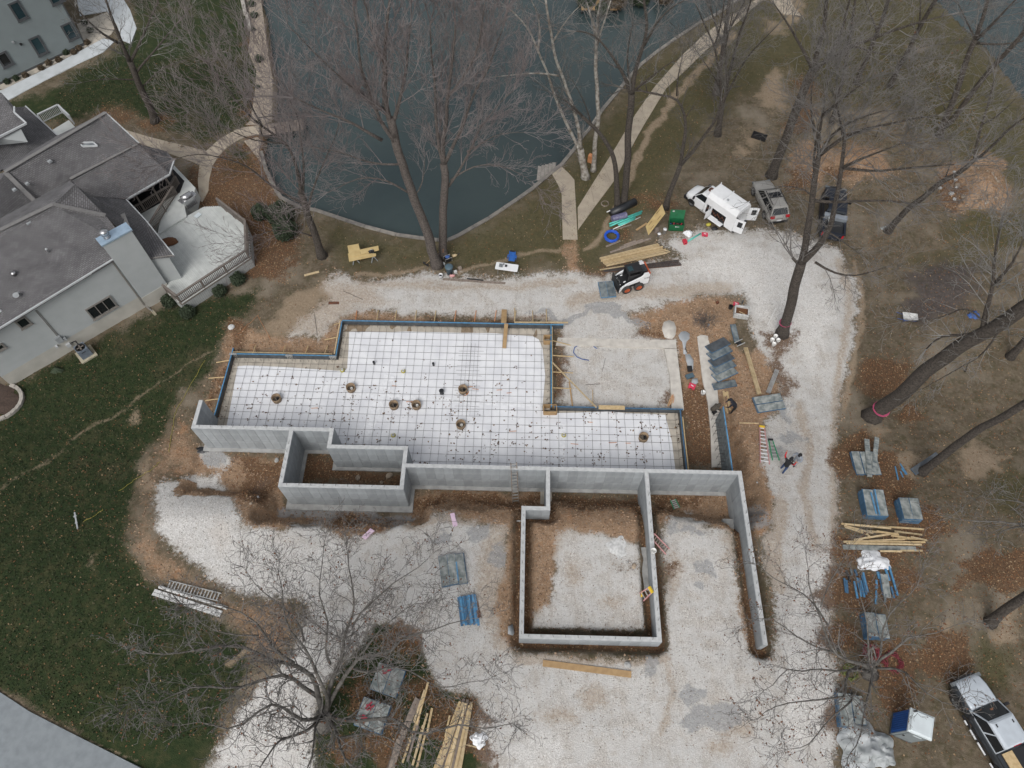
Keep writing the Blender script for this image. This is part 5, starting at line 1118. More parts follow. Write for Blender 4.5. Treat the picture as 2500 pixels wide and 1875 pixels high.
faces = [
 [(-70,846,5.8),(285,630,5.8),(322,607,5.8),(258,526,6.7),(130,499,8.1),(-70,596,8.1)],
 [(258,526,6.7),(330,600,5.75),(368,631,4.05),(425,624,4.0),(356,538,4.0),(290,523,5.2)],
 [(130,499,8.12),(183,450,8.15),(213,478,6.6),(290,523,5.2),(258,526,6.7)],
 [(213,478,6.6),(309,488,4.0),(356,538,4.0),(290,523,5.2)],
 [(-70,596,8.1),(130,499,8.1),(183,450,8.15),(168,443,7.6),(0,533,7.5),(-70,568,7.5)],
 [(12,420,7.5),(258,275,7.5),(340,350,5.62),pz(171,437),pz(90,497)],
 [(12,420,7.5),pz(90,497),(0,537,6.2),(-70,571,6.7),(-70,440,7.4)],
 [pz(88,498),pz(173,437),(215,480,4.5)],
 [(172,440,5.2),(213,478,4.55),(312,487,3.6),(262,512,4.3)],
 [(0,540,6.1),pz(88,498),(215,480,4.5),(170,470,5.2)],
 [(171,437,5.6),(335,351,5.6),(415,426,3.7),(312,486,3.7),(213,478,4.6),(180,452,5.4)],
 [(335,351,5.6),(406,369,3.8),(426,391,3.7),(415,426,3.7)],
 [(12,420,7.5),(258,275,7.5),(257,274,7.2),(140,331,6.8),(66,380,6.8),(6,412,7.0)],
 [(63,260,4.6),(140,331,4.6),(66,382,6.2),(0,416,6.8),(-70,440,7.2),(-70,240,7.0),(36,262,5.2)],
 [(-70,232,8.6),(3,226,8.4),(36,262,7.8),(36,276,7.8),(65,302,7.4),(0,336,7.4),(-70,370,7.4)],
]
def vx(i, p):
    q = V_(*p)
    if p[0] == -70 and i in (0, 4): q.x = .6
    return q
for i, f in enumerate(faces): roof_face(hs, [vx(i, p) for p in f])
for ln in ([(-70,596,8.12),(130,499,8.12)], [(130,499,8.12),(258,526,6.75)], [(12,420,7.52),(258,275,7.52)], [(12,420,7.52),(90,497,5.65)], [(171,437,5.62),(335,351,5.62)], [(330,600,5.8),(300,523,5.3)]):
    cap(hs, [V_(*p) for p in ln])
cap(hs, [V_(*p) for p in ((-70,845,5.78),(285,629,5.78),(322,606,5.78))], .1, .12, 'trim_white', 'gutter'); cap(hs, [V_(*p) for p in ((312,486,3.66),(415,426,3.66),(426,391,3.66))], .1, .12, 'trim_white', 'gutter')
cap(hs, [V_(*p) for p in ((63,260,4.6),(140,331,4.6))], .1, .1, 'trim_white', 'fascia'); cap(hs, [V_(*p) for p in ((258,275,7.5),(340,350,5.62))], .07, .1, 'trim_white', 'fascia')
cap(hs, [V_(*p) for p in ((36,262,7.8),(36,276,7.8),(65,302,7.4),(-70,370,7.4))], .12, .14, 'trim_white', 'fascia'); cap(hs, [V_(*p) for p in ((309,488,3.98),(356,538,3.98),(425,624,3.98))], .09, .1, 'trim_white', 'fascia')
cap(hs, [V_(*p) for p in ((425,624,3.96),(366,632,3.98))], .07, .1, 'trim', 'fascia')
dw = M(); dw.poly([V_(*p) for p in ((-70,372,7.25),(0,338,7.25),(50,313,7.25),(68,347,6.35),(0,352,6.5),(-70,362,6.6))]); part('dormer_wall', dw, 'siding', hs)
# skylights, roof vents, pipes
def on_roof(pix, z, th=.1): return [V_(px, py, z_)+Vector((0, 0, .06)) for (px, py), z_ in zip(pix, z)]
for pix, z in ((((272,389),(288,381.5),(312,416),(296,423)), (5.2,5.2,4.45,4.45)), (((193,350),(229,349),(239,358),(203,359)), (6.75,6.6,6.4,6.6))):
    q = on_roof(pix, z); f = M()
    for i in range(4): f.beam(q[i], q[(i+1) % 4], .1, .12)
    sk = part('skylight', f, 'trim_white', hs); p = M(); p.poly([v+Vector((0, 0, .02)) for v in q]); part('pane', p, 'glass_sky', sk)
for px, py, z, s_ in ((123,396,6.9,.3),(68,450,6.6,.26),(37,465,6.9,.28),(71,546,7.75,.36),(27,375,6.0,.2)):
    b = M(); b.box((0, 0, .06), (s_, s_*.9, .14), .2, .85); part('roof_vent', b, 'box_grey', hs, loc=V_(px, py, z)+Vector((0, 0, .03)))
for px, py, z, r_, h_, m_ in ((37,672,6.75,.17,.3,'stainless'),(117,613,7.0,.08,.25,'trim_white'),(5,763,6.0,.1,.22,'trim_white'),(50,720,6.3,.09,.3,'box_grey')):
    b = M(); b.lathe([(r_*.8, -.1), (r_*.8, h_*.7), (r_, h_*.7), (r_, h_), (0, h_*1.15)], seg=12); part('vent_pipe', b, m_, hs, True, V_(px, py, z))
sd = M(); sd.lathe([(.0, .0), (.10, .01), (.18, .06), (.19, .065)], seg=14, mtx=Matrix.Rotation(R(55), 4, 'X')); sd.tube([(0, 0, 0), (0, .1, -.3)], .025, 5)
part('satellite_dish', sd, 'box_grey', hs, False, V_(50, 724, 6.3)+Vector((-.15, 0, .3)))
# meter, conduits, cables
for (px, py, sx, sz, m_, n_) in ((144,829,.42,.6,'box_grey','meter_box'),(158,826,.16,.34,'box_grey','junction_box'),(167,842,.3,.3,'trim_white','valve_box'),(138,846,.16,.16,'trim_white','outlet')):
    x_, z_ = HF.hit(px, py, -.1); b = M(); b.box((x_, -.12, z_), (sx, .2, sz)); part(n_, b, m_, hs)
b = M()
for o_ in (0, .09): xa, za = HF.hit(86, 758, -.05); xb, zb = HF.hit(139, 820, -.05); b.tube([(xa+o_, -.06, za), (xb+o_, -.06, zb)], .022, 5)
part('conduit', b, 'trim', hs)
# wall bay beside the deck, porch
q = [L(404,690,1.1), L(433,676,1.1), L(383,575,1.1)]
b = M(); wl = [(14.15, .0), (15.35, -.45), (15.4, 4.0)]
for (xa, ya), (xb, yb) in zip(wl[:-1], wl[1:]): b.quad((xa, ya, 0), (xb, yb, 0), (xb, yb, 3.95), (xa, ya, 3.95))
part('bay_wall', b, 'siding', hs)
po = M(); po.prism([(15.45, 6.0), (20.1, 6.3), (21.2, 7.6), (21.2, 11.5), (15.45, 11.5)], 0, 1.25); part('porch_floor', po, 'deck', hs)
dk = M(); dk.box((17.6, 10.2, 2.5), (4.4, .1, 2.5)); dk.box((15.5, 8.9, 2.5), (.08, 2.6, 2.5)); part('porch_wall', dk, 'dark_in', hs)  # walls coloured near-black to stand for the shaded porch interior
dk = M(); dk.prism([(15.5, 8.0), (19.9, 8.0), (20.9, 9.0), (20.9, 11.4), (15.5, 11.4)], 1.251, 1.27); part('porch_floor_shade', dk, 'dark_in', hs)  # near-black sheet over the boards paints the shade under the porch roof
for px, py in ((318,533),(354,514),(391,490),(425,471),(433,446)):
    p = L(px, py, 1.3); b = M(); b.box((p.x, p.y, 2.5), (.14, .14, 2.5)); part('porch_post', b, 'rail', hs)
def railing(par, pts, z0, h, bal=.14, m='rail', post=2.0, name='railing'):
    pts = [Vector(p) for p in pts]; rl = M(); ba = M(); ba.box((0, 0, (h-.2)/2+.1), (.05, .05, h-.2)); bm = ba.mesh('baluster', m)
    for a, c in zip(pts[:-1], pts[1:]):
        ln = (c-a).length; d = (c-a)/ln
        rl.beam(a+Vector((0, 0, z0+h)), c+Vector((0, 0, z0+h)), .17, .045); rl.beam(a+Vector((0, 0, z0+h-.09)), c+Vector((0, 0, z0+h-.09)), .05, .09); rl.beam(a+Vector((0, 0, z0+.1)), c+Vector((0, 0, z0+.1)), .05, .09)
        n = max(1, round(ln/post))
        for i in range(n+1): p = a+d*(ln*i/n); rl.box((p.x, p.y, z0+h/2-.03), (.11, .11, h-.07), hdg((0, 0), d))
    r_ = part(name, rl, m, par)
    for a, c in zip(pts[:-1], pts[1:]):
        ln = (c-a).length; n = int(ln/bal)
        for i in range(n): link('baluster', bm, r_, a+(c-a)*((i+.5)/n)+Vector((0, 0, z0)), hdg(a, c))
f2 = lambda px, py, z: Vector((*L(px, py, z)[:2], 0))
railing(hs, [f2(318,533,1.3), f2(354,514,1.3), f2(391,490,1.3), f2(425,471,1.3), f2(437,448,1.3)], 1.25, .95)
# deck with its boards
dz = 1.1
dp = [f2(*p, dz) for p in ((408,713),(443,742),(612,629),(606,557),(537,503),(497,505),(455,528),(384,573))]
dkr = thing('deck', 'pale grey board deck with brown railing and clipped corners behind the grey house', 'deck', HF.A, HF.a)
xs_ = [p.x for p in dp]; k = min(xs_)+.07; bmesh_cache = {}
while k < max(xs_):
    ts = []
    for a, c in zip(dp, dp[1:]+dp[:1]):
        if (a.x > k) != (c.x > k): ts.append(a.y+(c.y-a.y)*(k-a.x)/(c.x-a.x))
    if len(ts) >= 2:
        b = M(); b.box((k, (min(ts)+max(ts))/2, dz-.02), (.137, max(ts)-min(ts), .04)); part('board', b, 'deck', dkr)
    k += .145
b = M()
for a, c in zip(dp[:5], dp[1:6]):
    ln = (c-a).length; n = max(1, int(ln/.16)); d = (c-a)/ln
    for i in range(n):
        p = a+d*(ln*(i+.5)/n); b.box((p.x, p.y, .36), (ln/n-.012, .03, 1.35), hdg(a, c))
part('skirt', b, 'skirt', dkr)
b = M(); b.prism([(p.x*.999, p.y) for p in dp], .1, dz-.06); part('frame', b, 'dark_in', dkr)
b = M()
for a, c in zip(dp[:5], dp[1:6]): b.beam(a+Vector((0, 0, dz-.06)), c+Vector((0, 0, dz-.06)), .12, .1)
part('rim_board', b, 'rail', dkr)
railing(dkr, [dp[0], dp[1]+Vector((.02, .1, 0)), dp[2]+Vector((-.1, .05, 0)), dp[3], dp[4]], dz, .95)
ln_ = [f2(*p, 1.3) for p in ((408,569),(440,538),(452,502),(457,512),(457,528),(384,573))]
b = M(); b.prism([(p.x, p.y) for p in [f2(*p, 1.28) for p in ((384,573),(455,528),(450,500),(410,516),(390,545))]], .2, 1.28); part('landing', b, 'deck', dkr)
railing(dkr, [f2(376,566,1.3), f2(405,516,1.3), f2(432,474,1.3)], 1.28, .95, name='stair_railing')
# small rear deck
rd = thing('rear_deck', 'small grey deck with pale rail behind the upper roofs of the left house', 'deck', HF.A, HF.a)
rp = [f2(*p, 1.2) for p in ((115,325),(168,293),(190,318),(150,345),(136,340))]
b = M(); b.prism([(p.x, p.y) for p in rp], .2, 1.2); part('floor', b, 'deck', rd)
railing(rd, [f2(105,300,1.2), f2(154,276,1.2), f2(182,303,1.2)], 1.2, .95, name='railing', m='trim_white')
# --- upper left building
BF = Frame((0, 207), (209, 108)); bl = thing('grey_building', 'tall grey lap-sided building with dark framed windows at the top left', 'building', BF.A, BF.a)
XE = BF.loc(209, 108, 0).x
b = M(); siding(b, -14, XE-.1, .25, 10.5, .2); part('siding', b, 'siding_far', bl)
b = M(); b.box(((XE-14.2)/2, 6, 5), (XE+14.0, 11.9, 11)); part('wall', b, 'siding_far', bl)
b = M(); b.box((XE-.06, -.02, 5), (.14, .1, 10.6)); b.box(((XE-14)/2, -.03, .12), (XE+14, .08, .25)); part('corner_trim', b, 'frame_grey', bl)
for pix in (((17,8),(44,0),(70,41),(43,54)), ((115,-10),(148,-18),(160,0),(127,14)), ((68,95),(95,84),(117,127),(92,138)), ((146,63),(171,51),(191,90),(168,101)), ((-14,135),(14,122),(33,155),(9,167))):
    q = [BF.hit(*p) for p in pix]; x0 = (q[0][0]+q[3][0])/2; x1 = (q[1][0]+q[2][0])/2; z1 = (q[0][1]+q[1][1])/2; z0 = (q[2][1]+q[3][1])/2
    window(bl, x0, x1, z0, z1, -.02, 1, 'frame_grey', 'glass_dark' if pix[0][0] < 0 else 'glass_blue', .16)
for px, py in ((31,102),(50,107)):
    x_, z_ = BF.hit(px, py); b = M(); b.box((x_, -.08, z_), (.2, .16, .2)); part('wall_vent', b, 'box_grey' if px < 40 else 'black', bl)
# ------------------------------------------------------------------ paths, walks, road, beds, shore works
def sheet(name, pix, off, m, label, th=.12, smooth=False):
    pts = [G(*p) for p in pix]; z = sum(p.z for p in pts)/len(pts)
    b = M(); n = len(pts); top = [(p.x, p.y, p.z+off) for p in pts]; bot = [(p.x, p.y, p.z-th) for p in pts]
    ar = sum(top[i][0]*top[(i+1) % n][1]-top[(i+1) % n][0]*top[i][1] for i in range(n))
    if ar < 0: top, bot = top[::-1], bot[::-1]
    b.poly(top)
    for i in range(n): b.quad(bot[i], bot[(i+1) % n], top[(i+1) % n], top[i])
    return tag(link(name, b.mesh(name, m)), label, kind='structure')
def ribbon(name, left, right, m, label, off=.05, joint=1.5, pname='slab'):
    """path of separate slabs between two pixel lines"""
    def samp(line, n):
        w_ = [G(*p) for p in line]; c = [0.]
        for a, d in zip(w_[:-1], w_[1:]): c.append(c[-1]+(d-a).length)
        out = []; k = 0
        for i in range(n+1):
            s = c[-1]*i/n
            while k < len(w_)-2 and s > c[k+1]: k += 1
            out.append(w_[k].lerp(w_[k+1], min(1, (s-c[k])/max(1e-6, c[k+1]-c[k]))))
        return out, c[-1]
    _, T = samp(left, 4); n = max(1, round(T/joint)); sub = 3
    a, _ = samp(left, n*sub); d, _ = samp(right, n*sub)
    root = thing(name, None, None, a[0]); tag(root, label, kind='structure'); o = Vector(root.location)
    for i in range(n):
        b = M()
        zz = rng.uniform(-.006, .006)
        for j in range(sub):
            q = [a[i*sub+j], d[i*sub+j], d[i*sub+j+1], a[i*sub+j+1]]
            if j == 0: q[0] = q[0].lerp(q[3], .03); q[1] = q[1].lerp(q[2], .03)
            t_ = [p-o+Vector((0, 0, off+zz)) for p in q]; u_ = [p-Vector((0, 0, .15)) for p in t_]
            b.quad(*t_); b.quad(u_[1], u_[0], t_[0], t_[1]) if j == 0 else None
            b.quad(u_[3], u_[2], t_[2], t_[3]) if j == sub-1 else None
            b.quad(u_[0], u_[3], t_[3], t_[0]); b.quad(u_[2], u_[1], t_[1], t_[2])
        part(pname, b, m, root)
ribbon('path', [(1374,586),(1371,468),(1358,443),(1347,424)], [(1410,586),(1407,525),(1402,436),(1371,408)], 'path', 'short concrete path of square slabs from the dock stairs', joint=2.9)
ribbon('path', [(1410,508),(1455,436),(1501,364),(1548,285),(1596,215),(1668,133),(1713,89),(1766,51),(1801,28),(1852,-5)], [(1411,562),(1453,504),(1501,440),(1548,348),(1573,304),(1627,215),(1668,177),(1719,127),(1770,82),(1868,-5)], 'path', 'long concrete lakeside path climbing to the top right', joint=3.0)
ribbon('path', [(307,318),(364,335),(503,369)], [(310,335),(345,351),(418,377),(487,402)], 'path', 'concrete path beside the upper roof of the left house', joint=2.2)
ribbon('path', [(503,370),(538,339),(585,313),(632,307)], [(519,406),(535,380),(557,358),(595,335),(636,328)], 'path', 'curved concrete path to the left dock', joint=1.8)
ribbon('path', [(503,371),(487,403),(483,443),(488,490)], [(519,407),(511,440),(509,468),(494,494)], 'path', 'concrete path leading down to the deck', joint=1.8, off=.046)
ribbon('path', [(1868,-30),(1880,0),(1905,35),(1960,40)], [(1900,-30),(1930,0),(1940,20),(1965,50)], 'path', 'pale path junction at the very top right', joint=2.5)
sheet('road', [(-120,1610),(0,1689),(75,1738),(190,1797),(280,1842),(360,1882),(440,1925),(560,1985),(760,2080),(760,2500),(-600,2500),(-600,1380)], .10, 'road', 'pale grey asphalt road cutting the bottom left corner')
sheet('walkway', [(-30,225),(7,221),(142,155),(253,95),(281,101),(253,128),(133,186),(24,244),(-20,268)], .07, 'walk', 'white concrete walkway along the grey building')
sheet('walkway', [(185,-20),(290,-20),(318,25),(334,70),(320,108),(300,100),(285,60),(262,28),(196,40)], .07, 'walk', 'curved white concrete patio edge beside the grey building')
sheet('planting_bed', [(-10,212),(209,110),(188,60),(262,30),(285,60),(272,84),(142,152),(7,220)], .04, 'footing', 'tan pebble bed between the grey building and its walkway')
sheet('rock_shore', [(596,-20),(606,10),(612,74),(606,126),(626,174),(623,221),(611,296),(600,305),(640,306),(664,296),(666,190),(658,152),(643,38),(634,-20)], .05, 'pebble', 'strip of tan pebbles between left lawn and lake')
sheet('rock_shore', [(596,345),(628,335),(640,345),(632,372),(645,415),(664,452),(680,482),(672,470),(655,440),(640,400),(615,368)], .05, 'pebble', 'tan pebble edge below the left dock')
# block wall pieces at the top of the shore
for i in range(9):
    px = 592+i*1.9+(3 if i > 4 else 0); py = -4+i*9.5; p = G(px, py); q = G(px+1.9, py+9)
    b = M(); b.box((0, 0, .2), ((q-p).length*.95, .4, .42)); solo('retaining_block', b, 'block', ORD[i]+' pale square block from the top in the low pebble shore wall', 'stone block', p, hdg(p, q), 'blocks along the pebble shore')
# seawall
sw = thing('seawall', 'low grey-brown timber and concrete seawall curving along the lake edge', 'retaining wall', Vector((*SHORE_W[20], 0)))
line = [Vector((x, y, 0)) for x, y in SHORE_W[7:]]; k = 0; base = Vector(sw.location)
for a, c in zip(line[:-1], line[1:]):
    ln = (c-a).length; n = max(1, round(ln/1.5))
    for i in range(n):
        p, q = a+(c-a)*(i/n), a+(c-a)*((i+1)/n-.012); nrm = Vector((-(q-p).y, (q-p).x, 0)).normalized()
        z = float(zg(p.x-nrm.x*.6, p.y-nrm.y*.6, False)); z2 = float(zg(p.x+nrm.x*.6, p.y+nrm.y*.6, False)); z = max(z, z2, -.45)+.06
        b = M(); b.beam(p-base+Vector((0, 0, z)), q-base+Vector((0, 0, z)), .34, .10); part('cap_plank', b, 'seawall', sw)
        b = M(); b.beam(p-base+Vector((0, 0, (z-1.6)/2)), q-base+Vector((0, 0, (z-1.6)/2)), .26, z+1.5); part('wall_face', b, 'seawall', sw)
for px, py in ((640,322),):
    pass
dk2 = thing('dock', 'grey plank dock reaching into the lake at the left shore', 'dock', P(640, 314, -.3))
a, c = P(640, 318, -.3), P(745, 303, -.3); ln = (c-a).length; d = (c-a)/ln; sdv = Vector((-d.y, d.x, 0))
for i in range(int(ln/.3)):
    p = a+d*(.3*i+.15); b = M(); b.beam(p-sdv*.75-a, p+sdv*.75-a, .28, .06); o = part('plank', b, 'wood_old', dk2)
b = M()
for i in range(4):
    for s_ in (-.75, .75): p = a+d*(ln*i/3)+sdv*s_-a; b.tube([p+Vector((0, 0, -1.6)), p+Vector((0, 0, .9))], .06, 6)
for s_ in (.75,): b.beam(a+sdv*s_-a+Vector((0, 0, .85)), c+sdv*s_-a+Vector((0, 0, .85)), .06, .06)
part('post', b, 'black', dk2); dk2.location = a
st2 = thing('dock_stairs', 'grey plank steps going down into the lake at the end of the short path', 'stairs', P(1345, 414, -.3))
a = P(1354, 414, -.4)
d = (P(1318, 424, -1.0)-a); d.z = 0; d.normalize(); sdv = Vector((-d.y, d.x, 0))
for i in range(7):
    b = M(); p = d*(.33*i+.1); b.beam(p-sdv*.9+Vector((0, 0, -.14*i)), p+sdv*.9+Vector((0, 0, -.14*i)), .31, .07); part('tread', b, 'dock_grey' if i < 5 else 'wood_old', st2)
    b = M(); b.beam(p-sdv*.88+Vector((0, 0, -.14*i-.6)), p+sdv*.88+Vector((0, 0, -.14*i-.6)), .28, 1.0); part('riser', b, 'wood_old', st2)
st2.location = a
fd = thing('far_dock', 'tan roofed boat dock among brush at the top of the lake', 'dock', P(1460, 12, -.9))
for i in range(12): b = M(); b.box((-1.8+.33*i, 0, .4), (.30, 3.2, .08)); part('plank', b, 'wood_tan', fd)
b = M()
for x_, y_ in ((-1.9,-1.5),(1.9,-1.5),(-1.9,1.5),(1.9,1.5)): b.tube([(x_, y_, -1), (x_, y_, .4)], .1, 6)
part('post', b, 'black', fd)
# shrubs: many leaf faces through the volume
def shrub(name, label, c, r, m='shrub', n=900, flat=.85, group=None, size=.07):
    t = thing(name, label, 'shrub', c, 0, group)
    ph = nr.uniform(0, 6.283, n); cz = nr.uniform(-.5, 1, n); rr = r*(.72+.3*nr.random(n))*(1+.12*np.sin(3*ph)*np.cos(4*cz)); sr = np.sqrt(1-np.clip(cz, -1, 1)**2)
    pts = rquads(rr*sr*np.cos(ph), rr*sr*np.sin(ph), r*.6+rr*cz*flat, size*.6, size*1.3, .9)
    link('foliage', fast_mesh('foliage', pts, np.arange(len(pts)), 4, m), t)
    b = M(); b.blob((0, 0, r*.55), (r*.78, r*.78, r*.68*flat), 12, 8, .06); part('core', b, m, t)
    for i in range(2): b = M(); b.tube([(0, 0, -.1), (.1*(-1)**i, .05, r*.6)], .03, 5); part('stem', b, 'bark', t)
    return t
for px, py, r_, l in ((584,688,.62,'round clipped dark shrub at the right end of the deck skirt'),(539,717,.56,'round clipped dark shrub in the middle of the deck skirt'),(461,769,.6,'round clipped dark shrub at the lower corner of the deck'),(419,742,.66,'round clipped dark shrub between chimney and deck')):
    shrub('clipped_shrub', l, G(px, py), r_, group='round clipped shrubs below the deck')
for px, py, r_, l in ((700,575,1.0,'large dark evergreen shrub left of the shore tree'),(690,540,1.2,'large dark evergreen shrub nearer the seawall'),(640,528,.8,'smaller dark evergreen shrub beside the deck corner')):
    shrub('evergreen_shrub', l, G(px, py), r_, n=1500, size=.1)
for i, (px, py, r_) in enumerate(((616,15,.4),(622,42,.4),(619,75,.25),(634,150,.45),(630,215,.2))):
    shrub('shore_shrub', ORD[i]+' small dark shrub from the top in the pebble shore strip', G(px, py), r_, 'shrub', 260, group='shrubs on the pebble shore')
for i, (px, py) in enumerate(((20,204),(42,196),(65,188),(103,170),(121,158),(145,150),(164,133),(183,132),(195,122),(208,60),(222,78),(215,108))):
    shrub('bed_shrub', ORD[i]+' small shrub along the pebble bed by the grey building', G(px, py), .33, 'shrub_brown' if px % 2 else 'shrub', 220, group='shrubs in the pebble bed')
for i, (px, py, r_) in enumerate(((1430,15,1.2),(1500,18,1.4),(1560,10,1.2),(1620,5,1.1),(1470,35,.8))):
    p = P(px, py, -1.0); shrub('brush_clump', ('left', 'middle', 'right middle', 'right', 'front')[i]+' clump of dark brush growing around the far dock', p, r_, 'shrub_brown' if i % 2 else 'shrub', 900, group='brush round the far dock', size=.12)
# ------------------------------------------------------------------ vehicles
RX90 = Matrix.Rotation(R(90), 4, 'X')
def loft(st, crown=.02):
    """st: (x, half width, z bottom, z top)"""
    b = M(); k = 0
    for x, w_, zb, zt in st:
        h = zt-zb
        ring = [(-w_*.90, zb), (-w_, zb+h*.25), (-w_*.995, zb+h*.62), (-w_*.95, zt-h*.10), (-w_*.84, zt), (-w_*.4, zt+crown), (0, zt+crown*1.3), (w_*.4, zt+crown), (w_*.84, zt), (w_*.95, zt-h*.10), (w_*.995, zb+h*.62), (w_, zb+h*.25), (w_*.90, zb)]
        k = len(ring); b.v += [(x, y, z) for y, z in ring]
    for i in range(len(st)-1):
        for j in range(k):
            j2 = (j+1) % k; b.f.append((i*k+j, (i+1)*k+j, (i+1)*k+j2, i*k+j2))
    b.f.append(tuple(range(k))); b.f.append(tuple((len(st)-1)*k+j for j in range(k))[::-1])
    return b
def inset(a, b_, c, d, m=.08, off=.014, mt=None):
    a, b_, c, d = (Vector(p) for p in (a, b_, c, d)); n = (b_-a).cross(d-a).normalized()
    def bl(s, t): return a.lerp(b_, s).lerp(d.lerp(c, s), t)
    my = m if mt is None else mt
    return [bl(m, my)+n*off, bl(1-m, my)+n*off, bl(1-m, 1-my)+n*off, bl(m, 1-my)+n*off]
def pane(par, q, m='glass_dark', name='window'):
    b = M(); q = [Vector(p) for p in q]; n = (q[1]-q[0]).cross(q[3]-q[0]).normalized()
    b.quad(*q); r = [p-n*.03 for p in q]; b.quad(r[3], r[2], r[1], r[0])
    for i in range(4): b.quad(q[i], r[i], r[(i+1) % 4], q[(i+1) % 4])
    return part(name, b, m, par)
def wheel(par, x, y, r_=.36, w_=.24, rim='rim_grey', spokes=5):
    s = 1 if y > 0 else -1
    b = M(); b.lathe([(r_*.62, -w_/2), (r_*.9, -w_/2), (r_, -w_*.32), (r_, w_*.32), (r_*.9, w_/2), (r_*.62, w_/2), (r_*.62, -w_/2)], seg=20, mtx=RX90, cap=False); t = part('wheel', b, 'tyre', par, True, (x, y, r_))
    b = M(); b.lathe([(r_*.64, -w_*.42), (r_*.64, w_*.40), (r_*.56, w_*.30), (r_*.2, w_*.22), (0, w_*.24)], seg=18, mtx=Matrix.Rotation(R(90 if s < 0 else -90), 4, 'X'))
    for i in range(spokes):
        a = 2*math.pi*i/spokes; b.beam((0, s*w_*.42, 0), (math.cos(a)*r_*.6, s*w_*.42, math.sin(a)*r_*.6), .06, .04, (0, 1, 0))
    part('rim', b, rim, t); return t
def arch(par, x, y, r_, m='black'):
    s = 1 if y > 0 else -1; b = M(); pts = [(x+r_*math.cos(math.pi*i/10), r_*math.sin(math.pi*i/10)) for i in range(11)]
    b.prism([(px, pz) for px, pz in pts], -.02, .02, mtx=Matrix.Translation((0, y, r_*.86)) @ Matrix.Rotation(R(90), 4, 'X')); part('wheel_arch_dark', b, m, par)  # black half disc on the body side paints the shade of an uncarved well
def cabin(par, xb0, xb1, xt0, xt1, wb, wt, z0, z1, paint, ndoors=2, rear=True, gl='glass_dark'):
    """xb0/xt0 rear, xb1/xt1 front"""
    B = [(xb0, -wb, z0), (xb1, -wb, z0), (xb1, wb, z0), (xb0, wb, z0)]; T = [(xt0, -wt, z1), (xt1, -wt, z1), (xt1, wt, z1), (xt0, wt, z1)]
    b = M(); m_ = [(xt0+.1, -wt*.8, z1+.05), (xt1-.1, -wt*.8, z1+.05), (xt1-.1, wt*.8, z1+.05), (xt0+.1, wt*.8, z1+.05)]
    n = 0; b.v = [tuple(p) for p in B+T+m_]
    for i in range(4): j = (i+1) % 4; b.f.append((i, j, 4+j, 4+i)); b.f.append((4+i, 4+j, 8+j, 8+i))
    b.f.append((8, 9, 10, 11)); part('cab', b, paint, par)
    pane(par, inset(B[1], B[2], T[2], T[1], .05, .014, .1), gl, 'windshield')
    if rear: pane(par, inset(B[3], B[0], T[0], T[3], .07, .014, .14), gl, 'rear_window')
    for s in (0, 1):
        q = (B[0], B[1], T[1], T[0]) if s == 0 else (B[2], B[3], T[3], T[2])
        for i in range(ndoors):
            a_ = Vector(q[0]).lerp(Vector(q[1]), i/ndoors); b_ = Vector(q[0]).lerp(Vector(q[1]), (i+1)/ndoors); c_ = Vector(q[3]).lerp(Vector(q[2]), (i+1)/ndoors); d_ = Vector(q[3]).lerp(Vector(q[2]), i/ndoors)
            pane(par, inset(a_, b_, c_, d_, .05, .014, .12), gl, 'side_window')
def place2(name, label, cat, pa, pb, wb, xr, side=-1, half=.85):
    """stand a vehicle so that its wheel contact points on one side fall on two ground pixels (front, rear)"""
    f, r_ = G(*pa), G(*pb); d = f-r_; d.z = 0; d.normalize(); n = Vector((-d.y, d.x, 0)); m = (f+r_)/2
    c = m-n*side*half if side else m; a = hdg((0, 0), d)
    loc = c-d*xr; loc.z = (f.z+r_.z)/2
    return thing(name, label, cat, loc, a)
# silver-beige estate car
t = place2('parked_car', 'champagne beige estate car with roof rails parked right of the white service van', 'car', (1838,474), (1867,535), 2.75, .0, 1, .80)
W2 = .90
part('body', loft([(-2.35,.70,.42,.80),(-2.28,.84,.30,.98),(-1.9,.90,.24,1.02),(-.8,.91,.22,1.0),(.7,.91,.22,.98),(1.0,.90,.22,.98),(1.7,.88,.24,.90),(2.15,.80,.28,.80),(2.34,.62,.36,.66)]), 'paint_champ', t, True)
cabin(t, -2.22, 1.05, -1.80, .25, .86, .66, .96, 1.62, 'paint_champ', 3)
for y in (-.62, .62): b = M(); b.beam((-1.6, y, 1.72), (.1, y, 1.72), .05, .05); part('roof_rail', b, 'black', t)
for x in (-.35, .0): b = M(); b.beam((x-.4, -.62, 1.74), (x-.4, .62, 1.74), .06, .04); part('crossbar', b, 'black', t)
b = M(); b.quad((-.75,-.5,1.675),(-.1,-.5,1.675),(-.1,.5,1.675),(-.75,.5,1.675)); part('sunroof', b, 'glass_dark', t)
for x in (1.42, -1.38):
    for y in (-.86, .86): wheel(t, x, y, .35, .22); arch(t, x, (.905 if y > 0 else -.905), .42)
for y in (-.66, .66): b = M(); b.box((-2.28, y, .93), (.16, .34, .2)); part('tail_light', b, 'red_light', t); b = M(); b.box((2.16, y, .70), (.25, .3, .12), 0); part('headlight', b, 'glass_sky', t)
b = M(); b.box((-2.36, 0, .78), (.05, .6, .08)); part('trim_strip', b, 'chrome', t); b = M(); b.box((-2.36, 0, .58), (.03, .42, .14)); part('number_plate', b, 'white', t)
for y in (-1.0, 1.0): b = M(); b.box((.72, y, 1.02), (.14, .2, .14)); part('mirror', b, 'paint_champ', t)
b = M(); b.box((-2.33, 0, .4), (.12, 1.6, .22)); part('bumper', b, 'black', t)
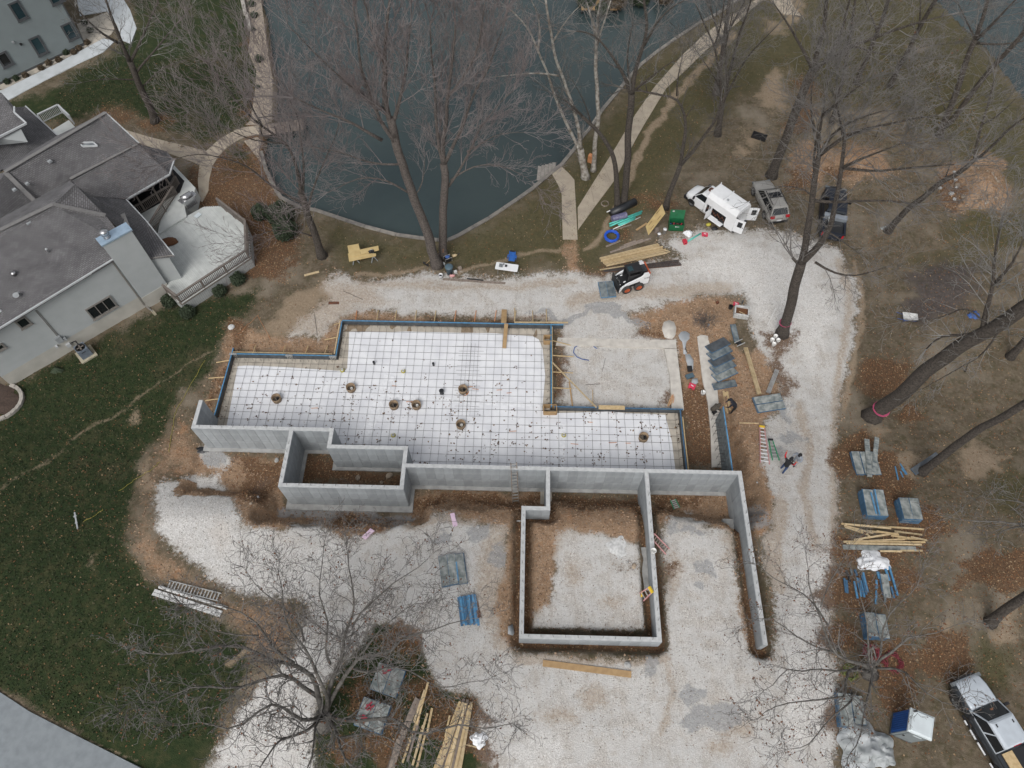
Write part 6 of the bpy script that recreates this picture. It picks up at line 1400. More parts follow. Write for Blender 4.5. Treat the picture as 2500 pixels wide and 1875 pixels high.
# white service van
v = place2('service_van', 'white service van with a raised utility box, open side hatches and open rear doors', 'van', (1691,505), (1767,558), 3.6, -.15, 1, .78); v.scale = (.92, .92, .92)
part('body', loft([(.55,.96,.42,1.35),(1.1,.97,.36,1.34),(1.7,.95,.36,1.28),(2.3,.92,.38,1.18),(2.72,.84,.44,1.02),(2.86,.7,.5,.9)]), 'white_paint', v, True)
cabin(v, .5, 1.95, .55, 1.2, .93, .76, 1.30, 2.05, 'white_paint', 1, False)
# utility box: floor, roof, right side, front; left side has openings
bx0, bx1, bw, bz0, bz1 = -2.95, .45, 1.05, .55, 2.35
b = M(); b.box(((bx0+bx1)/2, 0, bz0-.04), (bx1-bx0, 2*bw, .08)); b.box(((bx0+bx1)/2, -bw+.02, (bz0+bz1)/2), (bx1-bx0, .04, bz1-bz0)); b.box((bx1-.02, 0, (bz0+bz1)/2+.0), (.04, 2*bw-.1, bz1-bz0))
b.box(((bx0+bx1)/2, bw-.02, 1.97), (bx1-bx0, .04, .75))
for xa, xb in ((.25, .45), (-.40, -.24), (-2.95, -1.98)): b.box(((xa+xb)/2, bw-.022, 1.07), (xb-xa, .04, 1.05))
b.box((-1.0, bw-.022, .62), (2.2, .036, .14)); b.box((-.02, 0, 1.3), (.03, 2*bw-.1, 1.5))
part('utility_box', b, 'white_paint', v)
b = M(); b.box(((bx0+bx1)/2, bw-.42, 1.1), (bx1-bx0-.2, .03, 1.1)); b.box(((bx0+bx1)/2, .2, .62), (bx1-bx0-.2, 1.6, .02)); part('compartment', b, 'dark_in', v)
b = M()
for i in range(14): b.box((-1.9+.19*i, bw-.25, .70+.14*(i % 3)), (.11, .16, .10), rng.random())
part('tools', b, 'rust', v)
b = M(); P0 = [(bx0, -bw), (bx1, -bw), (bx1, bw), (bx0, bw)]
b.v = [(x, y, bz1) for x, y in P0]+[(x*.985, y*.74, bz1+.42) for x, y in P0]+[(x*.97, y*.68, bz1+.45) for x, y in P0]
for i in range(4): j = (i+1) % 4; b.f += [(i, j, 4+j, 4+i), (4+i, 4+j, 8+j, 8+i)]
b.f += [(8, 9, 10, 11), (3, 2, 1, 0)]; part('roof', b, 'white_paint', v)
b = M()
for x in (-2.75, -1.0, .45): b.beam((x, -.72, bz1+.50), (x, .72, bz1+.50), .05, .04); [b.box((x, y, bz1+.54), (.07, .05, .2)) for y in (-.72, .72)]
part('ladder_rack', b, 'white', v)
b = M(); b.lathe([(.12, 0), (.1, .12), (0, .16)], (-1.3, .45, bz1+.46), 8); part('roof_vent', b, 'box_grey', v)
for y, a_ in ((1.0, 2.55), (-1.0, -2.55)):
    d = Vector((math.cos(a_), math.sin(a_)*.6, 0)).normalized(); d = Vector((-.72, .70 if y > 0 else -.70, 0)) if y < 0 else Vector((-.70, -.25, 0)).normalized()
    p0 = Vector((bx0, y, 1.35)); b = M(); b.beam(p0, p0+d*.92, .05, 1.55); dr = part('rear_door', b, 'white_paint', v)
    c_ = p0+d*.5; b = M(); b.beam(c_-d*.22+Vector((0, 0, .22)), c_+d*.22+Vector((0, 0, .22)), .062, .62); part('window', b, 'glass_dark', dr); b = M(); b.beam(p0+d*.8, p0+d*.86, .075, .12); part('handle', b, 'black', dr)
b = M(); b.beam((-.38, bw, 1.05), (-.30, bw+.75, 1.05), .04, .98); part('side_door', b, 'white_paint', v)
b = M(); b.beam((-1.95, bw+.25, .66), (-.45, bw+.25, .66), .52, .04); part('drop_shelf', b, 'white_paint', v)
b = M(); b.box((-3.05, 0, .5), (.22, 2.0, .16)); part('rear_step', b, 'black', v); b = M(); b.box((2.86, 0, .55), (.2, 1.75, .28)); b.box((2.7, .86, .5), (.4, .16, .2)); part('bumper', b, 'black', v)
b = M(); b.box((1.1, .985, .85), (.95, .02, .9)); part('door', b, 'white_paint', v)
b = M(); b.box((.1, bw, .48), (1.4, .12, .1)); part('side_step', b, 'alu', v)
for x in (1.93, -1.62):
    for y in (-.84, .84): wheel(v, x, y, .37, .25); arch(v, x, (.975 if x > 0 else 1.052)*(1 if y > 0 else -1), .46)
b = M(); b.box((1.75, 1.12, 1.35), (.12, .22, .3)); part('mirror', b, 'black', v); b = M(); b.box((1.75, -1.12, 1.35), (.12, .22, .3)); part('mirror', b, 'black', v)
for y in (-.66, .66): b = M(); b.box((2.72, y, .86), (.22, .3, .2)); part('headlight', b, 'glass_sky', v)
b = M(); b.blob((.95, -.15, 2.13), (.22, .3, .08), 8, 5, .2); part('roof_clutter', b, 'rust', v)
# dark pickup behind the forked tree
p = place2('pickup_truck', 'dark blue pickup with a silver cross toolbox half hidden behind the forked tree', 'pickup truck', (2030,490), (2023,575), 3.6, .1, 0)
def pickup(p, paint, tool=None, roofm=None, bedm='black', chrome=True):
    part('body', loft([(-2.95,.86,.5,1.05),(-2.9,.96,.42,1.10),(-1.2,.98,.4,1.12),(.9,.98,.4,1.12),(1.3,.98,.4,1.16),(2.2,.96,.42,1.12),(2.7,.90,.48,1.02),(2.88,.76,.55,.9)], .03), paint, p, True)
    cabin(p, -.92, 1.35, -.80, .55, .93, .74, 1.12, 1.88, roofm or paint, 2)
    b = M(); b.box((-1.93, 0, 1.155), (1.84, 1.52, .03)); part('bed_floor', b, bedm, p)
    b = M()
    for y in (-.88, .88): b.beam((-2.9, y, 1.2), (-.95, y, 1.2), .18, .14)
    b.beam((-2.9, -.8, 1.2), (-2.9, .8, 1.2), .1, .14); part('bed_rail', b, paint, p)
    for x in (1.85, -1.85):
        for y in (-.88, .88): wheel(p, x, y, .40, .27); arch(p, x, .985*(1 if y > 0 else -1), .5)
    for y in (-.74, .74): b = M(); b.box((2.74, y, .92), (.2, .34, .22)); part('headlight', b, 'glass_sky', p); b = M(); b.box((-2.93, y*1.1, .98), (.1, .14, .32)); part('tail_light', b, 'red_light', p)
    b = M(); b.box((2.78, 0, .58), (.16, 1.5, .2)); part('bumper', b, 'black', p)
    b = M(); b.box((2.90, 0, .82), (.06, 1.0, .3)); part('grille', b, 'black', p)
    for y in (-1.14, 1.14): b = M(); b.box((1.0, y, 1.22), (.14, .28, .2)); part('mirror', b, 'black', p)
    for y in (-1.04, 1.04): b = M(); b.beam((-.9, y, .46), (1.2, y, .46), .12, .07); part('running_board', b, 'black', p)
pickup(p, 'paint_navy')
b = M(); b.box((-1.2, 0, 1.36), (.5, 1.86, .34)); part('toolbox', b, 'toolbox_silver', p)
b = M()
for i in range(3): b.beam((-1.45, .5-.12*i, 1.34), (-2.85, .55-.12*i, 1.30), .07, .05)
part('tie_down_bar', b, 'alu', p)
# silver-grey crew cab at the lower right
Y = Vector(UV(0, 0)); f = P(2329, 1716, 2.3); d = (P(2350, 1750, 2.8)-P(2418, 1864, 2.8)); d.z = 0; d.normalize(); n = Vector((-d.y, d.x, 0)); c = f-n*.86-d*1.85
q = thing('pickup_truck', 'silver and dark grey crew cab pickup parked in the lower right corner', 'pickup truck', Vector((c.x, c.y, 2.26)), hdg((0, 0), d))
pickup(q, 'paint_grey', None, 'paint_silver')
b = loft([(1.32,.82,1.10,1.215),(1.5,.84,1.1,1.225),(2.2,.82,1.08,1.19),(2.62,.76,1.0,1.11),(2.84,.62,.9,.98)], .03); part('hood', b, 'paint_silver', q, True)
b = M()
for y in (-.3, .34): b.beam((1.38, y, 1.27), (2.6, y*.9, 1.155), .02, .02)
part('hood_crease', b, 'paint_grey', q)
for x0_, x1_ in ((.7, .95), (-.05, .45), (-.85, -.2), (-1.5, -1.25)): b = M(); b.beam((x0_, 1.13, .50), (x1_, 1.13, .50), .07, .06); part('chrome_strip', b, 'white_paint', q)
b = M(); b.box((-.76, 0, 1.86), (.1, .5, .06)); part('brake_light', b, 'red_light', q)
for x, y in ((.32, .48), (.25, -.5)): b = M(); b.box((x, y, 1.945), (.16, .07, .02)); part('roof_mark', b, 'black', q)
wp = thing('bed_plank', 'worn yellow-brown board lying in the bed of the silver and grey pickup', 'board', q.matrix_world.translation if False else (c+d*(-1.9)+n*.35)+Vector((0, 0, 1.3-.04)), hdg((0, 0), d)); wp.location.z = 2.26+1.2
b = M(); b.box((0, 0, 0), (1.8, .62, .06)); part('board', b, 'wood_new', wp)
# ------------------------------------------------------------------ skid steer loader
f, r_ = G(1529, 715), G(1557, 708); d = (f-r_); d.z = 0; d.normalize(); n = Vector((-d.y, d.x, 0)); c = (f+r_)/2-n*.78
k = thing('skid_loader', 'white skid steer loader with black cab roof and orange wheels carrying a form panel', 'loader', c, hdg((0, 0), d))
SC = 1.0
b = M(); b.box((-.1, 0, .62), (2.1, .95, .62)); b.box((-.55, 0, 1.05), (1.2, .98, .5)); part('chassis', b, 'black', k)
for x in (.52, -.52):
    for y in (-.76, .76): wheel(k, x, y, .42, .30, 'rim_orange', 0)
for s in (1, -1):
    b = M(); pts = [(-1.15, .55), (-1.2, 1.75), (-.95, 1.80), (-.62, 1.45), (.55, 1.02), (1.05, .62), (1.22, .22), (1.08, .18), (.9, .52), (.45, .82), (-.55, 1.02), (-.72, .60)]
    b.prism(pts, -.06, .06, Matrix.Translation((0, s*.66, 0)) @ Matrix.Rotation(R(90), 4, 'X')); part('lift_arm', b, 'white_paint', k)
    b = M(); b.box((-1.12, s*.58, 1.1), (.42, .3, 1.0)); part('tail_tower', b, 'white_paint', k)
b = M(); b.box((-.12, 0, 2.03), (1.25, .96, .07), 0, .94); part('cab_roof', b, 'black', k)
b = M(); b.box((.16, .04, 2.075), (.42, .5, .02)); part('roof_hatch', b, 'glass_blue', k)
b = M()
for x, y in ((.42,-.45),(.42,.45),(-.7,-.45),(-.7,.45)): b.beam((x, y, .9), (x-.05, y, 2.0), .07, .07)
b.box((-.15, -.46, 1.35), (1.0, .03, .9)); b.box((-.15, .46, 1.3), (1.0, .03, .75)); b.box((-.68, 0, 1.4), (.04, .9, 1.1)); part('cab_frame', b, 'black', k)
b = M(); b.box((-.3, 0, 1.05), (.45, .5, .1)); b.box((-.5, 0, 1.35), (.1, .48, .6)); part('seat', b, 'black', k)
b = M(); b.box((-1.02, 0, 1.66), (.5, .72, .1)); part('rear_grille', b, 'black', k)
for i in range(6): b = M(); b.box((-1.22+.075*i, 0, 1.725), (.03, .7, .03)); part('grille_slat', b, 'form_dark', k)
b = M(); b.box((-1.37, 0, 1.12), (.1, 1.22, 1.1)); part('tail_door', b, 'rim_orange', k)
b = M(); b.box((1.2, 0, .62), (.06, 1.5, .95)); b.box((1.16, -.3, .62), (.1, .08, .95)); b.box((1.16, .3, .62), (.1, .08, .95)); part('fork_plate', b, 'black', k)
b = M()
for y in (-.35, .35): b.tube([(.55, y, 1.0), (1.15, y, .6)], .05, 6)
b.box((.75, 0, .75), (.4, .5, .3)); part('hydraulics', b, 'white', k)
def text_mesh(s, size, ext=.004):
    cu = bpy.data.curves.new('lettering', 'FONT'); cu.body = s; cu.size = size; cu.extrude = ext; cu.align_x = 'CENTER'
    o = bpy.data.objects.new('lettering', cu); me_ = bpy.data.meshes.new_from_object(o.evaluated_get(bpy.context.evaluated_depsgraph_get()) if False else o)
    bpy.data.objects.remove(o); return me_
tm_ = text_mesh('S185', .25); tm_.materials.append(MT['frame_grey'])
o = link('lettering', tm_, k); o.location = (-1.12, .737, 1.2); o.rotation_euler = (R(90), 0, R(180))
# ------------------------------------------------------------------ people
def person(label, loc, rz, J, mats, cap=None, group=None, hood=None, tools=None):
    """J: joint -> (position, radius); one skinned surface, clothes by nearest bone"""
    t = thing('person', label, 'person', loc, rz, group)
    bones = [('pelvis','spine'),('spine','chest'),('chest','neck'),('neck','head'),('head','crown')]
    for s in 'lr': bones += [('chest','sh'+s),('sh'+s,'el'+s),('el'+s,'wr'+s),('wr'+s,'ha'+s),('pelvis','hip'+s),('hip'+s,'kn'+s),('kn'+s,'an'+s),('an'+s,'toe'+s)]
    names = list(J); vs = [Vector(J[n][0]) for n in names]; idx = {n: i for i, n in enumerate(names)}; ed = [(idx[a], idx[b_]) for a, b_ in bones]; rad = [J[n][1] for n in names]
    fing = []
    for s in 'lr':
        w_, h_ = Vector(J['wr'+s][0]), Vector(J['ha'+s][0]); d = (h_-w_).normalized(); sd = d.cross(Vector((.3, .2, 1))).normalized()
        for i, (o_, ln) in enumerate(((-.030,.062),(-.011,.075),(.009,.07),(.028,.055))):
            fing.append((h_+sd*o_*.9, h_+sd*o_+d*ln*.55, h_+sd*o_+d*ln-Vector((0, 0, .015))))
        fing.append((w_.lerp(h_, .5)-sd*.025, h_-sd*.055, h_-sd*.06+d*.03))
    me_ = bpy.data.meshes.new('body'); me_.from_pydata([tuple(v_) for v_ in vs], ed, []); o = bpy.data.objects.new('body', me_); col.objects.link(o)
    sk = o.modifiers.new('skin', 'SKIN'); sk.use_smooth_shade = True
    for i, r2 in enumerate(rad): me_.skin_vertices[0].data[i].radius = (r2, r2); me_.skin_vertices[0].data[i].use_root = (i == idx['pelvis'])
    sb = o.modifiers.new('sub', 'SUBSURF'); sb.levels = 1; sb.render_levels = 1
    dg = bpy.context.evaluated_depsgraph_get(); ev = o.evaluated_get(dg); m2 = bpy.data.meshes.new_from_object(ev); bpy.data.objects.remove(o)
    b = M(); b.v = [tuple(x.co) for x in m2.vertices]; b.f = [tuple(p_.vertices) for p_ in m2.polygons]; nb = len(b.f)
    for fg in fing: b.tube(fg, [.010, .009, .007], 5)
    m3 = b.mesh('body', None, True); mk_ = ['skin', mats['top'], mats['legs'], mats.get('sleeve', mats['top']), 'shoe']
    for x in mk_: m3.materials.append(MT[x])
    def near(c):
        best = (9, None)
        for a, b_ in bones:
            A, B_ = Vector(J[a][0]), Vector(J[b_][0]); ab = B_-A; s = max(0, min(1, (c-A).dot(ab)/max(1e-9, ab.length_squared))); dd = (A+ab*s-c).length-.5*(J[a][1]+J[b_][1])
            if dd < best[0]: best = (dd, (a, b_))
        return best[1]
    for i, p_ in enumerate(m3.polygons):
        if i >= nb: p_.material_index = 0; continue
        a, b_ = near(p_.center)
        p_.material_index = 0 if a in ('neck','head') or a[:2] == 'wr' else 3 if a[:2] in ('sh','el') else 2 if a[:3] == 'hip' or a[:2] == 'kn' or (a == 'pelvis' and b_ != 'spine') else 4 if a[:2] == 'an' else 1
    link('body', m3, t)
    hd, cr_ = Vector(J['head'][0]), Vector(J['crown'][0]); up = (cr_-hd).normalized(); R_ = up.to_track_quat('Z', 'Y').to_matrix().to_4x4(); mx = Matrix.Translation(hd) @ R_
    # face: eyes, nose, mouth, ears as one small part set looking along local +x of the figure
    fm = M(); fw = Vector((1, 0, 0)); fw = (fw-up*fw.dot(up)).normalized(); lf_ = up.cross(fw)
    for s in (-1, 1): fm.blob(hd+fw*.098+lf_*.033*s+up*.02, .011, 6, 4, 0); fm.blob(hd+lf_*.098*s, (.014, .014, .03), 6, 4, 0)
    fm.blob(hd+fw*.108-up*.012, (.018, .014, .02), 6, 4, 0); fm.blob(hd+fw*.095-up*.055, (.012, .026, .007), 6, 4, 0); part('face', fm, 'skin', t, True)
    if cap:
        b = M(); b.lathe([(.125, .03), (.128, .07), (.10, .135), (.05, .16), (0, .165)], seg=14, mtx=mx); b.beam(hd+up*.05+fw*.08, hd+up*.045+fw*.21, .17, .02, up); part('cap', b, cap, t, True)
    if hood:
        b = M(); b.lathe([(.15, -.12), (.145, .0), (.13, .09), (.08, .15), (0, .165)], seg=14, mtx=Matrix.Translation(-fw*.03) @ mx); part('hood', b, hood, t, True)
    return t
def stand(lean=0, arms=None, step=.12):
    J = dict(pelvis=((0,0,.93),.155), spine=((.03+lean*.3,0,1.13),.165), chest=((.05+lean*.7,0,1.36),.18), neck=((.06+lean,0,1.52),.065), head=((.09+lean*1.1,0,1.64),.105), crown=((.09+lean*1.12,0,1.73),.085))
    for s, y in (('l', 1), ('r', -1)):
        k_ = step*y
        J['sh'+s] = ((.05+lean*.75, y*.20, 1.42), .085); J['hip'+s] = ((0, y*.11, .88), .115); J['kn'+s] = ((.04+k_*.5, y*.13, .48), .075); J['an'+s] = ((k_-.03, y*.14, .09), .055); J['toe'+s] = ((k_+.16, y*.16, .045), .045)
        e, w_, h_ = arms[s]; J['el'+s] = (e, .055); J['wr'+s] = (w_, .038); J['ha'+s] = (h_, .042)
    return J
# man in red and black jacket, seen from behind, left arm raised
a = G(1912, 1150); b_ = G(1950, 1105); ang = hdg(a, b_)
person('person in black vest, red sleeves, black cap and blue jeans raising one arm', G(1908, 1150), ang,
 stand(.06, dict(l=((.18,.42,1.50), (.36,.50,1.70), (.42,.51,1.77)), r=((.22,-.36,1.22), (.45,-.36,1.20), (.53,-.35,1.21)))), dict(top='cloth_black', legs='jean', sleeve='cloth_red'), cap='cloth_black')
person('person in pale grey hooded top and dark cap facing the one with red sleeves', G(1938, 1132), ang+math.pi*.95,
 stand(.10, dict(l=((.20,.33,1.2), (.42,.22,1.18), (.50,.18,1.2)), r=((.2,-.34,1.2), (.42,-.26,1.16), (.5,-.22,1.17)))), dict(top='cloth_grey', legs='cloth_grey'), cap='cloth_black')
def crouch(lean, arms):
    J = dict(pelvis=((-.12,0,.48),.16), spine=((.02,0,.66),.17), chest=((.2,0,.82),.18), neck=((.32,0,.94),.07), head=((.40,0,1.0),.105), crown=((.45,0,1.07),.085))
    for s, y in (('l', 1), ('r', -1)):
        J['sh'+s] = ((.22, y*.2, .86), .085); J['hip'+s] = ((-.08, y*.12, .46), .115); J['kn'+s] = ((.28, y*.2, .42), .078); J['an'+s] = ((.02, y*.18, .09), .055); J['toe'+s] = ((.2, y*.2, .045), .045)
        J['el'+s] = ((.42, y*.26, .66), .055); J['wr'+s] = ((.62, y*.16, .56), .038); J['ha'+s] = ((.69, y*.13, .54), .042)
    return J
person('person in camouflage jacket and dark trousers crouching left of the tall blue-edged form', P(1736, 1008, 0.03), R(15), crouch(0, None), dict(top='cloth_camo', legs='cloth_black'), hood='cloth_camo')
g_ = G(1788, 1006); person('person in dark navy clothes bending behind the tall blue-edged form', g_, R(172), stand(.42, dict(l=((.55,.3,1.1), (.70,.2,.95), (.75,.18,.9)), r=((.55,-.3,1.1), (.7,-.2,.95), (.75,-.18,.9)))), dict(top='cloth_navy', legs='cloth_black'), cap='cloth_navy')
# the form panel the loader carries
pq = [P(*q_, .35) for q_ in ((1458,689),(1496,686),(1506,722),(1468,728))]; c = sum(pq, Vector())/4
t = thing('form_panel', 'grey-faced blue-edged form panel carried flat in front of the skid loader', 'form panel', Vector((c.x, c.y, .28)), hdg(pq[0], pq[1]))
lx, ly = (pq[1]-pq[0]).length*.98, (pq[3]-pq[0]).length*.98
b = M(); b.box((0, 0, .03), (lx, ly, .07)); part('frame', b, 'form_bright', t)
for i in (-1, 1): b = M(); b.box((i*lx*.245, 0, .075), (lx*.47, ly-.06, .02)); part('face', b, 'form_face', t)
# ------------------------------------------------------------------ site goods
def zc(ox, oy, k): return lambda x, y: (ox+x/k, oy+y/k)
def plank(pa, pb, wd, th, m, label, cat='board', z=0.0, group=None, name='wood_board', lift=0.0):
    a, b_ = G(*pa), G(*pb); a.z += z+th/2+.01; b_.z += z+th/2+.01+lift
    return board(name, a, b_, wd, th, m, label, cat, group)
PANEL = {}
def form_panel(L_, W_, c, rz, label, group=None, face='form_face', tilt=0.0, th=.085, roll=0.0):
    t = thing('form_panel', label, 'form panel', c, rz, group); t.rotation_euler = (roll, tilt, rz)
    k = (round(L_, 2), round(W_, 2), face, th)
    if k not in PANEL:
        f = M()
        for y in (-W_/2+.02, W_/2-.02): f.box((0, y, th/2-.005), (L_, .04, th-.01))
        for x in (-L_/2+.02, L_/2-.02): f.box((x, 0, th/2-.005), (.04, W_-.084, th-.01))
        p = M(); p.box((0, 0, th-.006), (L_-.03, W_-.03, .012)); PANEL[k] = (f.mesh('frame', 'form_blue'), p.mesh('face', face))
    link('frame', PANEL[k][0], t); link('face', PANEL[k][1], t); return t
def stack(pa, pb, cols, rows, pw, where, face='form_face', th=.085, z0=None, L_=None, skip=0, group=None):
    mid = ((pa[0]+pb[0])/2, (pa[1]+pb[1])/2); z = G(*mid).z if z0 is None else z0
    for _ in range(6):
        g_ = P(*mid, z+rows*th); z = float(zg(g_.x, g_.y, False))+.02
    a, b_ = P(*pa, z+rows*th), P(*pb, z+rows*th); L_ = L_ or (b_-a).length; d = (b_-a).normalized(); n = Vector((-d.y, d.x, 0)); c = (a+b_)/2
    for i in range(cols):
        nr_ = rows-(skip if i == cols-1 else 0)
        for j in range(nr_):
            off = n*((i-(cols-1)/2)*(pw+.015))+d*rng.gauss(0, .025)+n*rng.gauss(0, .012); top = j == nr_-1
            s_ = ('left-hand', 'right-hand') if cols == 2 else ('left-hand', 'middle', 'right-hand')
            form_panel(L_, pw, Vector((c.x+off.x, c.y+off.y, z+j*th)), hdg((0, 0), d)+rng.gauss(0, .01),
                       (f'{"top" if top else ORD[nr_-1-j]+" from top"} {s_[i]+" " if cols > 1 else ""}panel of the {where}'), group or ('form panels in the '+where), face if not top else 'form_pale')
Z = zc(1900, 1050, 5.53)
stack(Z(1150,290), Z(1230,600), 3, 3, .55, 'loose blue-grey form stack on leaves beside the drive')
for pa, pb, w_, l in ((Z(1135,190), Z(1222,635), .32, 'narrow speckled grey beam on the left of the loose form stack'), (Z(1268,170), Z(1275,600), .30, 'narrow ribbed pale beam on the loose form stack')):
    a, b_ = G(*pa), G(*pb); t = thing('form_beam', l, 'beam', (a+b_)/2+Vector((0, 0, .42)), hdg(a, b_)); L_ = (b_-a).length
    b = M(); b.box((0, 0, 0), (L_, w_, .1)); part('beam', b, 'form_pale', t)
    b = M()
    for i in range(8): b.box((-L_/2+L_*(i+.5)/8, 0, .06), (.05, w_*.9, .03))
    part('rib', b, 'form_face', t)
stack(Z(1275,800), Z(1350,1158), 2, 9, .66, 'tall blue form stack right of the drive')
for pa, pb, l in ((Z(1250,840), Z(1325,1130), 'left'), (Z(1300,800), Z(1370,1145), 'right')):
    a, b_ = P(*pa, 3.0), P(*pb, 3.0); board('steel_bar', a, b_, .07, .07, 'form_bright', l+' bright blue bar lying on the tall blue stack right of the drive', 'steel bar', 'blue bars on the tall stack')
stack(Z(1760,915), Z(1830,1205), 2, 9, .60, 'rightmost tall blue form stack above the jumbled timber')
LB = ['leftmost', 'longest', 'rightmost', 'shortest']
for pa, pb in ((Z(1575,495), Z(1615,675)), (Z(1640,455), Z(1735,600)), (Z(1660,520), Z(1720,600)), (Z(1645,560), Z(1680,640))): plank(pa, pb, .07, .06, 'form_bright', LB.pop(0)+' thin blue steel bar on the leaves left of the leaning tree', 'steel bar', group='thin bars on the leaves', name='steel_bar')
a, b_ = G(*Z(1790,590)), G(*Z(2090,405)); t = form_panel((b_-a).length*.9, .5, (a+b_)/2+Vector((0, 0, .5)), hdg(a, b_), 'blue-grey form panel propped against the slender leaning tree', tilt=-.28, face='form_dark')
stack((2136,1497), (2147,1556), 2, 9, .60, 'pale-topped form stack below the scattered blue bars', 'form_face')
stack((2060,1691), (2070,1773), 1, 7, .72, 'mottled form stack at the lower right gravel edge')
stack((2091,1697), (2103,1768), 1, 5, .62, 'tan-topped form stack at the lower right gravel edge', 'wood_tan')
stack((958,1627), (934,1692), 2, 4, .80, 'upper red-marked form stack under the big oak')
stack((921,1711), (896,1780), 2, 5, .80, 'lower red-marked form stack under the big oak')
PM_ = list(range(6))
for px, py in ((935,1635),(945,1640),(900,1722),(905,1728),(885,1755),(893,1752)):
    p = P(px, py, 2.72+(.05 if py > 1700 else -.03)); b = M(); b.box((0, 0, 0), (.5, .09, .012), .4+py); b.box((0, 0, .013), (.3, .07, .01), 1.5+px); solo('paint_mark', b, 'paint_mark', ('left upper', 'right upper', 'left lower', 'bold lower', 'faint lower', 'bottom')[PM_.pop(0)]+' red paint scrawl on the grey forms under the big oak', 'paint mark', p, 0, 'red paint marks on forms')
stack((1101,1353), (1110,1427), 3, 3, .52, 'grey form stack on gravel left of the garage')
a, b_ = P(1094,1360,2.45), P(1103,1425,2.45); board('form_beam', a, b_, .48, .12, 'form_pale', 'pale grey beam on top of the stack left of the garage wall', 'beam')
a, b_ = P(1114,1372,2.5), P(1119,1418,2.5); board('steel_bar', a, b_, .08, .08, 'form_bright', 'bright blue bar on the stack left of the garage wall', 'steel bar')
Z = zc(600, 1350, 3.16)
for i in range(9):
    pa, pb = Z(1640+16*i, 345-3*i), Z(1668+16*i, 560+rng.uniform(-12, 18)); plank(pa, pb, .13, .10, 'form_bright' if i % 3 else 'form_blue', ORD[i]+' blue steel bar from the left in the neat row on the gravel', 'steel bar', .0+.10*(i % 2), 'blue bars in a row on the gravel', 'steel_bar')
plank(Z(1775,370), Z(1805,500), .2, .08, 'rust', 'rusty brown board beside the row of blue bars', 'board')
Z = zc(2000, 1280, 5.53)
HL = ['leftmost', 'second from left', 'black', 'third long blue', 'brightest left', 'middle blue', 'right lower bright', 'right upper bright', 'right blue', 'upper short blue', 'upper grey']
HR = ['short upper left', 'long left', 'tiny left', 'stout lower left', 'upper middle', 'longest rightmost', 'lower right', 'grey lower']
for i, (xa, ya, xb, yb, m_) in enumerate(((325,735,350,930,'form_blue'),(360,760,375,935,'form_blue'),(350,640,400,790,'blackpipe'),(455,780,500,1010,'form_bright'),(500,730,555,985,'form_bright'),(520,740,570,960,'form_blue'),(545,760,600,990,'form_bright'),(575,660,640,930,'form_bright'),(560,700,620,960,'form_blue'),(470,620,500,700,'form_blue'),(410,620,430,700,'form_face'))):
    plank(Z(xa, ya), Z(xb, yb), .11, .09, m_, HL[i]+' bar in the untidy left heap of blue bars', 'steel bar', rng.uniform(0, .15), 'left heap of blue bars', 'steel_bar')
for i, (xa, ya, xb, yb, m_) in enumerate(((775,645,800,740,'form_bright'),(795,650,860,960,'form_blue'),(760,760,765,870,'form_bright'),(765,900,755,1080,'form_bright'),(880,610,935,770,'form_bright'),(935,575,1050,965,'form_bright'),(955,850,1000,1000,'form_blue'),(880,950,870,1060,'form_face'))):
    plank(Z(xa, ya), Z(xb, yb), .11, .09, m_, HR[i]+' bar in the spread right heap of blue bars', 'steel bar', rng.uniform(0, .12), 'right heap of blue bars', 'steel_bar')
plank(Z(860,680), Z(910,1000), .42, .12, 'form_pale', 'mottled grey beam between the spread blue bars', 'beam', .05)
# crumpled white sheets and lumps
def crumple(name, px, py, sx, sy, h, m, label, cat, seed=0, n=18):
    rg2 = np.random.default_rng(seed); b = M(); c = G(px, py); hz_ = rg2.random((n+1, n+1))
    for i in range(n+1):
        for j in range(n+1):
            u_, v_ = i/n*2-1, j/n*2-1; r_ = math.sqrt(u_*u_+v_*v_); a = math.atan2(v_, u_); e = 1+.16*math.sin(3*a+seed)+.10*math.sin(7*a)
            k_ = max(abs(u_), abs(v_))/max(1e-6, r_) ; x, y = u_*k_*e*sx/2, v_*k_*e*sy/2
            z_ = h*(1-max(abs(u_), abs(v_))**2)*(.45+.75*float(vnoise(u_*1.4+seed, v_*1.4, 2.2)))+.16*h*hz_[i, j]+.25*h*(float(vnoise(u_*3+seed, v_*3, 2.0))-.5)*(1-max(abs(u_), abs(v_)))
            b.v.append((x, y, z_+float(zg(c.x+x, c.y+y))-c.z+.01))
    for i in range(n):
        for j in range(n): q0 = i*(n+1)+j; b.f.append((q0, q0+n+1, q0+n+2, q0+1))
    return solo(name, b, m, label, cat, c, 0, None, True)
crumple('plastic_sheet', 2130, 1371, 2.0, 1.3, .35, 'plastic_white', 'crumpled bright white plastic sheet above the blue bar heaps', 'plastic sheet', 3)
crumple('plastic_sheet', 1508, 1335, 1.2, 1.3, .05, 'white_dirty', 'crumpled white plastic sheet on the dirt inside the garage walls', 'plastic sheet', 5)
crumple('plastic_sheet', 1170, 1806, .9, .8, .22, 'plastic_white', 'small white plastic heap right of the lower lumber pile', 'plastic sheet', 6)
crumple('tarp_heap', 2105, 1822, 2.9, 2.9, .75, 'plastic_grey', 'large pale grey lumpy tarp heap at the bottom right', 'tarp', 8, 26)
crumple('tarp_heap', 2150, 1838, 1.3, 1.6, .5, 'plastic_grey', 'smaller oval grey tarp bundle beside the large heap', 'tarp', 9)
crumple('blue_tarp', 2377, 771, .9, .8, .45, 'tarp_blue', 'crumpled blue tarp under the lichen-grey branches at the right', 'tarp', 4)
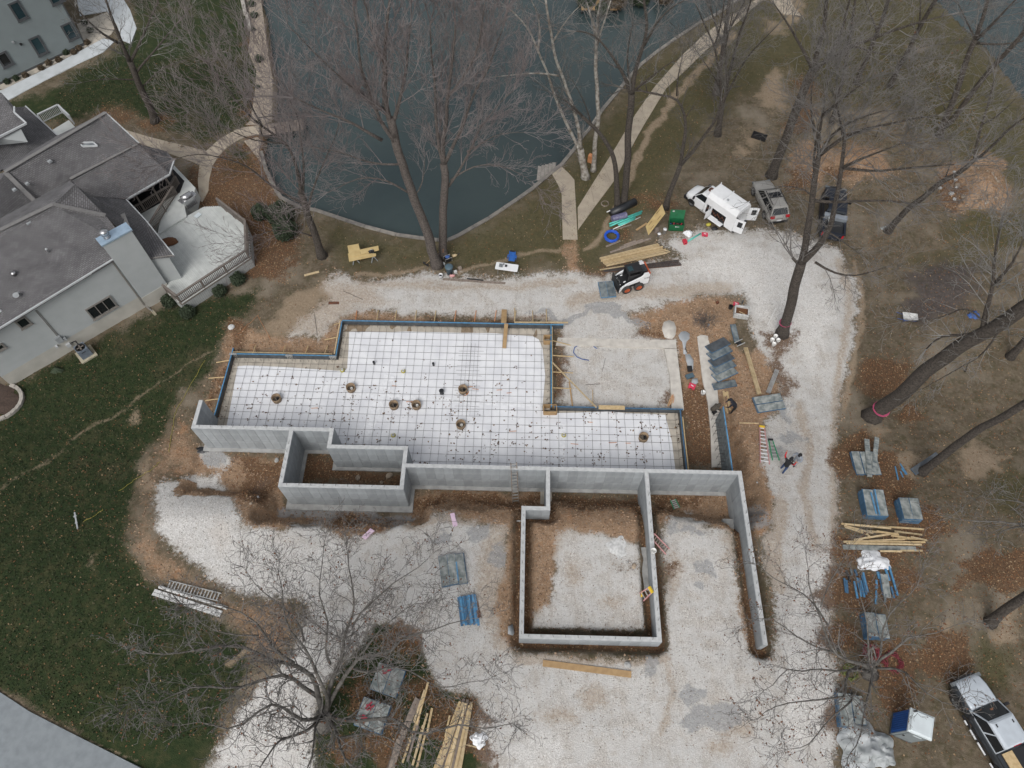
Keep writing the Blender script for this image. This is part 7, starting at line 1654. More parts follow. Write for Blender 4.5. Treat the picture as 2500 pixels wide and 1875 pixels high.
def coil(name, c, r_, tr, m, label, cat, n=4, mess=.03, h=.05):
    b = M(); pts = []
    for i in range(n*22+1):
        a = 2*math.pi*i/22; rr = r_*(1+rng.gauss(0, mess)-.22*((i//22) % 3)/3); pts.append((rr*math.cos(a), rr*math.sin(a), tr+h*(i//22)+rng.gauss(0, mess*.2)))
    b.tube(pts, tr, 6); return solo(name, b, m, label, cat, c, 0, None, True)
coil('hose_coil', G(1493, 579), .60, .055, 'hose_blue', 'thick coil of bright blue tubing on the dry grass', 'tubing coil', 7, .02, .025)
coil('wire_coil', G(1477, 498), .34, .018, 'wood_old', 'coil of grey wire beside the long concrete path', 'wire coil', 5, .05, .02)
coil('hose_heap', G(2125, 1592), .42, .035, 'hose_red', 'tangled dark red hose below the pale-topped stack', 'hose', 6, .16, .03)
coil('hose_heap', G(2178, 1617), .48, .03, 'hose_red', 'spread dark red hose loops right of the other red hose', 'hose', 5, .22, .02)
coil('hose_heap', G(2075, 1642), .38, .022, 'hose_lime', 'yellow-green cord loops on the leaves by the gravel edge', 'hose', 6, .2, .02)
# lumber
Z = zc(1430, 470, 6.636)
for i in range(15):
    k = i/14; xa, ya = 222+105*k+rng.uniform(-8, 8), 1085+130*k; xb, yb = 1190+170*k+rng.uniform(-50, 20), 852+150*k
    if i == 12: xa, ya = 820, 1110
    plank(Z(xa, ya), Z(xb, yb), .10, .05, 'wood_pale' if i % 3 else 'wood_new', ORD[i]+' pale timber from the lake side in the fanned pile behind the loader', 'timber', .04+.06*((i*7) % 4), 'timbers in the pile behind the loader')
plank(Z(225,1270), Z(650,1205), .10, .05, 'wood_pale', 'lone pale timber left of the loader roof', 'timber', .1)
for i in range(16):
    k = i/15; xa, ya = 292+rng.uniform(-20, 10), 1258+40*k; xb, yb = 1500+60*k+rng.uniform(-20, 10), 1095+95*k
    a, b_ = G(*Z(xa, ya)), G(*Z(xb, yb)); b = M(); c = (a+b_)/2; b.tube([a-c, b_-c], .025, 5); solo('rebar_rod', b, 'rebar' if i % 3 else 'rust', ORD[i]+' rod from the lake side in the steel bundle behind the loader', 'steel rod', c+Vector((0, 0, .05+.02*(i % 3))), 0, 'steel rods behind the loader')
for xa, ya, xb, yb, l in ((330,880,560,785,'short weathered grey plank below the blue tubing coil'),(550,900,925,765,'weathered grey plank above the fanned timber pile'),(620,860,815,785,'upper short weathered plank above the fanned timber pile'),(395,975,1050,750,'longest weathered plank above the fanned timber pile'),(500,600,740,525,'grey stick board below the teal pipes'),(820,612,990,500,'thin brown board leaning at the plywood sheet')):
    plank(Z(xa, ya), Z(xb, yb), .17 if '500' not in str(xa) else .12, .04, 'wood_old' if 'thin' not in l else 'wood_tan', l, 'plank')
Z = zc(1900, 1050, 5.53)
JL = ['topmost long pale timber', 'steepest short pale timber at the upper left', 'short pale timber below the steep one', 'pale timber just under the topmost one', 'short middle timber at the centre', 'pale timber ending at the upper right', 'longest upward slanting timber', 'short timber under the slanting one', 'reddish timber at the centre right', 'downward slanting timber at the right end', 'level short timber at the centre', 'short timber at the left of the lower rows', 'longest level timber of the lower rows', 'level timber above the wide grey plank', 'short frontmost timber', 'short timber at the front right corner', 'level timber below the downward slanting one', 'short timber at the upper centre']
for i, (xa, ya, xb, yb) in enumerate(((845,1270,1955,1345),(880,1300,1270,1400),(885,1320,1200,1425),(880,1285,1500,1345),(1300,1385,1600,1430),(1560,1372,1935,1420),(1010,1490,1600,1398),(1040,1512,1220,1440),(1500,1440,1760,1475),(1760,1462,1978,1508),(1240,1500,1700,1480),(865,1515,1400,1500),(865,1520,1965,1525),(900,1545,1910,1562),(1350,1652,1640,1657),(1640,1632,1940,1634),(1600,1475,1900,1480),(1000,1360,1400,1395))):
    plank(Z(xa, ya), Z(xb, yb), .11, .05, 'wood_pale' if i % 4 else 'wood_new', JL[i]+' in the jumbled pile at the right', 'timber', .05+.05*(i % 5), 'timbers in the jumbled pile at the right')
plank(Z(865,1585), Z(1850,1610), .30, .05, 'form_pale', 'wide pale grey plank at the front of the jumbled timber pile', 'plank', .06)
Z = zc(600, 1350, 3.16)
for i, (xa, ya, xb, yb, w_, m_) in enumerate(((1330,1125,1180,1480,.36,'wood_old'),(1190,1440,1110,1720,.36,'wood_old'),(1410,1000,1320,1330,.12,'wood_new'),(1385,1060,1300,1310,.12,'wood_pale'),(1320,1300,1210,1620,.12,'wood_new'),(1340,1290,1250,1610,.12,'wood_old'),(1440,1200,1400,1400,.12,'wood_new'),(1405,1240,1290,1640,.12,'wood_pale'),(1390,1380,1320,1660,.12,'wood_new'),(1370,1330,1300,1600,.12,'wood_pale'))):
    plank(Z(xa, ya), Z(xb, yb), w_, .05, m_, (('wide grey', 'lower wide grey') + tuple(ORD[k_]+' narrow' for k_ in range(8)))[i]+' board from the left in the left lumber pile below the oak', 'board', .05+.05*(i % 4), 'boards in the left lumber pile below the oak')
for i in range(11):
    k = i/10; plank(Z(1655+90*k+rng.uniform(-6, 6), 1120+40*k+rng.uniform(-30, 60)), Z(1445+205*k, 1700), .15, .05, ('wood_new', 'wood_pale', 'wood_pale', 'wood_old')[i % 4], ORD[i]+' board from the left in the right lumber pile below the oak', 'board', .05+.06*(i % 3), 'boards in the right lumber pile below the oak')
plank(Z(1575,1255), Z(1540,1420), .1, .05, 'wood_new', 'short yellow board at the upper left of the right lumber pile', 'board', .1)
plank(Z(1680,1475), Z(1840,1515), .06, .04, 'wood_pale', 'thin stick between lumber pile and white plastic heap', 'stick')
plank((1325,1619), (1541,1647), .36, .05, 'wood_tan', 'long tan plank lying on the gravel below the garage', 'plank')
plank((743,673), (779,664), .2, .04, 'wood_pale', 'short pale board on the grass left of the plywood tables', 'board')
plank((1081,682), (1234,692), .22, .04, 'wood_old', 'long weathered grey plank at the gravel edge below the bin', 'plank', name='wood_plank')
plank((1140,682), (1180,686), .08, .06, 'black', 'dark steel bar on the long weathered plank', 'steel bar', .06, name='steel_bar')
plank((802,740), (828,740), .25, .03, 'rust', 'small rusty grate lying on the gravel lobe', 'grate')
Z = zc(1650, 720, 5.53)
for i, (xa, ya, xb, yb) in enumerate(((640,1300,682,1580),(690,1310,730,1560),(665,1320,700,1600))): plank(Z(xa, ya), Z(xb, yb), .14, .05, 'wood_new', ('left', 'right', 'middle')[i]+' yellow timber between the shingled panels and the tall form', 'timber', .02, 'timbers below the leaning panels')
plank((1805,1033), (1852,1034), .06, .04, 'wood_pale', 'thin pale stick on the dirt above the pink ladder', 'stick')
plank(Z(1350,180), Z(1240,405), .05, .03, 'pvc', 'thin bent white pipe left of the forked tree', 'pipe')
# form panels and walk boards right of the slab
for i in range(5):
    a, b_ = G(*Z(447+19*i, 752+101*i)), G(*Z(672+23*i, 640+101*i)); form_panel((b_-a).length*1.14, .86, (a+b_)/2+Vector((0, 0, .12+.05*i)), hdg(a, b_), ('first', 'second', 'third', 'greenish fourth', 'muddy fifth')[i]+' panel from the lake side in the shingled row of slanting grey form panels', 'shingled row of form panels', ('form_dark', 'form_face', 'form_dark', 'form_face', 'form_pale')[i], roll=-.22)
a, b_ = G(*Z(490,1270)), G(*Z(805,1200)); form_panel((b_-a).length, .55, (a+b_)/2+Vector((0, 0, .18)), hdg(a, b_), 'blue-edged form panel lying across the lower end of the shingled panels', face='form_face')
a, b_ = G(*Z(765,410)), G(*Z(825,655)); form_panel((b_-a).length, .42, (a+b_)/2+Vector((0, 0, .05)), hdg(a, b_), 'narrow pale blue-grey panel lying below the leaf-filled tote', face='form_face')
a, b_ = G(*Z(800,690)), G(*Z(900,650)); t = thing('steel_bracket', 'small steel frame bracket at the end of the narrow panel', 'bracket', (a+b_)/2, hdg(a, b_))
for y in (-.18, .18): b = M(); b.beam((-.35, y, .2), (.35, y, .3), .06, .06); part('rod', b, 'alu', t)
b = M(); b.box((0, 0, .12), (.3, .3, .2)); part('block', b, 'black', t)
def walkboard(pa, pb, wd, label, m='alu', n=3):
    a, b_ = G(*pa), G(*pb); L_ = (b_-a).length; t = thing('walk_board', label, 'walk board', (a+b_)/2+Vector((0, 0, .06)), hdg(a, b_)); t.rotation_euler.y = -math.atan2(b_.z-a.z, L_)
    for i in range(n): b = M(); b.box((0, (i-(n-1)/2)*wd/n, .04), (L_, wd/n-.025, .08)); part('plank', b, m, t)
    b = M()
    for s in (-.47, 0, .47): b.box((L_*s, 0, -.02), (.08, wd, .05))
    part('cross_bar', b, 'alu', t)
walkboard(Z(935,720), Z(1122,1350), .34, 'long ribbed pale walk board leading to the blue-grey panel stack', 'wood_pale', 4); walkboard(Z(1362,1020), Z(1240,1330), .34, 'short ribbed aluminium walk board slanting to the blue-grey panel stack', 'alu', 4)
stack((1845,988), (1911,978), 2, 3, .62, 'blue-grey form stack below the two walk boards', 'form_face')
Zl = zc(0, 1350, 3.16)
walkboard(Zl(1190,305), Zl(1710,475), .40, 'wide aluminium walk board, lowest of the three lying left of the oak', 'white_dirty', 2); a, b_ = G(*Zl(1235,265)), G(*Zl(1760,430)); b = M(); c = (a+b_)/2; b.tube([a-c, b_-c], .10, 10); solo('white_pipe', b, 'white_dirty', 'long white pipe between the walk board and the ladder left of the oak', 'pipe', c+Vector((0, 0, .12)))
# ladders
def ladder(name, label, a, b_, wa, wb, m, n=10, mr='alu', up=(0, 0, 1), topm=None, cat='ladder', feet=None):
    a, b_ = Vector(a), Vector(b_); d = (b_-a).normalized(); sd = d.cross(Vector(up)).normalized(); nn = sd.cross(d); t = thing(name, label, cat, a)
    for s in (-1, 1): b = M(); b.beam(sd*s*wa/2, b_-a+sd*s*wb/2, .05, .09, nn); part('side_rail', b, m, t)
    for i in range(n):
        k = (i+.6)/n; w_ = wa+(wb-wa)*k; p = (b_-a)*k; b = M(); b.beam(p-sd*w_/2, p+sd*w_/2, .07, .035, nn); part('rung', b, mr, t)
    if topm: b = M(); b.beam(b_-a-sd*(wb/2+.04), b_-a+sd*(wb/2+.04), .16, .12, nn); part('top_cap', b, topm, t)
    return t
Zp = zc(1700, 960, 6.9125)
a, b_ = G(*Zp(1150,1195)), G(*Zp(1100,580)); ladder('step_ladder', 'long pink fibreglass step ladder lying flat on the dirt', a+Vector((0, 0, .1)), b_+Vector((0, 0, .12)), .62, .30, 'pink', 10, 'white', topm='yellow')
a, b_ = G(*Zp(1335,1140)), G(*Zp(1243,800)); ladder('step_ladder', 'shorter green fibreglass step ladder lying beside the pink one', a+Vector((0, 0, .1)), b_+Vector((0, 0, .12)), .46, .26, 'green_ladder', 6, 'alu', topm='black')
ladder('extension_ladder', 'aluminium extension ladder leaning on the long concrete wall in front of the slab', P(1259, 1227, .02), P(1254, 1130, 3.5), .42, .38, 'wood_old', 13, 'alu')
ladder('step_ladder', 'faded pink ladder leaning against the right face of the middle garage wall', G(1630, 1347), P(1593, 1308, 3.0), .42, .36, 'pink', 8, 'wood_old')
a = G(1566, 1458); t = ladder('step_ladder', 'small yellow-topped pink step ladder standing inside the garage near the right wall', a, P(1589, 1440, 3.1), .5, .32, 'pink', 3, 'alu', topm='yellow'); b = M(); b.beam((0, 0, .05), (.05, .35, .1), .1, .05); part('brace', b, 'yellow', t)
a, b_ = G(1652, 1243), G(1642, 1222); ladder('step_stool', 'small green and white folding steps lying in the right garage bay', a+Vector((0, 0, .12)), b_+Vector((0, 0, .12)), .42, .36, 'green_ladder', 5, 'alu')
a, b_ = G(*Zl(1700,345)), G(*Zl(1300,245)); ladder('extension_ladder', 'aluminium extension ladder, uppermost of the three long things left of the oak', a+Vector((0, 0, .1)), b_+Vector((0, 0, .1)), .46, .46, 'alu', 16, 'alu')
# plywood work tables
Z = zc(600, 450, 3.16)
def leg_frame(c, rz, label, m='form_face', w_=.9, h=.72, group=None):
    t = thing('sawhorse', label, 'sawhorse', c, rz, group); b = M(); b.box((0, 0, h), (w_, .1, .1)); part('top_bar', b, m, t)
    for x in (-w_*.4, w_*.4):
        for y in (-.28, .28): b = M(); b.beam((x*1.15, y, 0), (x, y*.15, h), .06, .05); part('leg', b, m, t)
    return t
for px, py, l in ((866,636,'grey plastic sawhorse under the left end of the plywood table'),(911,632,'grey plastic sawhorse under the right end of the plywood table')): leg_frame(G(px, py), R(25)+math.pi/2, l, 'box_grey', .9, .70, 'sawhorses under plywood')
def slab_px(name, pix, z, th, m, label, cat):
    pts = [P(px, py, z) for px, py in pix]; c = sum(pts, Vector())/len(pts); b = M(); b.prism([(p.x-c.x, p.y-c.y) for p in pts], 0, th); return solo(name, b, m, label, cat, c)
zt = G(880, 625).z+.76
slab_px('plywood_sheet', [Z(788,535), Z(1005,535), Z(1005,555), Z(798,598)], zt, .03, 'ply', 'longest plywood strip at the front of the sawhorse table', 'plywood')
slab_px('plywood_sheet', [Z(785,475), Z(870,460), Z(880,500), Z(888,550), Z(800,560)], zt+.035, .03, 'ply', 'upright plywood piece at the left of the sawhorse table', 'plywood')
slab_px('plywood_sheet', [Z(880,505), Z(1022,475), Z(1028,510), Z(890,545)], zt+.07, .03, 'ply', 'slanting plywood piece at the right of the sawhorse table', 'plywood')
t = thing('circular_saw', 'grey circular saw resting on the plywood table', 'saw', P(*Z(970,520), zt+.1), .4)
b = M(); b.lathe([(.15, -.02), (.15, .02)], seg=16, mtx=Matrix.Rotation(R(90), 4, 'X') @ Matrix.Translation((0, .12, 0))); part('blade_guard', b, 'alu', t)
b = M(); b.box((0, -.08, .12), (.22, .2, .16)); b.box((-.15, -.05, .22), (.22, .05, .06)); b.box((0, 0, .02), (.45, .3, .015)); part('motor', b, 'black', t)
# things round the lakeside pair of trees
Z = zc(1030, 580, 7.373)
t = thing('push_broom', 'black push broom with tan handle leaning on the left lakeside trunk', 'broom', G(*Z(75,490)), R(-40)); b = M(); b.box((0, 0, .08), (.62, .10, .14)); part('broom_head', b, 'black', t); b = M(); h_ = P(*Z(305,250), .9)-Vector(t.location); b.tube([(0, 0, .12), t.matrix_basis.to_3x3().inverted() @ h_ if False else Matrix.Rotation(R(40), 3, 'Z') @ h_], .02, 6); part('handle', b, 'wood_tan', t)
t = thing('shovel', 'shovel with orange-tan handle standing against the right lakeside trunk', 'shovel', G(*Z(388,385))); h_ = P(*Z(382,205), 1.1)-Vector(t.location); b = M(); b.tube([(0, 0, .25), h_], .02, 6); part('handle', b, 'orange_wood', t); b = M(); b.box((0, 0, .14), (.22, .03, .3)); part('blade', b, 'rust', t)
t = thing('rake', 'thin pale handled rake leaning between the lakeside trunks', 'rake', G(*Z(270,450))); h_ = P(*Z(300,300), .8)-Vector(t.location); b = M(); b.tube([(0, 0, .05), h_], .018, 6); part('handle', b, 'pink', t); b = M(); b.box((0, 0, .04), (.3, .04, .05)); part('head', b, 'rust', t)
b = M(); b.lathe([(.15, 0), (.17, .28), (.15, .28), (.13, .03), (0, .03)], seg=14); solo('bucket', b, 'black', 'black bucket at the foot of the left lakeside trunk', 'bucket', G(*Z(180,480)))
t = thing('trash_can', 'blue-grey round bin with lid at the gravel edge below the lakeside trees', 'bin', G(*Z(500,640))); b = M(); b.lathe([(.25, 0), (.31, .78), (.33, .80)], seg=18); part('can', b, 'can_blue', t, True); b = M(); b.lathe([(.34, .79), (.34, .84), (.26, .88), (0, .90)], seg=18); part('lid', b, 'can_blue', t, True)
t = thing('generator', 'small blue and grey generator right of the lakeside trunks', 'generator', G(*Z(470,420)), .5); b = M(); b.box((0, 0, .22), (.5, .36, .36)); part('engine', b, 'black', t); b = M(); b.blob((.02, .06, .46), (.22, .17, .1), 10, 6, 0); part('fuel_tank', b, 'tarp_blue', t, True)
b = M()
for y in (-.2, .2): b.tube([(-.3, y, 0), (-.3, y, .5), (.3, y, .5), (.3, y, 0)], .02, 6)
part('frame', b, 'alu', t)
t = thing('jug', 'cream plastic jug with dark spout lying right of the generator', 'jug', G(*Z(590,340)), R(20)); b = M(); b.lathe([(.0, -.22), (.12, -.2), (.13, .1), (.05, .2), (.05, .24)], seg=12, mtx=Matrix.Translation((0, 0, .13)) @ Matrix.Rotation(R(90), 4, 'Y')); part('body', b, 'wood_pale', t, True); b = M(); b.tube([(.24, 0, .13), (.5, .05, .2)], .03, 6); part('spout', b, 'black', t)
t = thing('paint_bucket', 'white bucket at the left end of the long weathered plank', 'bucket', G(*Z(343,720))); b = M(); b.lathe([(.16, 0), (.185, .34), (.19, .36), (.17, .36), (.15, .05), (0, .05)], seg=16); part('bucket', b, 'white', t, True); b = M(); b.box((0, 0, .3), (.18, .1, .06)); part('contents', b, 'black', t)
for px, py, s_, m_, l in ((*Z(685,575),.3,'wood_old','small grey box on the bare strip right of the bin'),(*Z(605,640),.24,'white_dirty','small white box just right of the bin'),(*Z(385,500),.28,'box_grey','small grey box left of the bin')):
    b = M(); b.box((0, 0, .12), (s_, s_*.8, .24), .4); b.box((0, 0, .25), (s_*1.06, s_*.86, .02), .4); solo('small_box', b, m_, l, 'box', G(px, py))
t = thing('tool_bag', 'red tool bag at the foot of the blue-grey bin', 'tool bag', G(*Z(550,700)), .2); b = M(); b.blob((0, 0, .12), (.26, .15, .15), 10, 6, .1); part('bag', b, 'pink', t, True); b = M(); b.tube([(-.15, 0, .22), (0, 0, .32), (.15, 0, .22)], .02, 6); part('handle', b, 'black', t)
# white folding table, chair, things on it
tb = thing('folding_table', 'long white folding table on the grass by the gravel edge', 'table', (0, 0, 0)); q = [P(*Z(x, y), .30) for x, y in ((1345,437),(1745,492),(1715,617),(1310,562))]
gz = G(*Z(1530,600)).z; q = [P(*Z(x, y), gz+.74) for x, y in ((1345,437),(1745,492),(1715,617),(1310,562))]; c = sum(q, Vector())/4; tb.location = (c.x, c.y, gz); az = hdg(q[0], q[1]); tb.rotation_euler = (0, 0, az); LX, LY = (q[1]-q[0]).length, .74
b = M(); pts = []
for sx, sy in ((1, 1), (-1, 1), (-1, -1), (1, -1)):
    for a_ in range(4): an = math.atan2(sy, sx)+R(-45+30*a_); pts.append((sx*(LX/2-.08)+.08*math.cos(an), sy*(LY/2-.08)+.08*math.sin(an)))
b.prism(pts, .70, .745); part('table_top', b, 'white_paint', tb)
for x in (-LX*.38, LX*.38):
    for y in (-.28, .28): b = M(); b.tube([(x, y, 0), (x*.96, y, .70)], .018, 6); part('leg', b, 'box_grey', tb)
def on_table(fx, fy): return Vector(tb.location)+Matrix.Rotation(az, 3, 'Z') @ Vector((fx*LX/2, fy*LY/2, .747))
b = M(); b.box((0, 0, .06), (.3, .2, .12)); b.box((0, .08, .16), (.3, .02, .14)); solo('file_box', b, 'glass_sky', 'clear grey box near the left end of the white folding table', 'box', on_table(-.52, -.1), az)
b = M(); b.lathe([(.04, 0), (.05, .12), (.05, .13), (0, .13)], seg=10); solo('cup', b, 'frame_grey', 'dark cup between box and speaker on the white folding table', 'cup', on_table(-.3, .45), 0)
b = M(); b.box((0, 0, .07), (.16, .14, .14)); b.box((0, -.072, .08), (.1, .01, .1)); solo('speaker', b, 'black', 'small black speaker in the middle of the white folding table', 'speaker', on_table(-.07, .1), az)
b = M(); b.box((0, 0, .01), (.22, .16, .02)); solo('papers', b, 'plastic_white', 'papers in front of the small speaker on the folding table', 'papers', on_table(0.0, -.45), az+.3)
t = thing('camp_chair', 'blue folding camp chair behind the white folding table', 'chair', G(*Z(1620,440)), az+math.pi/2*0)
b = M(); b.box((0, 0, .42), (.52, .50, .06)); part('seat', b, 'chair_blue', t); b = M(); b.beam((0, .24, .44), (0, .40, .98), .56, .06, (1, 0, 0)) if False else b.box((0, .30, .70), (.54, .08, .56)); part('backrest', b, 'chair_blue', t)
b = M(); b.box((0, .31, 1.0), (.40, .10, .10)); part('headrest', b, 'black', t)
for x in (-.33, .33): b = M(); b.box((x, .02, .60), (.11, .46, .05)); part('armrest', b, 'chair_blue', t); b = M(); b.lathe([(.05, 0), (.05, .04)], (x, -.16, .62), 10); part('cup_holder', b, 'black', t)
for x in (-.26, .26):
    for y in (-.24, .28): b = M(); b.tube([(x, y, 0), (x*.8, -y*.5, .42)], .015, 5); part('leg', b, 'black', t)
# pipe rolls, green job box, plywood lean-to
Z = zc(1430, 470, 6.636)
def roll(pa, pb, r_, m, name, label, cat, ridges=0, z=None, m2=None):
    a, b_ = G(*pa), G(*pb); a.z = b_.z = (a.z+b_.z)/2+r_ if z is None else z; c = (a+b_)/2; b = M(); d = b_-a; n = 40 if ridges else 1
    b.tube([a-c+d*(i/n) for i in range(n+1)], [r_*(1+(.06 if (i % 2 and ridges) else 0)) for i in range(n+1)], 14); return solo(name, b, m, label, cat, c, 0, None, not ridges)
roll(Z(400,385), Z(790,190), .34, 'blackpipe', 'membrane_roll', 'thick black roll lying at the foot of the bent dark tree', 'roll')
roll(Z(330,385), Z(760,172), .05, 'white_dirty', 'thin_pipe', 'thin grey pipe along the top of the black roll', 'pipe', 0, .5)
roll(Z(420,465), Z(650,395), .27, 'purple', 'mesh_roll', 'purple-grey ribbed roll lying on the teal pipes', 'roll', 1)
for i, (xa, ya, xb, yb) in enumerate(((380,520,910,312),(385,555,900,345),(525,535,800,412),(540,550,790,440))): roll(Z(xa, ya), Z(xb, yb), .075, 'teal', 'teal_pipe', ORD[i]+' teal pipe from the roll side in the bundle beside the black roll', 'pipe')['group'] = 'teal pipes beside the black roll'
roll(Z(440,602), Z(885,402), .04, 'pvc', 'white_pipe', 'thin white pipe in front of the teal pipes', 'pipe')
roll(Z(1632,812), Z(1858,672), .07, 'teal', 'teal_pipe', 'single teal pipe lying on the gravel below the green job box', 'pipe')
pts = [P(1616,499,1.75), P(1624,521,1.75), P(1583,574,.03), P(1576,552,.03)]; c = sum(pts, Vector())/4; nn = (pts[1]-pts[0]).cross(pts[3]-pts[0]).normalized(); b = M(); q = [p-c for p in pts]; q2 = [p+nn*.02 for p in q]; b.quad(*q); b.quad(*q2[::-1])
for i in range(4): b.quad(q[i], q2[i], q2[(i+1) % 4], q[(i+1) % 4])
pl_ = thing('plywood_sheet', 'large tan plywood sheet leaning on the trunk left of the green job box', 'plywood', c); part('sheet', b, 'ply', pl_)
if nn.z < 0: nn = -nn
for s_, t_ in ((.2,.25),(.75,.3),(.3,.75),(.8,.72)):
    p = q[0].lerp(q[1], s_).lerp(q[3].lerp(q[2], s_), t_)+nn*.026; dd = (q[3]-q[0]).normalized(); b = M(); b.beam(p-dd*.22, p+dd*.22, .05, .02, nn); part('slot', b, 'ply_edge', pl_)
gb = thing('job_box', 'green steel job box with its lid standing open beside the leaning plywood', 'tool chest', G(*Z(1450,570)), R(-4)); W_, D_, H_ = 1.25, .78, .72
b = M(); b.box((0, 0, .04), (W_, D_, .08)); b.box((0, -D_/2+.02, H_/2), (W_, .04, H_)); b.box((0, D_/2-.02, H_/2), (W_, .04, H_))
for x in (-W_/2+.02, W_/2-.02): b.box((x, 0, H_/2), (.04, D_-.084, H_))
part('chest', b, 'green_box', gb)
b = M(); b.beam((0, D_/2+.02, H_), (0, D_/2+.30, H_+.72), W_, .05, (0, -1, .4)); part('lid', b, 'green_box', gb)
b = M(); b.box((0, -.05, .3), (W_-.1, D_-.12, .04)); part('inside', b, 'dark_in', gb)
for i in range(7): b = M(); b.box((-.5+.16*i, .1-.3*(i % 2), .36), (.2, .07, .08), i*.7); part('tool', b, ('tarp_blue', 'yellow', 'red', 'alu', 'rust', 'white', 'red')[i], gb)
b = M(); b.box((-.08, -D_/2-.005, .52), (.1, .012, .09), 0); b.box((.1, -D_/2-.005, .52), (.24, .012, .035), 0); part('maker_plate', b, 'white', gb)
b = M(); b.box((-.36, D_/2+.22, H_+.62), (.18, .03, .13)); part('sticker', b, 'white_dirty', gb)
for px, py, r_, h_, l in ((*Z(1268,660),.16,.5,'tall white bucket left of the green job box'),(*Z(1183,705),.15,.28,'shorter white bucket beside the leaning plywood')):
    t = thing('bucket', l, 'bucket', G(px, py)); b = M(); b.lathe([(r_*.88, 0), (r_, h_), (r_*1.05, h_), (r_*1.05, h_+.03), (0, h_+.03)], seg=16); part('bucket_body', b, 'white', t, True)
b = M(); b.box((0, 0, .2), (.36, .3, .4), .2); b.box((0, 0, .41), (.3, .24, .02), .2); solo('tool_crate', b, 'wood_old', 'brownish crate between plywood sheet and buckets', 'crate', G(*Z(1138,640)))
crumple('white_bag', 1680, 571, .75, .7, .35, 'plastic_white', 'crumpled white bag right of the green job box', 'bag', 12, 12)
def case(px, py, l, m, s=(.5, .36, .16), rz=.0, logo=None):
    t = thing('tool_case', l, 'tool case', G(px, py), rz); b = M(); b.box((0, 0, s[2]/2), (s[0], s[1], s[2])); part('shell', b, m, t); b = M(); b.box((0, 0, s[2]+.012), (s[0]*.8, s[1]*.7, .024), 0, .94); part('lid', b, m, t)
    b = M(); b.box((0, -s[1]/2-.02, s[2]*.6), (s[0]*.3, .04, .05)); part('handle', b, 'black', t)
    if logo: b = M(); b.beam((-.1, .03, s[2]+.028), (.1, -.03, s[2]+.028), .07, .006); part('logo_mark', b, 'white', t)
    return t
case(*Z(1925,692), 'red tool case on the gravel below the service van', 'pinkred', rz=-.15, logo=1); case(*Z(1600,815), 'dark red tool bag at the left end of the single teal pipe', 'red', (.3,.42,.28), .2)
t = thing('work_bag', 'yellow and brown helmet-like bag on the ground left of the open van hatch', 'bag', G(1729, 551)); b = M(); b.blob((0, 0, .14), (.24, .18, .16), 10, 6, .1); part('bag', b, 'yellow_dull', t, True); b = M(); b.blob((.16, .03, .13), (.1, .17, .12), 8, 5, .1); part('flap', b, 'rust', t, True)
t = thing('work_bag', 'black bag on the ground below the open van hatch', 'bag', G(1743, 560)); b = M(); b.blob((0, 0, .12), (.3, .22, .14), 10, 6, .2); part('bag', b, 'black', t, True)
t = thing('black_trough', 'open black plastic trough on the dry turf above the van', 'trough', G(1852, 337), hdg(G(1831, 330), G(1873, 344))); b = M(); b.box((0, 0, .05), (1.35, .55, .1)); b.box((0, .27, .22), (1.35, .03, .36)); b.box((0, -.27, .2), (1.35, .03, .3)); b.box((.66, 0, .2), (.03, .5, .3)); b.box((-.66, 0, .2), (.03, .5, .3)); part('tub', b, 'black', t)
# wheelbarrow
t = thing('wheelbarrow', 'pale wheelbarrow lying on the dry turf at the right', 'wheelbarrow', G(2214, 782), R(-10)); b = M()
b.v = [(-.35,-.2,.25),(.35,-.2,.25),(.35,.2,.25),(-.35,.2,.25),(-.55,-.34,.55),(.60,-.34,.55),(.60,.34,.55),(-.55,.34,.55)]; b.f = [(0,1,2,3),(0,4,5,1),(1,5,6,2),(2,6,7,3),(3,7,4,0)]; part('tray', b, 'white_dirty', t); b = M()
for y in (-.25, .25): b.tube([(.65, y*.3, .15), (-.1, y, .24), (-.95, y*1.2, .45)], .025, 6); b.tube([(-.3, y, .24), (-.35, y, 0)], .02, 6)
part('frame', b, 'tarp_blue', t); b = M(); b.lathe([(.1,-.05),(.17,-.05),(.19,0),(.17,.05),(.1,.05)], seg=14, mtx=Matrix.Translation((.68, 0, .19)) @ RX90); part('wheel', b, 'tyre', t, True)
plank((2165,556), (2150,559), .34, .04, 'form_pale', 'pale board at the foot of the long bent tree', 'board')
# four white pail rings, tote, small things near the forked tree
Z = zc(1650, 720, 5.53)
for (x, y, l) in ((1333,580,'white empty pail, uppermost of the four near the forked tree'),(1290,630,'white empty pail, leftmost of the four near the forked tree'),(1368,635,'white empty pail, rightmost of the four near the forked tree'),(1312,685,'white empty pail, lowest of the four near the forked tree')):
    b = M(); b.lathe([(.14, 0), (.165, .3), (.17, .33), (.145, .33), (.12, .04), (0, .04)], seg=16); t = thing('pail', l, 'pail', G(*Z(x, y)), 0, 'four white pails'); part('pail_body', b, 'pvc', t, True); b = M(); b.lathe([(.125, .05), (0, .06)], seg=12); part('dirt', b, 'gravel_dark', t)
t = thing('leaf_tote', 'cut-down white caged tote filled with brown leaves', 'tote', G(*Z(870,265)), R(-12)); b = M()
for x, y, sx, sy in ((0,-.42,1.1,.06),(0,.42,1.1,.06),(-.52,0,.06,.78),(.52,0,.06,.78)): b.box((x, y, .27), (sx, sy, .5)); b.box((x, y, .53), (sx+.04, sy+.06, .05))
part('tub', b, 'white_dirty', t); b = M(); b.box((0, 0, .3), (.98, .78, .1)); part('leaves', b, 'leaf_pile', t); b = M()
for i in range(8): b.tube([(-.49+.14*i, -.47, .02), (-.49+.14*i, -.47, .52)], .012, 5)
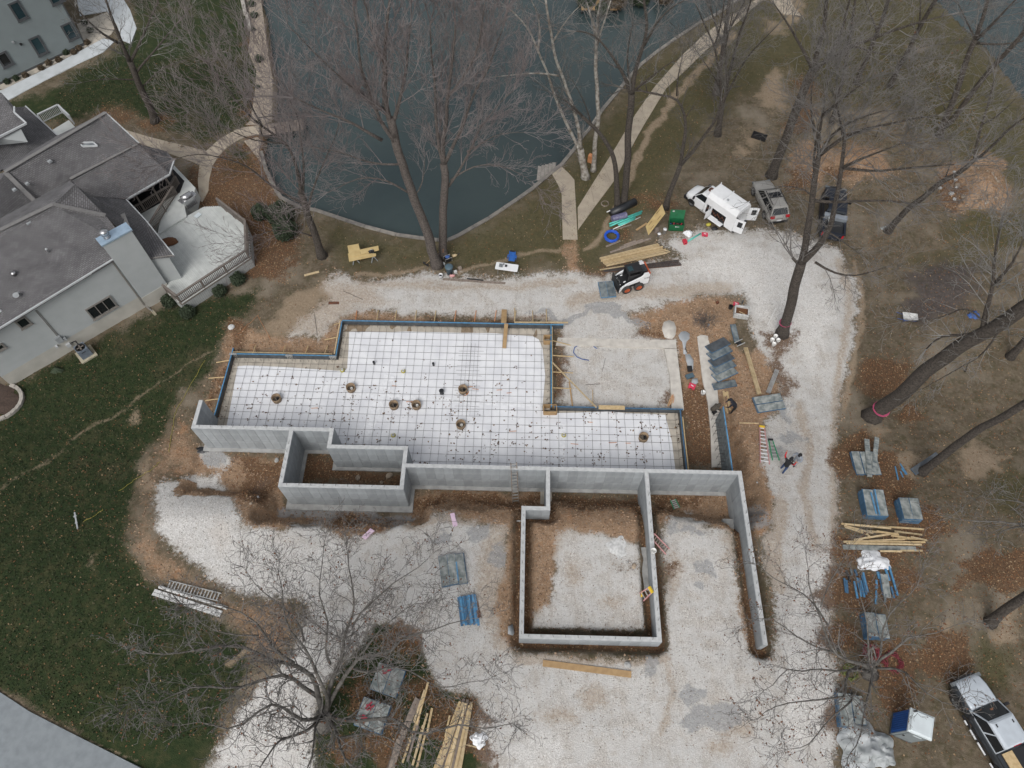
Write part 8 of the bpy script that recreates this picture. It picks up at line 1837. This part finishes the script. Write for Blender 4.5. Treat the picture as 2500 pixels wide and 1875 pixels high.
for z_ in (.1, .3, .5): b.tube([(-.57, -.47, z_), (.57, -.47, z_), (.57, .47, z_), (-.57, .47, z_), (-.57, -.47, z_)], .014, 5)
part('cage', b, 'alu', t); b = M(); b.box((.05, -.1, .37), (.5, .05, .03), -.4); b.box((-.2, -.25, .38), (.3, .08, .03), .1); part('sticks', b, 'wood_pale', t)
case(*Z(808,132), 'red tool case behind the leaf-filled tote', 'pinkred', (.42,.3,.15), -.3, 1); case(*Z(185,1005), 'small black tool case on the grey spill beside the strip footing', 'black', (.36,.46,.15), .05); case(*Z(185,1105), 'slate blue tool case below the small black one', 'can_blue', (.62,.36,.17), .35); case(*Z(215,1240), 'red tool case below the slate blue one', 'pinkred', (.50,.44,.15), -.45, 1)
b = M(); b.lathe([(.15, 0), (.17, .3), (.15, .3), (.13, .04), (0, .04)], seg=14); solo('bucket', b, 'black', 'black bucket left of the leaf-filled tote', 'bucket', G(*Z(733,180)))
b = M(); b.lathe([(.06, 0), (.065, .26), (.05, .3), (.05, .36), (0, .37)], seg=12); solo('thermos', b, 'frame_grey', 'small dark flask right of the red case behind the tote', 'flask', G(*Z(893,112)))
b = M(); b.box((0, 0, .1), (.2, .18, .2), .5); b.box((0, 0, .21), (.16, .14, .02), .5); solo('small_box', b, 'rust', 'small dark brown box on the dirt left of the tote', 'box', G(*Z(557,112)))
t = thing('paint_bucket', 'white bucket with a tool in it on the dirt above the crouching person', 'bucket', G(*Z(358,1340))); b = M(); b.lathe([(.15, 0), (.175, .3), (.18, .33), (.15, .33), (.13, .05), (0, .05)], seg=16); part('bucket', b, 'pvc', t, True); b = M(); b.tube([(0, 0, .1), (-.1, .12, .5)], .02, 6); part('handle', b, 'black', t)
t = thing('metal_bin', 'dented dark brush pile with a bright metal can at the dirt mound', 'brush pile', G(1722, 785)); b = M()
for i in range(60): a_ = rng.uniform(0, 6.28); r_ = rng.uniform(0, .8); p0 = Vector((r_*math.cos(a_), r_*math.sin(a_), .02)); b.tube([p0, p0+Vector((rng.gauss(0, .4), rng.gauss(0, .4), rng.uniform(.05, .5)))], .014, 3)
part('twigs', b, 'rebar', t); b = M(); b.lathe([(.1, 0), (.1, .22), (0, .23)], (.15, -.45, 0), 10); part('can', b, 'stainless', t)
# concrete spills
def spill(pix, m, label, th=.05):
    pts = [G(*p) for p in pix]; c = sum(pts, Vector())/len(pts); n = len(pts); b = M(); top = []
    ar = sum(pts[i].x*pts[(i+1) % n].y-pts[(i+1) % n].x*pts[i].y for i in range(n)); pts = pts[::-1] if ar < 0 else pts
    o1 = [p-c+Vector((0, 0, -.05)) for p in pts]; o2 = [(p-c)*.93+Vector((0, 0, th)) for p in pts]; b.v = [tuple(p) for p in o1+o2]+[(0, 0, th+.02)]
    for i in range(n): j = (i+1) % n; b.f += [(i, j, n+j, n+i), (n+i, n+j, 2*n)]
    return solo('concrete_spill', b, m, label, 'concrete spill', c, 0, None, True)
Zs = zc(1200, 450, 3.16)
spill([Zs(1325,1060), Zs(1370,1045), Zs(1410,1060), Zs(1428,1110), Zs(1420,1170), Zs(1390,1200), Zs(1335,1185), Zs(1312,1120)], 'spill_pale', 'pale rounded concrete slab patch on the orange dirt')
spill([Zs(1440,1165), Zs(1460,1135), Zs(1495,1128), Zs(1530,1150), Zs(1530,1190), Zs(1505,1215), Zs(1497,1260), Zs(1495,1290), Zs(1510,1310), Zs(1480,1315), Zs(1478,1270), Zs(1470,1215), Zs(1450,1195)], 'spill', 'grey spoon-shaped concrete spill with a tail')
spill([Zs(1490,1300), Zs(1530,1310), Zs(1560,1360), Zs(1555,1440), Zs(1520,1430), Zs(1500,1360)], 'spill', 'grey concrete spill under the small black tool case'); spill([Zs(1545,1500), Zs(1590,1495), Zs(1595,1530), Zs(1570,1550), Zs(1540,1540)], 'spill', 'small grey concrete spill beside the red tool case')
spill([(1240,1530),(1252,1524),(1256,1545),(1252,1553),(1240,1548)], 'spill', 'rounded grey concrete lump at the left garage trench', .15)
# loose rebar, pink foam, bucket on wall, cords, markers
for pa, pb, l in (((768,768),(775,820),'thin steel rod lying on the gravel lobe'),((838,711),(886,732),'thin steel rod on the upper gravel near the grate'),((1478,875),(1470,908),'thin steel rod in the middle of the gravel bay'),((1430,940),(1464,938),'bent thin steel rod low in the gravel bay'),((1457,829),(1460,852),'short steel rod at the top of the gravel bay')):
    a, b_ = G(*pa), G(*pb); c = (a+b_)/2; b = M(); b.tube([a-c, (b_-a)*.02+Vector((0, 0, .02)), b_-c], .016, 4); solo('rebar_rod', b, 'rebar', l, 'steel rod', c+Vector((0, 0, .03)))
for pix, l in ([[(905,1291),(915,1297),(893,1319),(883,1312)], 'slit pink foam strip on the gravel above the oak'], [[(1099,1257),(1110,1255),(1118,1284),(1106,1287)], 'waisted pink foam piece on the gravel left of the garage corner']):
    pts = [G(*p) for p in pix]; c = sum(pts, Vector())/4; n = []
    for i in range(4): n += [pts[i]-c, ((pts[i]+pts[(i+1) % 4])/2-c)*(.86 if i % 2 else 1)]
    b = M(); b.prism([(p.x, p.y) for p in n], .02, .12); solo('foam_piece', b, 'foam_pink', l, 'foam', c)
b = M(); b.lathe([(.15, 0), (.175, .32), (.18, .35), (.15, .35), (.14, .05), (0, .05)], seg=16); o = solo('bucket', b, 'pvc', 'white bucket standing on top of the middle garage wall', 'bucket', UV(8.345, toUV(*P(1595,1348,3.05)[:2])[1], 3.032), 0, None, True)
pts = [(-.5,.35,0),(-.72,.1,.03),(-.7,-.3,.06),(-.35,-.62,.05),(.1,-.8,.02),(.4,-.82,0)]
b = M(); p6 = [G(*Zs(x, y)) for x, y in ((812,1270),(760,1235),(690,1230),(640,1262),(632,1300),(660,1335),(700,1352),(752,1360))]; c = p6[0]; b.tube([p-c+Vector((0, 0, .05)) for p in p6], .035, 6); solo('blue_tube', b, 'tarp_blue', 'curved dark blue tube lying on the gravel bay', 'tube', c)
t = thing('survey_stake', 'grey leaning survey stake with white tags on the dark lawn', 'stake', G(192, 1275)); b = M(); b.beam((.15, -.55, .05), (-.25, .55, .35), .09, .05); part('stake', b, 'box_grey', t); b = M(); b.box((-.16, .3, .32), (.16, .14, .04)); b.box((-.02, -.1, .2), (.14, .1, .04)); part('tag', b, 'box_grey', t)
def cord(pix, r_, m, label, name='cord', z=.04):
    p = [G(*q) for q in pix]; out = []
    for a, b_ in zip(p[:-1], p[1:]):
        for i in range(5): out.append(a.lerp(b_, i/5)+Vector((rng.gauss(0, .03), rng.gauss(0, .03), z)))
    for q in out: q.z = float(zg(q.x, q.y))+z
    c = out[0].copy(); b = M(); b.tube([q-c for q in out], r_, 5); return solo(name, b, m, label, 'cord', c)
cord(((500,880),(465,940),(440,985),(428,1010),(420,1060),(415,1080),(412,1110)), .016, 'cord_yellow', 'yellow cord trailing over the lawn left of the slab'); cord(((206,1274),(235,1258),(258,1240)), .016, 'cord_yellow', 'short yellow cord tied to the survey stake'); cord(((290,1200),(330,1172),(375,1143),(395,1125)), .014, 'cord_yellow', 'faint yellow cord across the brown dirt below the other cord')
cord(((660,830),(630,770),(600,800),(570,830)), .012, 'orange_wood', 'thin orange string on the tan dirt at the upper left')
# stones: ring bed on the lawn, boulders in the trench
mb = G(-5, 985)
crumple('mulch_mound', -6, 983, 3.4, 3.0, .18, 'mulch', 'dark mulch bed inside the stone ring at the left edge', 'mulch bed', 2, 14)
for i in range(13):
    a_ = R(-100+14*i); p = mb+Vector((math.cos(a_)*1.75, math.sin(a_)*1.55, 0)); p.z = float(zg(p.x, p.y)); b = M(); b.box((0, 0, .1), (.42, .28, .24), 0, .9); solo('edging_stone', b, 'block', ORD[i]+' edging stone, counted from below, of the ring bed at the left edge', 'stone', p, a_+math.pi/2, 'edging stones of the ring bed')
for px, py, s_, l in ((874,1167,.34,'tan boulder inside the concrete box, left'),(951,1162,.42,'larger tan boulder inside the concrete box, right'),(932,1178,.22,'small orange stone inside the concrete box'),(676,1124,.3,'grey rock beside the box in the front trench'),(613,1230,.2,'small rock in the dirt left of the concrete box'),(630,1214,.18,'pale small stone beside the left rock'),(1167,1287,.2,'small white stone on the gravel near the pink foam'),(1532,1373,.14,'white chip stone inside the garage'),(1548,1382,.3,'rough rock by the leaves inside the garage'),(1532,1623,.35,'flat pale stone below the garage front wall'),(2295,460,.3,'pale stone on the leaf mound'),(2330,487,.3,'second pale stone on the leaf mound'),(1762,1162,.14,'small pale stone in the dirt right of the slab'),(1849,1178,.12,'small white cup-like stone right of the concrete corner'),(538,945,.24,'orange rock beside the left form')):
    s_ *= .62; b = M(); b.blob((0, 0, s_*.25), (s_, s_*.8, s_*.55), 9, 6, .2); solo('rock', b, 'rock_pale' if 'pale' in l or 'white' in l or 'grey' in l else 'rock', l, 'rock', G(px, py), rng.random()*3)
for i in range(26):
    a_, r_ = rng.uniform(0, 6.28), rng.uniform(.4, 1)**.5*3.0; c0 = P(2385, 462); p = Vector((c0.x+r_*math.cos(a_), c0.y+r_*math.sin(a_)*.9, 0)); p.z = float(zg(p.x, p.y)); s_ = rng.uniform(.1, .26)
    b = M(); b.blob((0, 0, s_*.2), (s_, s_*.75, s_*.55), 8, 5, .22); solo('rock', b, 'rock_pale' if i % 4 == 0 else 'rock', 'broken stone lying on the orange soil mound at the upper right', 'rock', p, a_, 'broken stones on the soil mound')
crumple('black_mat', 497, 1099, 1.0, .5, .12, 'blackpipe', 'black folded mat under the left end of the front wall', 'mat', 14, 10)
# portable toilet
t = thing('portable_toilet', 'blue and grey portable toilet with white roof at the lower right', 'portable toilet', (0, 0, 0)); pr_ = [P(2222,1734,4.55), P(2219,1782,4.55), P(2275,1806,4.55), P(2280,1750,4.55)]
c = sum(pr_, Vector())/4; gz = float(zg(c.x, c.y, False)); az = hdg(pr_[1], pr_[2]); t.location = (c.x, c.y, gz); t.rotation_euler = (0, 0, az); s_ = 1.12; hh = 2.2
b = M(); b.box((0, 0, .08), (s_+.06, s_+.06, .16)); part('base', b, 'frame_grey', t)
b = M(); b.box((-s_/2+.02, 0, hh/2), (.05, s_-.08, hh-.2)); b.box((s_/2-.02, 0, hh/2), (.05, s_-.08, hh-.2)); b.box((0, s_/2-.02, hh/2), (s_, .05, hh-.2)); part('wall', b, 'potty_blue', t)
for i in range(8): b = M(); b.box((-s_/2-.015, -.42+.12*i, hh/2), (.03, .035, hh-.4)); part('rib', b, 'potty_blue', t)
b = M(); b.box((0, -s_/2+.02, hh/2), (s_-.02, .05, hh-.2)); part('front', b, 'potty_door', t)
b = M(); b.box((.02, -s_/2-.02, hh/2-.02), (s_*.72, .03, hh-.42)); d_ = part('door', b, 'potty_door', t); b = M(); b.box((.1, -s_/2-.04, hh-.42), (.42, .02, .14)); part('door_vent', b, 'potty_white', d_); b = M(); b.box((-.3, -s_/2-.05, 1.1), (.08, .05, .14)); part('handle', b, 'black', d_)
b = M(); b.box((0, 0, hh-.02), (s_+.1, s_+.1, .14)); b.box((0, 0, hh+.10), (s_+.06, s_+.06, .12), 0, .86); part('roof', b, 'potty_white', t); b = M(); b.tube([(-s_*.42, s_*.4, .2), (-s_*.42, s_*.4, hh+.45)], .05, 8); part('vent_pipe', b, 'black', t)
# air conditioner, grill, deck odds and ends
t = thing('air_conditioner', 'grey-blue air conditioning unit on a pale pad beside the left house', 'air conditioner', G(212, 866), HF.a)
b = M(); b.box((0, 0, .05), (1.25, 1.25, .14)); part('pad', b, 'pad', t); b = M(); b.box((0, 0, .55), (.82, .82, .9), 0, .96); part('cabinet', b, 'ac', t)
b = M(); b.lathe([(.36, 1.0), (.36, 1.03), (.30, 1.035), (.28, 1.0), (0, .98)], seg=20); part('fan_guard', b, 'black', t)
for i in range(4): b = M(); b.box((.14*math.cos(i*1.57), .14*math.sin(i*1.57), 1.02), (.24, .10, .015), i*1.57); part('fan_blade', b, 'rail', t)
b = M(); b.box((0, -.40, .8), (.3, .03, .05)); part('vent_slot', b, 'black', t); b = M(); b.tube([(0, .5, .7), (0, .9, .9), (-.3, .95, .9)], .05, 6); part('pipe', b, 'black', t)
p = P(465, 497, 1.28); t = thing('gas_grill', 'stainless steel gas barbecue on the rear corner of the deck', 'barbecue', Vector((p.x, p.y, 1.12)), HF.a+.1)
b = M(); b.box((0, 0, .42), (1.0, .55, .8)); part('cabinet', b, 'stainless', t); b = M(); b.box((0, 0, .86), (1.5, .58, .08)); part('side_shelf', b, 'stainless', t); b = M(); b.lathe([(.30, -.45), (.30, .45)], seg=16, mtx=Matrix.Translation((0, .05, .92)) @ Matrix.Rotation(R(90), 4, 'Y')); part('hood', b, 'stainless', t, True); b = M(); b.tube([(-.35, -.30, 1.0), (.35, -.30, 1.0)], .025, 6); part('handle', b, 'black', t)
for x in (-.42, .42): b = M(); b.box((x, -.2, .03), (.08, .08, .06)); part('caster', b, 'black', t)
p = P(483, 526, 1.13); b = M(); b.box((0, 0, .02), (.55, .42, .04)); solo('floor_mat', b, 'potty_white', 'small white tile-like mat on the deck in front of the barbecue', 'mat', p, HF.a+.2)
p = P(412, 591, 1.12); b = M(); b.blob((0, 0, .02), (.75, .5, .12), 14, 6, .12); solo('leaf_heap', b, 'leaf_pile', 'small brown heap of leaves on the deck near the house roof corner', 'leaf heap', p, 0, None, True)
t = thing('wood_crate', 'small orange-brown wooden box between the sycamore trunks', 'crate', G(1442, 395), 1.1); b = M()
for i in range(5): b.box((0, 0, .08+.16*i), (.4, .5, .13))
part('slat', b, 'orange_wood', t)
t = thing('splash_block', 'tan twin splash rails below the chimney downspout', 'splash block', G(376, 764), HF.a-math.pi/2); b = M(); b.box((0, .07, .04), (.6, .05, .08)); b.box((0, -.07, .04), (.6, .05, .08)); b.box((0, 0, .01), (.6, .2, .03)); part('tray', b, 'pad', t)
b = M(); b.lathe([(.26, 0), (.26, .06), (.2, .12), (0, .14)], seg=16); solo('drain_cover', b, 'white_dirty', 'round pale cover on the lawn above the left form corner', 'cover', G(565, 799))
crumple('dark_shrub_patch', 140, 905, .9, .6, .35, 'shrub', 'small dark low shrub by the house wall left of the air conditioner', 'shrub', 21, 10)
print('objects', len(bpy.data.objects))
